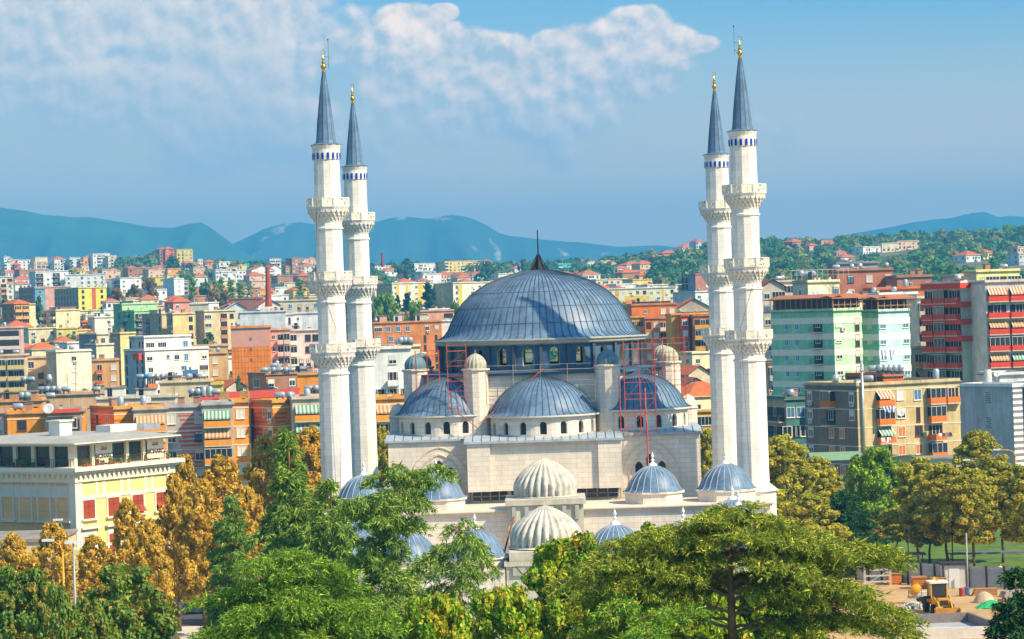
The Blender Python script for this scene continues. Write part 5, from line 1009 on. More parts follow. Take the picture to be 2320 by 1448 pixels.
for nm, lst in (('left hillside', FARL), ('hills behind the dome', FARM), ('wooded right hillside', FARR)):
    cnt = {}
    for h in sorted(lst): cnt[(h[4], h[5])] = cnt.get((h[4], h[5]), 0)+1
    idx = {}
    for (u, v, wd, Y, c, rf) in sorted(lst):
        k = (c, rf); idx[k] = idx.get(k, 0)+1; rn = {'f': 'flat roof', 'h': 'red hip roof', 'g': 'red gable roof'}[rf]
        lab = f"small distant {CN[c]} house with {rn} on the {nm}" if cnt[k] == 1 else f"distant {CN[c]} house, {rn}, {ordn(idx[k]-1)} such from left, {nm}"
        wd *= 1.35; Y = min(range(max(1100, Y-700), min(2680, Y+500), 20), key=lambda y: abs(at(u, v, y).z-terr(at(u, v, y).x, y)-(7.2 if rf == 'f' else 5.2))+abs(y-Y)*.002); HBOX.append((u, u+wd, Y)); th = RND.choice([18, 28, 35]); split = u+wd*RND.choice([.3, .4, .0]); n = max(2, int(wd*(Y/FPX)/3.4)); rows = ''.join(RND.choice('wwWbm.') for _ in range(n))
        B(u, split, u+wd, v, Y, th, HC[c], None, R=rows+'/'+''.join(RND.choice('wWbwm') for _ in range(n)), Lp='wm' if split-u > 6 else '', roof={'f': 'flat', 'h': 'hip', 'g': 'gable'}[rf], pc='e6ddcc', maxf=4, label=lab, cat='house', group='small houses on the hills', name='house', rc='c9bfae' if rf == 'f' else None)
HBY = [c for a, b, c in HBOX if a == 1007]
# thin masts on the yellow hotel of the hill
for i, u in enumerate((1023, 1040, 1059, 969)): antenna(u, 600, HBY[0], 10, ['the distant yellow block, leftmost mast', 'the distant yellow block, middle mast', 'the distant yellow block, rightmost mast', 'the distant white block left of the yellow one'][i])
# ================================================================== ordinary houses filling the streets between
rr = random.Random(23); fills = []
for Y, k, a_, b_ in ((930, 9, 0, 700), (1040, 10, 0, 700), (1170, 11, 0, 700), (1320, 12, 0, 700), (1430, 8, 230, 700), (1620, 9, 420, 720), (1850, 12, 20, 720), (2050, 12, 0, 720), (1000, 5, 840, 1060), (1200, 5, 840, 1060), (1550, 6, 840, 1200), (1750, 8, 840, 1200), (1950, 8, 840, 1440), (1500, 4, 1390, 1540)):
    for i in range(k): fills.append((a_+(b_-a_)*(i+rr.random())/k, Y+rr.uniform(-40, 40), 6.5))
for Y, us, vt0, hgt in ((640, (5, 60, 140, 175, 520, 690, 860), 0, 7), (850, (20, 100, 300, 350, 480, 640, 900, 1440), 0, 8), (1000, (150, 480, 560, 700, 860, 940, 1020, 1440), 0, 8), (1120, (60, 130, 280, 330, 600, 700, 880, 1000, 1100, 1400, 1540), 0, 8), (1250, (10, 150, 200, 420, 640, 700, 860, 1580), 0, 8), (1400, (20, 330, 380, 700, 1420, 1560, 1480), 0, 7), (1600, (160, 260, 330, 470, 560, 840, 1100, 1440), 0, 8), (560, (1730, 1560, 2150), 0, 9), (720, (1560, 1740, 2090, 2200, 2290), 0, 12), (900, (1760, 1850, 1960, 2080, 2180, 2260), 0, 12), (1080, (1740, 1830, 1900, 2010, 2120, 2230), 0, 8)):
    for u in us: fills.append((u+rr.uniform(-14, 14), Y, hgt))
fills.sort(); cc_ = ['c', 'w', 'p', 'c', 'b', 'c', 'o', 'y', 'w']; cnt = {}; tot = {}
spec = []
for (u, Y, hgt) in fills:
    c = rr.choice(cc_); rf = rr.choice(['f', 'f', 'h']); side = 'left of the mosque' if u < 1200 else 'right of the mosque'; spec.append((u, Y, hgt, c, rf, side)); tot[(c, rf, side)] = tot.get((c, rf, side), 0)+1
for (u, Y, hgt, c, rf, side) in spec:
    k = (c, rf, side); cnt[k] = cnt.get(k, 0)+1; wd = rr.uniform(11, 20)*FPX/Y; X = at(u, 700, Y).x; zt = terr(X, Y)+hgt*rr.uniform(.75, 1.1); v = hor(u)-(zt-29)*FPX/Y
    rn = 'flat roof' if rf == 'f' else 'red tiled roof'
    lab = f"half hidden {CN[c]} house, {rn}, {side}"+('' if tot[k] == 1 else f", {ordn(cnt[k]-1)} such from left")
    HBOX.append((u-wd*.3, u+wd*.6, Y)) if Y > 1400 else None
    B(u-wd*.3, u, u+wd*.6, v, Y, rr.choice([20, 30]), HC[c], None, R='w.W/wm.', Lp='mw', roof='flat' if rf == 'f' else 'hip', maxf=2, label=lab, cat='house', group='houses between the blocks', name='house')

for (root_, x, y, z) in CLT[:90]:
    a = root_.rotation_euler.z; X = root_.location.x+x*math.cos(a)-y*math.sin(a); Yw = root_.location.y+x*math.sin(a)+y*math.cos(a)
    tag(link('water_tank', tank_mesh(RND.choice('hhxv')), None, (X, Yw, z), RND.uniform(-.4, .4)), 'small grey metal drum tank on one of the flat roofs farther back in the town', 'water tank', 'small tanks scattered over the far roofs')
# ================================================================== trees
RG = np.random.default_rng(5)
LM = leafmat('leaves'); NM = leafmat('needles', .22, .6); BARK = mat('6b5644', .95, .3, 1.5, bump=.8); BARK2 = mat('8f6a50', .95, .35, 2.2, bump=.9, streak=1)
def unit(v): return v/np.maximum(np.linalg.norm(v, axis=-1, keepdims=True), 1e-9)
def rhombs(P, Nn, s, asp=1.0):
    n = len(P); t = unit(np.cross(Nn, RG.normal(size=(n, 3)))); b = np.cross(Nn, t); s = np.broadcast_to(s, (n,))[:, None]
    V = np.stack([P-t*s*asp, P-b*s*.55+Nn*s*.12, P+t*s*asp, P+b*s*.55+Nn*s*.12], axis=1); return V.reshape(-1, 3)
def palette(cols, n, sig=.12, w=None):
    c = np.array([lin(x) for x in cols]); i = RG.choice(len(cols), n, p=w); k = c[i]*np.exp(RG.normal(0, sig, (n, 1))); return np.clip(k, 0, 1)
def broadleaf(nl, leaf, cols, prof, lobes=46, lr=(.16, .3), w=None, name='crown', clumpcol=.25, gaps=.12):
    """unit crown: radius 1, height 1; prof(t) gives the radius at height t"""
    P = []; Nn = []; C = []; per = nl//lobes
    for i in range(lobes):
        t = RG.uniform(.02, .97); R = prof(t)*RG.uniform(.45, .92); a = RG.uniform(0, math.tau); c = np.array([R*math.cos(a), R*math.sin(a), t]); r = RG.uniform(*lr)*(.6+.4*prof(t))
        if i < 5: c = np.array([0, 0, .15+.16*i]); r = .3*prof(c[2])+.1
        d = unit(RG.normal(size=(per, 3))); d[:, 2] = d[:, 2]*.9+.12; rad = r*RG.uniform(.55, 1.12, (per, 1))**.6
        wob = 1+.35*np.sin(d[:, :1]*5+i)*np.cos(d[:, 1:2]*6+i*2)
        p = c+d*rad*wob*np.array([1, 1, ASPZ]); P.append(p); Nn.append(unit(d+RG.normal(0, .55, (per, 3)))); ck = palette(cols, 1, .0, w)[0]; cl = palette(cols, per, .16, w); C.append(cl*(1-clumpcol)+ck*clumpcol)
    P = np.concatenate(P); Nn = np.concatenate(Nn); C = np.concatenate(C); return P, Nn, C
ASPZ = .42
def crown_mesh(name, size, leaf, nl, cols, prof, **k):
    """size = (radius, height) in metres"""
    global ASPZ
    ASPZ = size[0]/size[1]*1.0
    P, Nn, C = broadleaf(nl, leaf, cols, prof, **k); P = P*np.array([size[0], size[0], size[1]]); V = rhombs(P, Nn, leaf*RG.uniform(.7, 1.25, len(P)), 1.0); return fastmesh('crown', V, None, 4, LM, C)
egg = lambda t: math.sin(math.pi*min(1, (t*.93+.07)))**.62*(1.08-.35*t)
col_ = lambda t: min(1, (t+.08)*4)*(1-t)**.45*.95
dome_ = lambda t: max(0, 1-(t*.95)**2.2)**.5*min(1, .55+t*3)
GOLDL = ['d2a634', 'dcba44', 'b8922e', '9c862e', 'e4cc5c', '8c862e', 'b87a2a']; YELG = ['c0b83a', 'a8ac36', 'd8cc4c', '909c3a', '788c30', 'ccb23c', 'a08a2e']; GRNB = ['7fa824', '9cbc2c', 'c0cc38', '5c8a20', 'd8bc38', 'dc9434', '47741c']; DKG = ['6a8c34', '7c9a3a', '54782e', '98a848', 'c07838', 'b0983c']; PINE = ['86a82a', '9cbc34', '6a8c26', '5c7a28', 'b0c840']; HILL = ['3f7040', '4f7c44', '5c8248', '7a9450', '356040', '8a8a4a']; POP = ['86a640', '9cb84c', '6f9438', 'b0bc5c']; BRN = ['8a6a34', '9a7a3c', '6f6434', 'a88a44']
CR = {}
def crown(kind, var):
    k = (kind, var)
    if k in CR: return CR[k]
    S_ = {'gold': ((3.1, 9.5), .16, 30000, GOLDL, egg, dict(lobes=150, lr=(.09, .18), w=[.22, .2, .18, .12, .12, .1, .06])), 'yelg': ((3.5, 9.5), .17, 32000, YELG, egg, dict(lobes=150, lr=(.09, .18))), 'grnb': ((3.2, 6.5), .12, 44000, GRNB, dome_, dict(lobes=130, lr=(.09, .18), w=[.22, .2, .14, .16, .12, .06, .1])),
          'dark': ((3.4, 6.5), .14, 30000, DKG, dome_, dict(lobes=120, lr=(.1, .18), w=[.3, .22, .22, .12, .08, .06])), 'pine': ((4.2, 6.5), .17, 26000, PINE, dome_, dict(lobes=90, lr=(.1, .18), w=[.25, .25, .2, .15, .15])), 'pop': ((2.4, 12), .45, 3600, POP, col_, dict(lobes=34)), 'far': ((4.5, 8), .6, 2600, HILL, egg, dict(lobes=26)), 'farb': ((4.8, 8), .55, 3000, BRN, egg, dict(lobes=26)), 'farp': ((5, 5), .5, 3000, PINE[:4], dome_, dict(lobes=30)), 'fard': ((3, 11), .55, 2200, ['2c5238', '3a6040', '234634'], lambda t: (1-t)**.8, dict(lobes=30)), 'cyp': ((1.2, 9), .4, 900, ['234634', '2c5238'], col_, dict(lobes=14))}[kind]
    m = crown_mesh('crown', S_[0], S_[1], S_[2], S_[3], S_[4], **S_[5]); CR[k] = (m, S_[0]); return CR[k]
TR_ = {}
def trunk_mesh(hc, r, bark=BARK, key='t'):
    k = (round(hc, 1), round(r, 2), key)
    if k in TR_: return TR_[k]
    b = MB(); rr_ = random.Random(int(hc*10)); pts = [Vector((rr_.uniform(-.2, .2)*i/3, rr_.uniform(-.2, .2)*i/3, hc*i/5)) for i in range(6)]
    for i in range(5): b.tube(pts[i], pts[i+1], r*(1-.1*i), 8, 0, r*(1-.1*(i+1)))
    for i in range(7):
        a = i*2.4; s = pts[3+i % 3]; e = s+Vector((math.cos(a)*hc*.35, math.sin(a)*hc*.35, hc*.45)); b.tube(s, s.lerp(e, .6), r*.35, 5, 0, r*.1)
    TR_[k] = b.mesh('trunk', bark); return TR_[k]
def tree(kind, u, vt, Y, wpx, label, group, name, var=0, trunk=None, bark=BARK, crownh=None, zb=None):
    p = at(u, vt, Y); z0 = terr(p.x, Y) if zb is None else zb; H = p.z-z0; m, (r, h) = crown(kind, var); R = wpx/2*Y/FPX
    hc = crownh if crownh else H*(.7 if kind == 'yelg' else .82); base = H-hc; sc = R/r; o = empty(name, (p.x, Y, z0), RND.uniform(0, 6.28), label, 'tree', group)
    link('crown', m, o, (0, 0, base), 0, (sc, sc, hc/h*1.0)); link('trunk', trunk_mesh(max(1, base+hc*.35), trunk or max(.12, H*.016), bark), o); return o
G1 = 'golden autumn plane trees by the hotel'
for i, (u, vt, Y, w, lab) in enumerate([(290, 1128, 250, 95, 'golden autumn tree in front of the hotel window at its middle'), (395, 1072, 258, 85, 'golden tree whose top touches the hotel right corner'), (418, 1028, 300, 80, 'tree with pale seed heads just right of the hotel corner'), (505, 1030, 275, 130, 'tall golden tree in front of the grey striped block'), (455, 1085, 252, 120, 'broad golden tree left of the small pointed cedar'), (600, 985, 290, 110, 'rust coloured tree under the orange corner block, left of the tall cedar'), (700, 965, 300, 120, 'golden tree between the tall cedar and nearest left minaret'), (30, 1208, 235, 110, 'golden tree at the left edge below the hotel annex'), (118, 1182, 250, 100, 'brown green tree left of the curved yellow lamp'), (215, 1212, 240, 100, 'golden tree behind the grey lamp post'), (335, 1175, 238, 100, 'golden tree in front of the lower hotel windows, right side'), (550, 1100, 262, 110, 'golden tree behind the small pointed cedar')]):
    tree('gold', u, vt, Y, w*1.35, lab, G1, 'plane_tree', i % 3)
G2 = 'yellow green plane trees on the right'
for i, (u, vt, Y, w, lab) in enumerate([(1778, 985, 305, 140, 'tall yellow tree immediately right of the nearest right minaret'), (1850, 1035, 325, 110, 'yellow tree left of the round green pine'), (1835, 1120, 285, 140, 'broad yellow tree below the minaret foot on the right'), (2075, 1035, 300, 130, 'yellow green tree touching the round pine on its right'), (2140, 1050, 290, 130, 'yellow green tree, middle of the dense row behind the fence'), (2215, 977, 345, 120, 'rounded brownish tree in front of the grey blind wall'), (2200, 1060, 285, 120, 'yellow green tree before the rounded brownish one'), (2265, 1045, 300, 110, 'yellow green tree next to the right edge lamp'), (2318, 1055, 285, 130, 'yellow green tree cut by the right picture edge'), (1955, 1165, 300, 90, 'small russet tree on the lawn with a dark trunk'), (2030, 1150, 310, 90, 'brownish tree under the round pine'), (1600, 975, 345, 70, 'narrow autumn tree seen between the mosque and right minarets'), (865, 965, 350, 60, 'narrow golden tree between left minarets and mosque wall'), (2100, 1100, 293, 120, 'low yellow green tree just behind the corrugated fence')]):
    tree('yelg' if i not in (9,) else 'gold', u, vt, Y, w*1.35, lab, G2, 'plane_tree', i % 3)
tree('pine', 1978, 1018, 315, 178, 'round bright green umbrella pine in front of the brown apartment block', 'umbrella pines', 'pine_tree', 0, crownh=8, trunk=.35)
G3 = 'dark feathery trees at the bottom left'
for i, (u, vt, Y, w, lab) in enumerate([(45, 1290, 165, 210, 'dark green tree with rusty pods in the bottom left corner'), (290, 1285, 168, 220, 'dark green tree with rusty pods right of the lamp posts'), (190, 1370, 150, 170, 'dark green tree at the bottom edge under the lamp posts'), (120, 1330, 158, 130, 'dark green tree between the corner tree and the lamps')]):
    tree('dark', u, vt, Y, w*1.2, lab, G3, 'locust_tree', i % 2, crownh=7.5)
G4 = 'green yellow leafy trees in the foreground'
for i, (u, vt, Y, w, lab) in enumerate([(1290, 1215, 135, 190, 'leafy green yellow tree left of the big spreading cedar'), (1400, 1290, 122, 210, 'leafy green yellow tree under the left branches of the spreading cedar'), (1475, 1190, 140, 150, 'leafy tree whose tip shows above the spreading cedar'), (975, 1350, 118, 180, 'leafy green orange tree at the bottom edge left of centre'), (1130, 1335, 122, 200, 'leafy green orange tree at the bottom edge below the fluted domes'), (1560, 1385, 118, 200, 'leafy tree at the bottom behind the thick cedar trunk'), (1735, 1290, 130, 190, 'leafy tree at the bottom right of the cedar trunk'), (1560, 1240, 128, 200, 'leafy yellow green tree right behind the cedar trunk')]):
    tree('grnb', u, vt, Y, w*1.5, lab, G4, 'magnolia_tree', i % 3, crownh=7.5)

# ---------------- cedars: tiers of drooping branches covered with needle sprays
def sprays(P, D, L_, wd, down, cols, n):
    """n blades at each point: thin tapering triangles"""
    m = len(P); P = np.repeat(P, n, 0); D = np.repeat(D, n, 0); k = len(P)
    d = unit(D*RG.uniform(.3, 1.2, (k, 1))+RG.normal(0, .55, (k, 3))+np.array([0, 0, -down])*RG.uniform(.2, 1.4, (k, 1))); ln = L_*RG.uniform(.6, 1.35, (k, 1)); s = unit(np.cross(d, RG.normal(size=(k, 3))))*wd*RG.uniform(.7, 1.3, (k, 1))
    P = P+RG.normal(0, .05, (k, 3)); V = np.stack([P-s, P+s, P+d*ln], axis=1).reshape(-1, 3); return V, palette(cols, k, .2)
def cedar(u, vt, Y, label, H=None, zb=0, tiers=26, rad=lambda t: 1-t, R=5.0, z0f=.1, rise=.25, droop=.5, weep=.5, flat=True, cols=None, bl=.34, bw=.035, seed=1, tr=.35, per=6, lean=0, keep=None, tz=None, zj=.3, name='cedar_tree', dens=1.0, nb=5, extra=None, bark=BARK2, group='cedar trees before the mosque'):
    rr_ = random.Random(seed); p = at(u, vt, Y); H = p.z-zb; cols = cols or ['5f9a24', '7fb02a', '4a7c24', '38662a', '9aba34']
    root = empty(name, (p.x, Y, zb), 0, label, 'tree', group); tb = MB(); PP = []; DD = []
    pts = [Vector((lean*(i/8)**2*H*.1, 0, H*i/8*.985)) for i in range(9)]
    for i in range(8): tb.tube(pts[i], pts[i+1], tr*(1-.11*i), 10, 0, tr*(1-.11*(i+1)))
    specs = []
    for k in range(tiers):
        t = (k+.5)/tiers; zt = H*(z0f+(1-z0f)*t)
        if tz: zt = tz[k]; t = (zt/H-z0f)/(1-z0f)
        for j in range(nb if t < .9 else 3):
            a = math.tau*j/nb+k*1.1+rr_.uniform(-.4, .4); specs.append((zt+rr_.uniform(-zj, zj)*H/tiers, a, R*rad(t)*rr_.uniform(.65, 1.1), t))
    if extra: specs += extra
    vj = .6 if weep > .4 else .28
    for (zt, a, Lb, t) in specs:
        if keep and not keep(zt, a, t): continue
        if Lb < .25: Lb = .25
        base = Vector((lean*(zt/H)**2*H*.1, 0, zt)); dx, dy = math.cos(a), math.sin(a); n = max(3, int(Lb/.34)); prev = base; bend = rr_.uniform(-.25, .25)
        for i in range(1, n+1):
            s = i/n; aa = a+bend*s; q = base+Vector((math.cos(aa)*Lb*s, math.sin(aa)*Lb*s, Lb*(rise*math.sin(s*math.pi*.62)*(1+.5*bend*8*s)-droop*s**2.4*.6)+.08*math.sin(i*1.9+a*5))); tb.tube(prev, q, max(.02, tr*.17*(1-s*.85)*min(1, Lb/4)), 4, 0, max(.015, tr*.17*(1-(s+1/n)*.85)*min(1, Lb/4))); 
            if s > .18 or Lb < 1:
                lw = Lb*.36*(1-s*.7)+.3; m = max(2, int(lw/.24*dens))
                for sd_ in (-1, 1):
                    ta = aa+sd_*rr_.uniform(.75, 1.25)
                    for jn in range(m):
                        f = (jn+.6)/m; z_ = -weep*lw*f**1.6+rr_.uniform(-.05, .12); PP.append((q.x+math.cos(ta)*lw*f, q.y+math.sin(ta)*lw*f, q.z+z_)); DD.append((math.cos(ta), math.sin(ta), -.15))
                PP.append((q.x, q.y, q.z+.06)); DD.append((math.cos(aa), math.sin(aa), .1))
            prev = q
    PP = np.array(PP); DD = np.array(DD); PP = np.concatenate([PP, PP+RG.normal(0, .16, PP.shape)*np.array([1, 1, vj])-np.array([0, 0, .06])]); DD = np.concatenate([DD, DD])
    V, C = sprays(PP, DD, bl, bw, weep*.9, cols, per); link('crown', fastmesh('crown', V, None, 3, NM, C), root); tb.build('trunk', bark, root); return root
CG = ['7c983a', '8eaa42', '5c7a36', '486636', '9cb248', 'a8bc50']; CB = ['7c9c28', '92b030', '5f8426', '426a24', 'a8bc3a', '4f7826']; CY = ['98a42e', 'aab036', '768a2a', '526e28', 'bcb83e', '626e2e']; CD = ['24482c', '2f5a30', '1f3c28', '3c6a34', '4f7c3c']
cedar(652, 972, 172, 'tallest dark pointed cedar left of the nearest left minaret', rad=lambda t: (1-t)**.75*(.75+.25*math.sin(t*21)), R=6.2, tiers=26, z0f=.08, rise=.2, droop=.7, weep=.8, cols=CG, seed=3, tr=.4, nb=6, per=8, bl=.42, bw=.045)
cedar(748, 1085, 168, 'dark broad shouldered cedar merging with the tallest one on its right', rad=lambda t: (1-t)**.6*(.8+.2*math.sin(t*17)), R=4.8, tiers=20, rise=.15, droop=.8, weep=.95, cols=CG, seed=8, tr=.3, per=8, bl=.42, bw=.045)
cedar(527, 1118, 178, 'small pointed pale green cedar in front of the golden trees', rad=lambda t: (1-t)**.8, R=3.6, tiers=20, rise=.15, droop=.5, weep=.8, cols=['7f9c44', '6a8c3c', '93aa4e', '4f7438'], seed=5, tr=.22, per=7)
cedar(505, 1168, 180, 'second smaller spire just left of the small pointed cedar', rad=lambda t: (1-t)**.8, R=2.8, tiers=16, rise=.15, droop=.5, weep=.8, cols=['6f8c40', '5a7c38', '86a048', '4f7438'], seed=15, tr=.2, per=7)
cedar(655, 1244, 112, 'bright green layered cedar filling the bottom left of centre', rad=lambda t: 1, R=1, tiers=0, z0f=.35, rise=.12, droop=.3, weep=.26, cols=CB, seed=6, tr=.35, per=7, bl=.24, bw=.024, dens=1.7,
      extra=[(z+.12*math.sin(j*2.3+z), math.tau*j/n+z*1.7, L_*(.8+.25*math.sin(j*1.9+z*3)), .5) for (z, L_, n) in ((19.35, .9, 5), (18.95, 2.5, 8), (18.1, 3.3, 9), (17.2, 4.0, 9), (16.6, 2.4, 5), (16.1, 4.3, 9), (15.1, 4.4, 9), (14.3, 4.5, 8), (13.2, 4.5, 8)) for j in range(n)])
cedar(865, 1058, 152, 'flat topped cedar in front of the left arch of the mosque', rad=lambda t: (.72+.28*math.sin(t*14+1))*(1 if t < .95 else .6), R=3.6, tiers=18, z0f=.2, rise=.3, droop=.25, weep=.75, cols=CG, seed=9, tr=.32, nb=6, per=9, bl=.34, bw=.032, dens=1.3,
      extra=[(10.6, .05, 5.0, .5), (10.9, -.3, 4.6, .5), (11.2, .3, 4.4, .5), (8.0, .1, 3.6, .4), (4, -.2, 5, .3), (3.4, .2, 5.5, .3)])
cedar(1035, 1178, 142, 'weeping ragged cedar with drooping arms below the left small domes', rad=lambda t: (.5+.5*abs(math.sin(t*9+.6)))*(1-.3*t), R=3.0, tiers=12, z0f=.3, rise=.25, droop=.5, weep=1.0, cols=CG, seed=12, tr=.22, nb=5, per=8, bl=.34, bw=.03, dens=1.2)
# the big spreading cedar in the right foreground
ex = []
for (z, n, L_, lo) in ((20.5, 6, 1.1, -9), (20.05, 8, 2.2, -9), (19.5, 9, 3.3, -9), (18.7, 8, 3.9, -.75), (17.6, 8, 3.8, -.2)):
    for j in range(n):
        a = math.tau*j/n+z*1.3
        if math.sin(a) < lo: continue
        ex.append((z+.2*math.sin(j*2.1), a, L_*(.8+.25*math.sin(j*1.7+z)), .8))
for (z, a, L_) in [(16.3, .12, 5.0), (16.0, -.25, 5.4), (15.6, .3, 6.2), (15.0, -.1, 7.2), (14.4, .15, 7.8), (13.7, -.2, 8.6), (13.1, .1, 8.0), (12.4, -.3, 8.4), (16.2, 3.3, 4.6), (15.9, 3.0, 5.6), (15.3, 3.35, 6.6), (14.9, 2.85, 7.0), (14.3, 3.2, 7.6), (13.6, 3.4, 6.4), (13.0, 2.9, 7.2), (14.0, -.5, 6.0), (14.8, -2.7, 5.4), (15.4, -.6, 4.6), (14.2, .5, 5.5), (13.4, .45, 6.2), (12.6, .2, 6.6), (11.8, -.1, 6.8), (12.2, 3.0, 6.0), (13.2, 2.6, 5.6), (12.0, 3.4, 5.0), (14.6, 2.4, 5.0), (13.9, 2.2, 4.4)]: ex.append((z+3.45-(.55 if 2.2 < a < 4 else .2), a, min(L_, 7.6)*.93, .8))
cedar(1650, 1150, 112, 'huge flat spreading cedar with thick trunk filling the right foreground', rad=lambda t: 1, R=1, tiers=0, z0f=.6, rise=.14, droop=.2, weep=.24, cols=CY, seed=21, tr=.55, per=7, bl=.26, bw=.026, dens=1.6, extra=ex)
cedar(1450, 1405, 88, 'cedar top with long low branch at the bottom centre', rad=lambda t: .5+.3*(1-t), R=3.2, tiers=5, z0f=.8, rise=.15, droop=.25, weep=.35, cols=CB, seed=31, tr=.2, nb=5, per=9, bl=.22, bw=.02, dens=1.8)
cedar(2300, 1285, 110, 'dark spruce in the bottom right corner', rad=lambda t: (1-t)**.7, R=4.0, tiers=30, z0f=.3, rise=.1, droop=.4, weep=.35, cols=CD, seed=41, tr=.25, nb=6, per=8, bl=.22, bw=.035, dens=1.4, name='spruce_tree', group='conifers')
cedar(1915, 1118, 290, 'small dark cedar at the foot of the round green pine', rad=lambda t: (1-t)**.5, R=4.0, tiers=12, z0f=.3, rise=.2, droop=.4, weep=.5, cols=CD, seed=44, tr=.25, per=9, bl=.5, bw=.06)
for i, (u, vt, Y, w, lab) in enumerate([(970, 640, 1250, 52, 'dark conifer between the two cream long blocks'), (923, 665, 1200, 40, 'dark slender conifer left of the larger one before the cream block'), (900, 668, 1180, 24, 'thin dark conifer nearest the left minarets before the cream block')]): tree('fard', u, vt, Y, w, lab, 'conifers in the town', 'conifer_tree', i % 2)

# ---------------- trees in the town and on the hills
for i, (u, vt, Y, w, k, lab) in enumerate([(436, 618, 1500, 24, 'pop', 'tall pale poplar standing alone left of the green grove'), (487, 634, 1480, 22, 'pop', 'poplar at the left end of the green grove'), (500, 628, 1500, 26, 'pop', 'poplar second from left in the green grove'), (523, 632, 1480, 34, 'pop', 'wide poplar in the middle of the green grove'), (545, 640, 1460, 30, 'pop', 'poplar at the right end of the green grove'), (566, 645, 1500, 24, 'pop', 'small light poplar right of the grove'), (680, 630, 1500, 32, 'pop', 'pale poplar left of the nearest left minaret'), (465, 636, 1520, 30, 'far', 'dark green tree left of the poplar grove'), (340, 632, 1550, 46, 'farb', 'large brown green tree, right of the pair below the white terraces'), (305, 648, 1500, 44, 'farb', 'large brown green tree, left of the pair below the white terraces'), (265, 655, 1480, 40, 'farb', 'brown green tree beside the yellow school wall'), (510, 664, 1400, 40, 'farb', 'rusty tree in front of the grove'), (480, 660, 1390, 40, 'farb', 'olive tree below the grove'), (470, 757, 800, 70, 'far', 'dark green tree behind the big white stepped house'), (89, 675, 1300, 26, 'far', 'dark tree left of the yellow school block'), (12, 668, 1400, 26, 'far', 'dark tree at left edge'), (870, 672, 1100, 66, 'farp', 'round light green pine beside the farther left minaret'), (940, 690, 1080, 46, 'farp', 'round green pine below the conifers'), (1030, 690, 1080, 30, 'farp', 'round green pine left of the dome'), (1067, 676, 1150, 26, 'farp', 'small round pine touching the dome left flank'), (1413, 690, 1100, 30, 'farp', 'round green pine touching the dome right flank'), (920, 706, 960, 24, 'far', 'small bush tree on the pink terraces'), (540, 862, 560, 26, 'far', 'dark bush beside the orange gable roof'), (545, 704, 1000, 20, 'pop', 'ivy green tree at the end of the cream block')]):
    tree(k, u, vt, Y, w, lab, 'trees in the town', {'pop': 'poplar_tree', 'farp': 'pine_tree'}.get(k, 'broadleaf_tree'), i % 2)
def woods(name, n, fnpos, label, cols, seed):
    g = np.random.default_rng(seed); V = []; C = []; cc = np.array([lin(c) for c in cols])
    for i in range(n):
        X, Y, s = fnpos(g); z = terr(X, Y); r = s*g.uniform(.7, 1.3); h = r*g.uniform(1.3, 2.2); m = 56; d = unit(g.normal(size=(m, 3))); d[:, 2] = np.abs(d[:, 2])*1.0-.15; P = np.array([X, Y, z+h*.35])+d*np.array([r, r, h*.65])*g.uniform(.75, 1.05, (m, 1)); Nn = unit(d+g.normal(0, .4, (m, 3)))
        t = unit(np.cross(Nn, g.normal(size=(m, 3)))); b = np.cross(Nn, t); q = r*.3; V.append(np.stack([P-t*q, P-b*q*.7, P+t*q, P+b*q*.7], axis=1).reshape(-1, 3)); C.append(np.clip(cc[g.integers(len(cc))]*np.exp(g.normal(0, .18, (m, 1))), 0, 1))
    o = link(name, fastmesh(name, np.concatenate(V), None, 4, LM, np.concatenate(C))); o['kind'] = 'stuff'; return o
def pos_of(u0, u1, Y0, Y1, s0=3.2, s1=5.2, clear=0):
    def f(g):
        while True:
            Y = math.sqrt(g.uniform(Y0*Y0, Y1*Y1)); u = g.uniform(u0, u1)
            X = (u-1235)/FPX*Y
            if clear and math.sin(X*.018+1)+math.sin(Y*.011+X*.009)+g.uniform(-.8, .8) > clear: continue
            if any(a-7 < u < b+7 and c-330 < Y < c+12 for a, b, c in HBOX): continue
            return X, Y, g.uniform(s0, s1)
    return f
woods('wood', 2000, pos_of(1415, 1960, 1350, 2720, clear=1.3), '', HILL, 1); woods('wood', 1700, pos_of(1900, 2500, 1250, 2750, clear=.9), '', HILL+['7a8a4a'], 2)
woods('wood', 2300, pos_of(-250, 760, 1800, 2720, clear=.95), '', HILL+['6f7f4a', '8a8a50'], 3); woods('wood', 1200, pos_of(820, 1420, 1650, 2700, clear=.9), '', HILL, 4)
woods('shrubs', 1100, pos_of(-100, 2400, 620, 1500, 1.6, 3.2, clear=.4), '', HILL+BRN, 6)
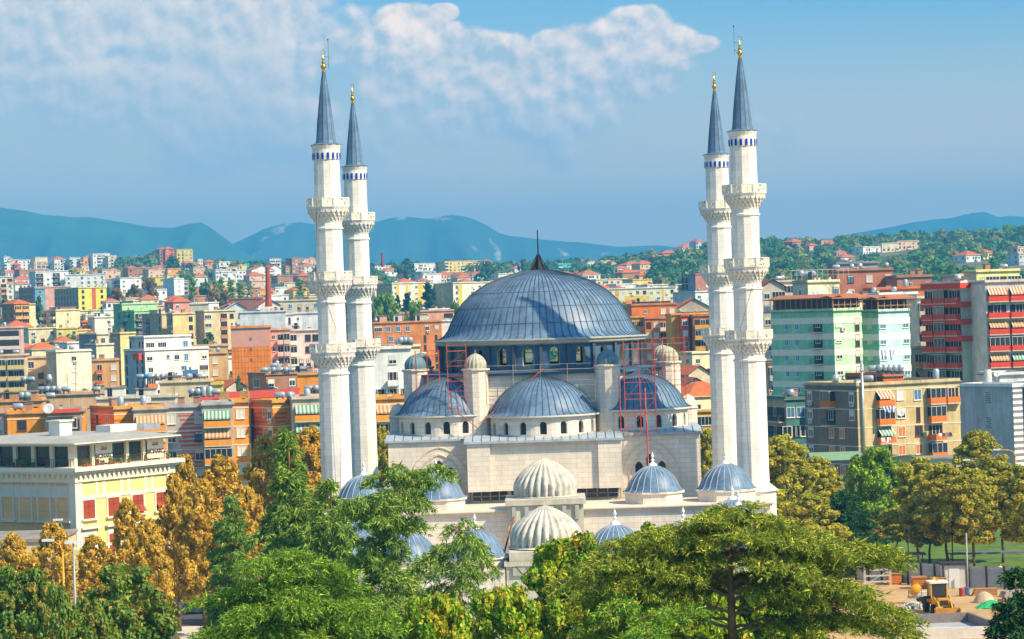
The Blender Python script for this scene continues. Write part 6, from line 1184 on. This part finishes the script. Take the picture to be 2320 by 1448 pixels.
for i, (u, vt, Y, w, k) in enumerate([(160, 588, 2440, 16, 'cyp'), (148, 590, 2440, 8, 'cyp'), (140, 588, 2440, 8, 'cyp'), (345, 570, 2600, 40, 'far'), (392, 582, 2500, 30, 'far'), (430, 596, 2350, 30, 'far'), (318, 584, 2500, 24, 'far'), (530, 610, 2100, 16, 'fard'), (1186, 590, 2200, 30, 'far'), (1240, 588, 2200, 20, 'far'), (1105, 594, 2200, 36, 'far'), (1128, 600, 2150, 30, 'far'), (830, 604, 2200, 28, 'far'), (905, 600, 2200, 30, 'far'), (922, 604, 2150, 24, 'far'), (1410, 590, 2300, 20, 'cyp'), (1400, 592, 2300, 10, 'cyp'), (1910, 536, 2450, 46, 'farp'), (1960, 534, 2450, 44, 'farp'), (1938, 540, 2400, 30, 'far'), (2012, 533, 2450, 18, 'fard'), (2075, 526, 2500, 18, 'fard'), (2150, 532, 2450, 30, 'far'), (2200, 530, 2450, 30, 'far'), (2240, 526, 2450, 24, 'far'), (2285, 512, 2500, 40, 'farp'), (2318, 512, 2500, 30, 'farp'), (1736, 546, 2400, 30, 'far'), (1765, 545, 2400, 26, 'far'), (1800, 552, 2350, 20, 'far'), (1580, 566, 2300, 40, 'far'), (1560, 580, 2200, 40, 'far'), (1600, 556, 2400, 40, 'far')]):
    tree(k, u, vt, Y, w, f"distant {'dark slim cypress' if k == 'cyp' else 'round pine' if k == 'farp' else 'pointed conifer' if k == 'fard' else 'green tree'} on the hill skyline, number {ordn(i)} counted in its line" if False else f"distant {'dark slim cypress' if k == 'cyp' else 'flat topped pine' if k == 'farp' else 'pointed conifer' if k == 'fard' else 'round green tree'} breaking the hill line {'left of the mosque' if u < 800 else 'behind the dome' if u < 1450 else 'on the right hill'}", 'skyline trees of the same kind', 'hill_tree', i % 2)
# ================================================================== building site, street and park things
FEN = mat('a3abb0', .5, .12, 1, metal=.2); FPO = mat('4a3438', .8, .1, 1); WOODB = mat('c97838', .85, .15, 1, streak=1); YEL = mat('e2a01e', .5, .12, 1); GRY = mat('8b8b88', .8, .15, 1)
def fence(pts, n, label, sign=False):
    root = empty('corrugated_fence', (0, 0, 0), 0, label, 'fence', 'site fence stretches'); 
    for (p, q), k in zip(zip(pts, pts[1:]), n):
        P = Vector((*p, 0)); Q = Vector((*q, 0))
        for i in range(k):
            a = P.lerp(Q, i/k); c = P.lerp(Q, (i+1)/k); b = MB(); d = (c-a); L_ = d.length; b.box(0, L_, -.02, .02, .12, 2.25, 0)
            for j in range(8): b.box(0, L_, -.06, -.02, .2+.26*j, .3+.26*j, 0)
            r = math.atan2(d.y, d.x); b.build('panel', FEN, root, a, r); b = MB(); b.box(-.09, .09, -.12, .06, 0, 2.35); b.build('post', FPO, root, a, r)
    return root
gl = lambda u, v: gp(u, v)
fence([gl(1940, 1317), gl(2150, 1331)], [7], 'long grey corrugated metal fence behind the building site'); f2 = fence([gl(2196, 1335), gl(2318, 1338)], [3], 'lighter corrugated gate panels with faint red scribble at the right')
b = MB(); x, y = gl(2207, 1325)
for j, (ch) in enumerate(range(4)): b.tube((x+.35*j, y-.3, 1.2), (x+.35*j+.15, y-.3, 1.5), .03, 4); b.tube((x+.35*j+.15, y-.3, 1.5), (x+.35*j+.25, y-.3, 1.25), .03, 4)
b.build('scribble', mat('c8605c', .8, .1, 1), f2)
# cabin
x, y = gl(2160, 1334); r = empty('site_cabin', (x, y, 0), 0, 'narrow grey cabin with covered flat top standing in the fence line', 'cabin')
b = MB(); b.box(-1.0, 1.4, 0, 1.8, 0, 2.35, 0); b.build('wall', mat('c9c9c2', .8, .1, 1), r); b = MB(); b.box(-1.2, 1.6, -.25, 2, 2.35, 2.55); b.box(-1.05, -.9, -.06, 0, 0, 2.35); b.box(1.3, 1.45, -.06, 0, 0, 2.35); b.build('frame', mat('3a3236', .8, .1, 1), r); b = MB(); b.box(-.4, .6, -.05, 0, .05, 2.1); b.build('door', mat('d9d9d2', .6, .1, 1), r)
# backhoe loader seen from its front
x, y = gl(2140, 1396); r = empty('backhoe_loader', (x, y+.8, 0), math.radians(4), 'yellow backhoe loader facing the camera in the building site', 'loader')
b = MB(); b.box(-.62, .62, .2, 2.6, .75, 1.35, 0); b.box(-.5, .5, -.55, .3, .85, 1.55, 0); b.box(-.38, .38, -.6, -.55, .95, 1.4, 1); b.box(-1.0, -.62, 2.2, 3.6, .8, 1.3, 0); b.box(.62, 1.0, 2.2, 3.6, .8, 1.3, 0); b.build('body', [YEL, mat('3c3a36', .7, .2, 1)], r)
b = MB(); b.box(-.72, .72, 1.5, 3.2, 1.35, 2.75, 0)
for x0 in (-.78, .68): 
    for y0 in (1.45, 3.1): b.box(x0, x0+.1, y0, y0+.1, 1.35, 2.75, 1)
b.box(-.85, .85, 1.35, 3.3, 2.75, 2.92, 2); b.build('cab', [GL, YEL, mat('e6dcc4', .7, .1, 1)], r)
for nm, xx, yy, rad_, wd in (('wheel', -.85, .3, .5, .35), ('wheel', .85, .3, .5, .35), ('wheel', -.95, 2.9, .75, .45), ('wheel', .95, 2.9, .75, .45)):
    b = MB(); b.T = Matrix.Translation((xx, yy, rad_)) @ Matrix.Rotation(math.pi/2, 4, 'Y'); b.lathe([(0, -wd/2), (rad_*.5, -wd/2), (rad_*.92, -wd/2), (rad_, -wd/3), (rad_, wd/3), (rad_*.92, wd/2), (rad_*.5, wd/2), (0, wd/2)], 16, sm=True); b.T = None; b.build(nm, mat('2a2826', .9, .2, 1), r)
b = MB(); b.box(-1.15, 1.15, -1.75, -1.68, .1, .85); b.face([(-1.15, -1.7, .1), (1.15, -1.7, .1), (1.15, -2.4, .05), (-1.15, -2.4, .05)]); b.box(-1.15, -1.1, -2.3, -1.7, .08, .8); b.box(1.1, 1.15, -2.3, -1.7, .08, .8); b.build('bucket', mat('c08a3a', .7, .2, 1), r)
b = MB(); 
for s in (-1, 1): b.tube((s*.6, 1.3, 1.5), (s*.6, -.6, 1.25), .11, 6); b.tube((s*.6, -.6, 1.25), (s*.6, -1.65, .4), .1, 6)
b.build('loader_arm', YEL, r); b = MB(); b.tube((0, 3.6, 1.2), (.2, 4.6, 3.0), .14, 6); b.tube((.2, 4.6, 3.0), (0, 4.9, 1.2), .11, 6); b.build('backhoe_arm', YEL, r)
b = MB(); b.lathe([(.1, 2.92), (.1, 3.1), (0, 3.12)], 8, 0, 2.4); b.build('beacon', mat('f08a20', .4, .1, 1), r)
# mixer
x, y = gl(2074, 1368); r = empty('concrete_mixer', (x, y, 0), 0, 'small yellow wheeled mixer left of the loader, behind the cedar branch', 'mixer'); b = MB(); b.T = Matrix.Translation((0, 0, 1.35)) @ Matrix.Rotation(.9, 4, 'Y'); b.lathe([(.15, -.6), (.42, -.3), (.48, .15), (.28, .6)], 14, sm=True); b.T = None; b.build('drum', YEL, r); b = MB(); b.box(-.7, .7, -.4, .4, .55, .7); b.tube((-.6, 0, .6), (-.6, 0, 1.3), .05, 5); b.tube((.6, 0, .6), (.6, 0, 1.3), .05, 5); b.build('frame', mat('8a8a84', .6, .2, 1), r)
for s in (-1, 1): b = MB(); b.T = Matrix.Translation((.5, s*.5, .35)) @ Matrix.Rotation(math.pi/2, 4, 'X'); b.lathe([(0, -.08), (.35, -.08), (.35, .08), (0, .08)], 12); b.T = None; b.build('wheel', BLACK, r)
# brick pallets / wooden crates
for i, (u, v, w, lab) in enumerate([(2028, 1326, 30, 'leftmost orange wooden crate stack by the fence'), (2086, 1335, 34, 'middle orange wooden crate stack by the fence'), (2127, 1336, 32, 'rightmost orange wooden crate stack by the fence, behind the loader')]):
    x, y = gl(u, v); ww = w*277/FPX*1.0; b = MB(); b.box(-ww/2, ww/2, 0, 1.3, .15, 1.1, 0)
    for j in range(5): b.box(-ww/2-.01, ww/2+.01, -.03, 0, .2+.19*j, .34+.19*j, 0)
    b.box(-ww/2-.1, ww/2+.1, -.1, 1.4, 1.1, 1.2, 1); b.box(-ww/2, ww/2, 0, 1.3, 0, .12, 1); tag(b.build('crate_stack', [WOODB, mat('a87a4a', .9, .1, 1)], None, (x, y, 0)), lab, 'crates', 'wooden crate stacks')
x, y = gl(1990, 1330); b = MB()
for xx in (-1.3, 1.3):
    for yy_ in (0, .9): b.tube((xx, yy_, 0), (xx, yy_, 2.0), .045, 4)
for z in (.5, 1.1, 1.7): b.tube((-1.3, 0, z), (1.3, 0, z), .04, 4); b.tube((-1.3, .9, z), (1.3, .9, z), .04, 4)
b.tube((-1.3, 0, .3), (1.3, 0, 1.7), .03, 4); tag(b.build('scaffold', mat('cfcabd', .6, .1, 1), None, (x, y, 0)), 'small pale scaffold frame standing before the corrugated fence', 'frame')
# pit with slab and kerb walls
a, c, e, f = gl(2075, 1415), gl(2195, 1410), gl(2262, 1436), gl(2075, 1440)
sheet('concrete_slab', [(f[0], f[1]), (e[0], e[1]), (c[0], c[1]), (a[0], a[1])], .07, mat('a9abab', .9, .15, .5))
b = MB()
for (p, q) in ((a, c), (c, e)): P = Vector((*p, 0)); Q = Vector((*q, 0)); d = (Q-P).normalized(); nn = Vector((-d.y, d.x, 0))*.14; b.face([P-nn+Vector((0, 0, .9)), Q-nn+Vector((0, 0, .9)), Q+nn+Vector((0, 0, .9)), P+nn+Vector((0, 0, .9))]); b.face([P-nn, Q-nn, Q-nn+Vector((0, 0, .9)), P-nn+Vector((0, 0, .9))]); b.face([Q+nn, P+nn, P+nn+Vector((0, 0, .9)), Q+nn+Vector((0, 0, .9))])
tag(b.build('retaining_wall', mat('8d8078', .9, .2, .8)), 'low brown formwork wall around the fresh concrete slab', 'low wall')
p0, p1 = gl(2080, 1446), gl(2300, 1441); b = MB(); b.box(p0[0], p1[0], p0[1]-1.6, p0[1]-1.2, 0, 1.0); tag(b.build('kerb_wall', mat('d8cfc0', .9, .12, .6)), 'pale concrete kerb wall along the bottom edge of the slab', 'low wall')
x, y = gl(2068, 1440); b = MB(); b.box(-2.2, 2.2, -.35, .35, .05, .55); tag(b.build('concrete_beam', mat('c9a87a', .85, .12, 1), None, (x, y, 0), math.radians(-48)), 'thick pale wooden formwork beam at the lower left of the slab', 'beam')
def rubble(u, v, w, n, cols, label, h=.6, cat='rubble', name='rubble_heap'):
    x, y = gl(u, v); rr_ = random.Random(int(u)); b = MB()
    for i in range(n):
        a_ = rr_.uniform(0, 6.28); r_ = w*rr_.random()**.7; z = max(0, h*(1-r_/w))*rr_.random(); s = rr_.uniform(.08, .3); b.T = Matrix.Translation((r_*math.cos(a_), r_*math.sin(a_)*.7, z+.05)) @ Euler((rr_.uniform(0, 3), rr_.uniform(0, 3), rr_.uniform(0, 3))).to_matrix().to_4x4(); b.box(-s, s, -s*.6, s*.6, -s*.3, s*.3, rr_.randrange(len(cols)))
    b.T = None; o = b.build(name, [mat(c, .95, .15, 1) for c in cols], None, (x, y, 0)); tag(o, label, cat); o['kind'] = 'stuff'; return o
rubble(2075, 1378, 1.6, 130, ['e2ddd4', 'c9c2b8', 'b0a89c'], 'pile of pale broken rubble left of the loader'); rubble(2275, 1372, 2.0, 110, ['b06a4a', 'c9b49c', '8a6a5a'], 'heap of red pipes and debris near the dark spruce'); rubble(1918, 1420, 1.6, 30, ['e8e6e0', '6fa8b8'], 'scattered pale boards on the plaza ground', .2)
x, y = gl(2245, 1378); b = MB(); rr_ = random.Random(9)
V = []; nx, ny = 10, 7
for i in range(nx):
    for j in range(ny): V.append((i*.32-1.4, j*.3-.9, max(0, .75*math.sin(math.pi*i/(nx-1))*math.sin(math.pi*j/(ny-1)))+rr_.uniform(0, .14)))
for i in range(nx-1):
    for j in range(ny-1): k = i*ny+j; b.face([V[k], V[k+ny], V[k+ny+1], V[k+1]], 0)
tag(b.build('green_net', mat('2fae6a', .7, .15, 2), None, (x, y, 0.0)), 'crumpled bright green net on the ground near the spruce', 'net')
x, y = gl(2230, 1366); b = MB(); b.lathe([(1.1, 0), (.95, .3), (.7, .75), (.25, 1.05), (0, 1.1)], 11, sm=True); tag(b.build('dirt_mound', mat('c9b08c', .95, .2, 1), None, (x, y, 0)), 'pale conical sand mound right of the loader', 'mound')
# lamps
def lamp(u, vt, v0, Y, m, label, arm=0, s=-1):
    p = at(u, vt, Y); r = empty('street_lamp', (p.x, Y, 0), 0, label, 'street lamp', 'street lamps'); H = p.z; b = MB(); b.tube((0, 0, 0), (0, 0, H-.9 if arm else H), .14, 8, 0, .08)
    if arm:
        pts = [Vector((0, 0, H-.9)), Vector((s*.2, 0, H-.35)), Vector((s*.7, 0, H-.08)), Vector((s*arm, 0, H))]; b.path(pts, .06, 6)
    b.build('pole', m, r); hd = MB()
    if arm: hd.box(s*arm-.45, s*arm+.45, -.16, .16, H-.06, H+.12)
    else:
        for q in (-.35, .35): hd.box(q-.3, q+.3, -.2, .2, H, H+.2)
    hd.build('lamp_head', mat('d9dcdc', .4, .1, 1), r); return r
lamp(141, 1224, 0, 212, YEL, 'yellow street lamp with curved arm in front of the golden trees', 1.1); lamp(166, 1232, 0, 214, mat('9a9ea2', .5, .1, 1, metal=.3), 'straight grey lamp post with two flat heads beside the yellow one'); lamp(143, 1178, 0, 262, GRY, 'distant lamp head peeping above the hotel annex', .5)
lamp(2300, 1018, 0, 330, YEL, 'tall street lamp above the trees at the right edge', 2.2); lamp(1738, 1000, 0, 340, GRY, 'street lamp head just right of the nearest right minaret', 1.0, 1); lamp(2212, 1042, 0, 335, GRY, 'street lamp head among the right trees left of the tall one', 1.2)
x, y = gl(2193, 1336); b = MB(); b.tube((0, 0, 0), (0, 0, 5.6), .1, 7, 0, .07); tag(b.build('utility_pole', mat('a9a49c', .8, .1, 1), None, (x, y, 0)), 'thin bare pole standing beside the site cabin', 'pole')
for i, (u, v, h_, lab) in enumerate([(2060, 1318, 5, 'thin black park lamp left of another on the lawn'), (2160, 1312, 5.4, 'thin black park lamp behind the cabin')]): x, y = gl(u, v); b = MB(); b.tube((0, 0, 0), (0, 0, h_), .06, 6); b.lathe([(.05, h_), (.22, h_+.1), (.25, h_+.35), (.1, h_+.5), (0, h_+.5)], 8); tag(b.build('park_lamp', BLACK, None, (x, y, 0)), lab, 'lamp', 'park lamps')
# advertising panel and kiosk at the left street
x, y = gl(392, 1372); r = empty('advertising_panel', (x, y, 0), math.radians(-12), 'orange yellow street advertising panel between the trees at lower left', 'sign'); b = MB(); b.box(-.75, .75, -.1, .1, .5, 2.2); b.box(-.6, .6, -.08, .08, 0, .5); b.box(.62, .78, -.14, .14, 0, 2.3); b.build('frame', mat('c9b98c', .6, .1, 1), r); b = MB(); b.box(-.62, .6, -.13, -.1, .65, 2.05, 0); b.box(-.3, .3, -.15, -.13, 1.3, 1.5, 1); b.build('poster', [mat('c98a34', .6, .1, 1), mat('8a4a34', .6, .1, 1)], r)
# parked cars, seen through the trees
def car(u, v, c, rz, label):
    x, y = gl(u, v); r = empty('parked_car', (x, y, .05), rz, label, 'car', 'cars parked on the left street'); cm = mat(c, .3, .05, 1, spec=.6)
    prof = [(-2.1, .35), (-2.1, .75), (-1.9, .88), (-1.0, .95), (-.45, 1.4), (.95, 1.42), (1.6, .98), (2.05, .92), (2.15, .7), (2.15, .35)]; b = MB()
    for s in (-1, 1): b.face([(x_, s*.82, z_) for x_, z_ in (prof if s > 0 else prof[::-1])])
    for (p, q) in zip(prof, prof[1:]+prof[:1]): b.face([(p[0], -.82, p[1]), (q[0], -.82, q[1]), (q[0], .82, q[1]), (p[0], .82, p[1])])
    b.build('body', cm, r); g_ = MB()
    for s in (-1, 1): g_.face([(-.9, s*.835, .97), (1.45, s*.835, 1.0), (.9, s*.835, 1.36), (-.45, s*.835, 1.34)][::s])
    g_.face([(-1.0, -.7, .98), (-1.0, .7, .98), (-.5, .66, 1.38), (-.5, -.66, 1.38)]); g_.build('window', GL, r)
    for wx in (-1.35, 1.35):
        for s in (-1, 1): w_ = MB(); w_.T = Matrix.Translation((wx, s*.78, .32)) @ Matrix.Rotation(math.pi/2, 4, 'X'); w_.lathe([(0, -.1), (.2, -.1), (.32, -.08), (.32, .08), (.2, .1), (0, .1)], 14); w_.T = None; w_.build('wheel', BLACK, r)
car(452, 1365, '1e2a4a', .3, 'dark blue parked car half hidden behind the small pointed cedar'); car(435, 1392, '2f4a6a', .2, 'blue grey parked car below the dark blue one, partly under branches'); car(416, 1340, '6a3a34', .3, 'dark red parked car farther back behind the advertising panel')
# people
def person(u, v, shirt, trousers, rz, label):
    x, y = gl(u, v); r = empty('person', (x, y, .05), rz, label, 'person'); me = bpy.data.meshes.new('body')
    J = [(0, 0, .95), (0, 0, 1.2), (0, 0, 1.45), (0, 0, 1.52), (0, -.01, 1.66), (0, 0, 1.76), (-.18, 0, 1.42), (-.24, .03, 1.15), (-.22, -.05, .9), (.18, 0, 1.42), (.24, .03, 1.15), (.22, -.05, .9), (-.1, 0, .9), (-.11, -.03, .5), (-.11, .06, .06), (-.11, -.1, .04), (.1, 0, .9), (.12, .02, .5), (.12, .0, .06), (.12, -.14, .04)]
    E_ = [(0, 1), (1, 2), (2, 3), (3, 4), (4, 5), (2, 6), (6, 7), (7, 8), (2, 9), (9, 10), (10, 11), (0, 12), (12, 13), (13, 14), (14, 15), (0, 16), (16, 17), (17, 18), (18, 19)]
    R_ = [.15, .14, .15, .06, .1, .07, .07, .05, .04, .07, .05, .04, .1, .065, .045, .04, .1, .065, .045, .04]
    me.from_pydata(J, E_, []); o = link('body', me, r); sk = o.modifiers.new('skin', 'SKIN'); 
    for i, vv in enumerate(me.skin_vertices[0].data): vv.radius = (R_[i], R_[i]); vv.use_root = (i == 0)
    o.modifiers.new('sub', 'SUBSURF').levels = 1
    dg = bpy.context.evaluated_depsgraph_get(); m2 = bpy.data.meshes.new_from_object(o.evaluated_get(dg)); o.modifiers.clear(); o.data = m2; m2.materials.clear()
    for c in ('c79a7c', shirt, trousers, '2c221c'): m2.materials.append(mat(c, .8, .1, 2))
    for pl in m2.polygons:
        z = sum(m2.vertices[i].co.z for i in pl.vertices)/len(pl.vertices); pl.material_index = 3 if z > 1.72 or z < .08 else 0 if z > 1.5 else 1 if z > .95 else 2; pl.use_smooth = True
person(2267, 1318, 'e8ece8', '3a4a5a', .4, 'person in white shirt standing under the trees behind the right fence'); person(462, 1412, '2a2c34', '2a2c34', 1.0, 'person in dark clothes walking on the pale pavement at lower left'); person(1988, 1258, 'd88a5a', '6a4a3a', .2, 'person in orange top sitting or standing on the sunny lawn')
b = MB(); x, y = gl(1960, 1305); b.box(-1, 6.5, 0, 2.0, 2.0, 2.15); b.box(9.0, 20, 0, 2.0, 1.9, 2.05); 
for q in (-.8, 6.2, 9.2, 19.5): b.tube((q, 1, 0), (q, 1, 2.0), .06, 5, 0)
tag(b.build('shelter_roof', mat('6a7078', .7, .15, 1), None, (x, y, 0)), 'low grey metal shelter roofs just behind the left part of the fence', 'shelter')

for i, (u, v, n, c, lab) in enumerate([(2230, 1350, 6, 'b98a5a', 'low stack of brown planks on the dirt right of the loader'), (2100, 1350, 4, 'd0c6b4', 'low stack of pale boards between crates and loader'), (2290, 1352, 5, 'a8a29a', 'stack of grey slabs before the right fence panels')]):
    x, y = gl(u, v); b = MB()
    for k in range(n): b.box(-1.2+.06*k, 1.2+.04*(k % 2), -.4, .4, .05+.12*k, .14+.12*k, 0)
    tag(b.build('plank_stack', mat(c, .9, .2, 2), None, (x, y, 0), .3*i), lab, 'planks')
for i, (u, v) in enumerate([(2190, 1350), (2180, 1352)]):
    x, y = gl(u, v); b = MB(); b.lathe([(.28, 0), (.3, .1), (.3, .8), (.26, .85), (0, .85)], 10); tag(b.build('barrel', mat(('3a6a9a', 'a84a34')[i], .6, .1, 2), None, (x, y, 0)), ('blue', 'red')[i]+' oil barrel standing by the site cabin', 'barrel')
# ------------------------------------------------------------------ haze
hz = MB(); hz.box(-6000, 6000, -700, 10900, -60, 430)
hm = bpy.data.materials.new('haze'); hm.use_nodes = True; n = hm.node_tree.nodes; l = hm.node_tree.links; n.clear()
pv = n.new('ShaderNodeVolumePrincipled'); pv.inputs['Color'].default_value = (.10, .51, .92, 1); pv.inputs['Density'].default_value = .00016; pv.inputs['Anisotropy'].default_value = 0
oo = n.new('ShaderNodeOutputMaterial'); l.new(pv.outputs[0], oo.inputs['Volume'])
h = hz.build('haze', hm); h['kind'] = 'stuff'
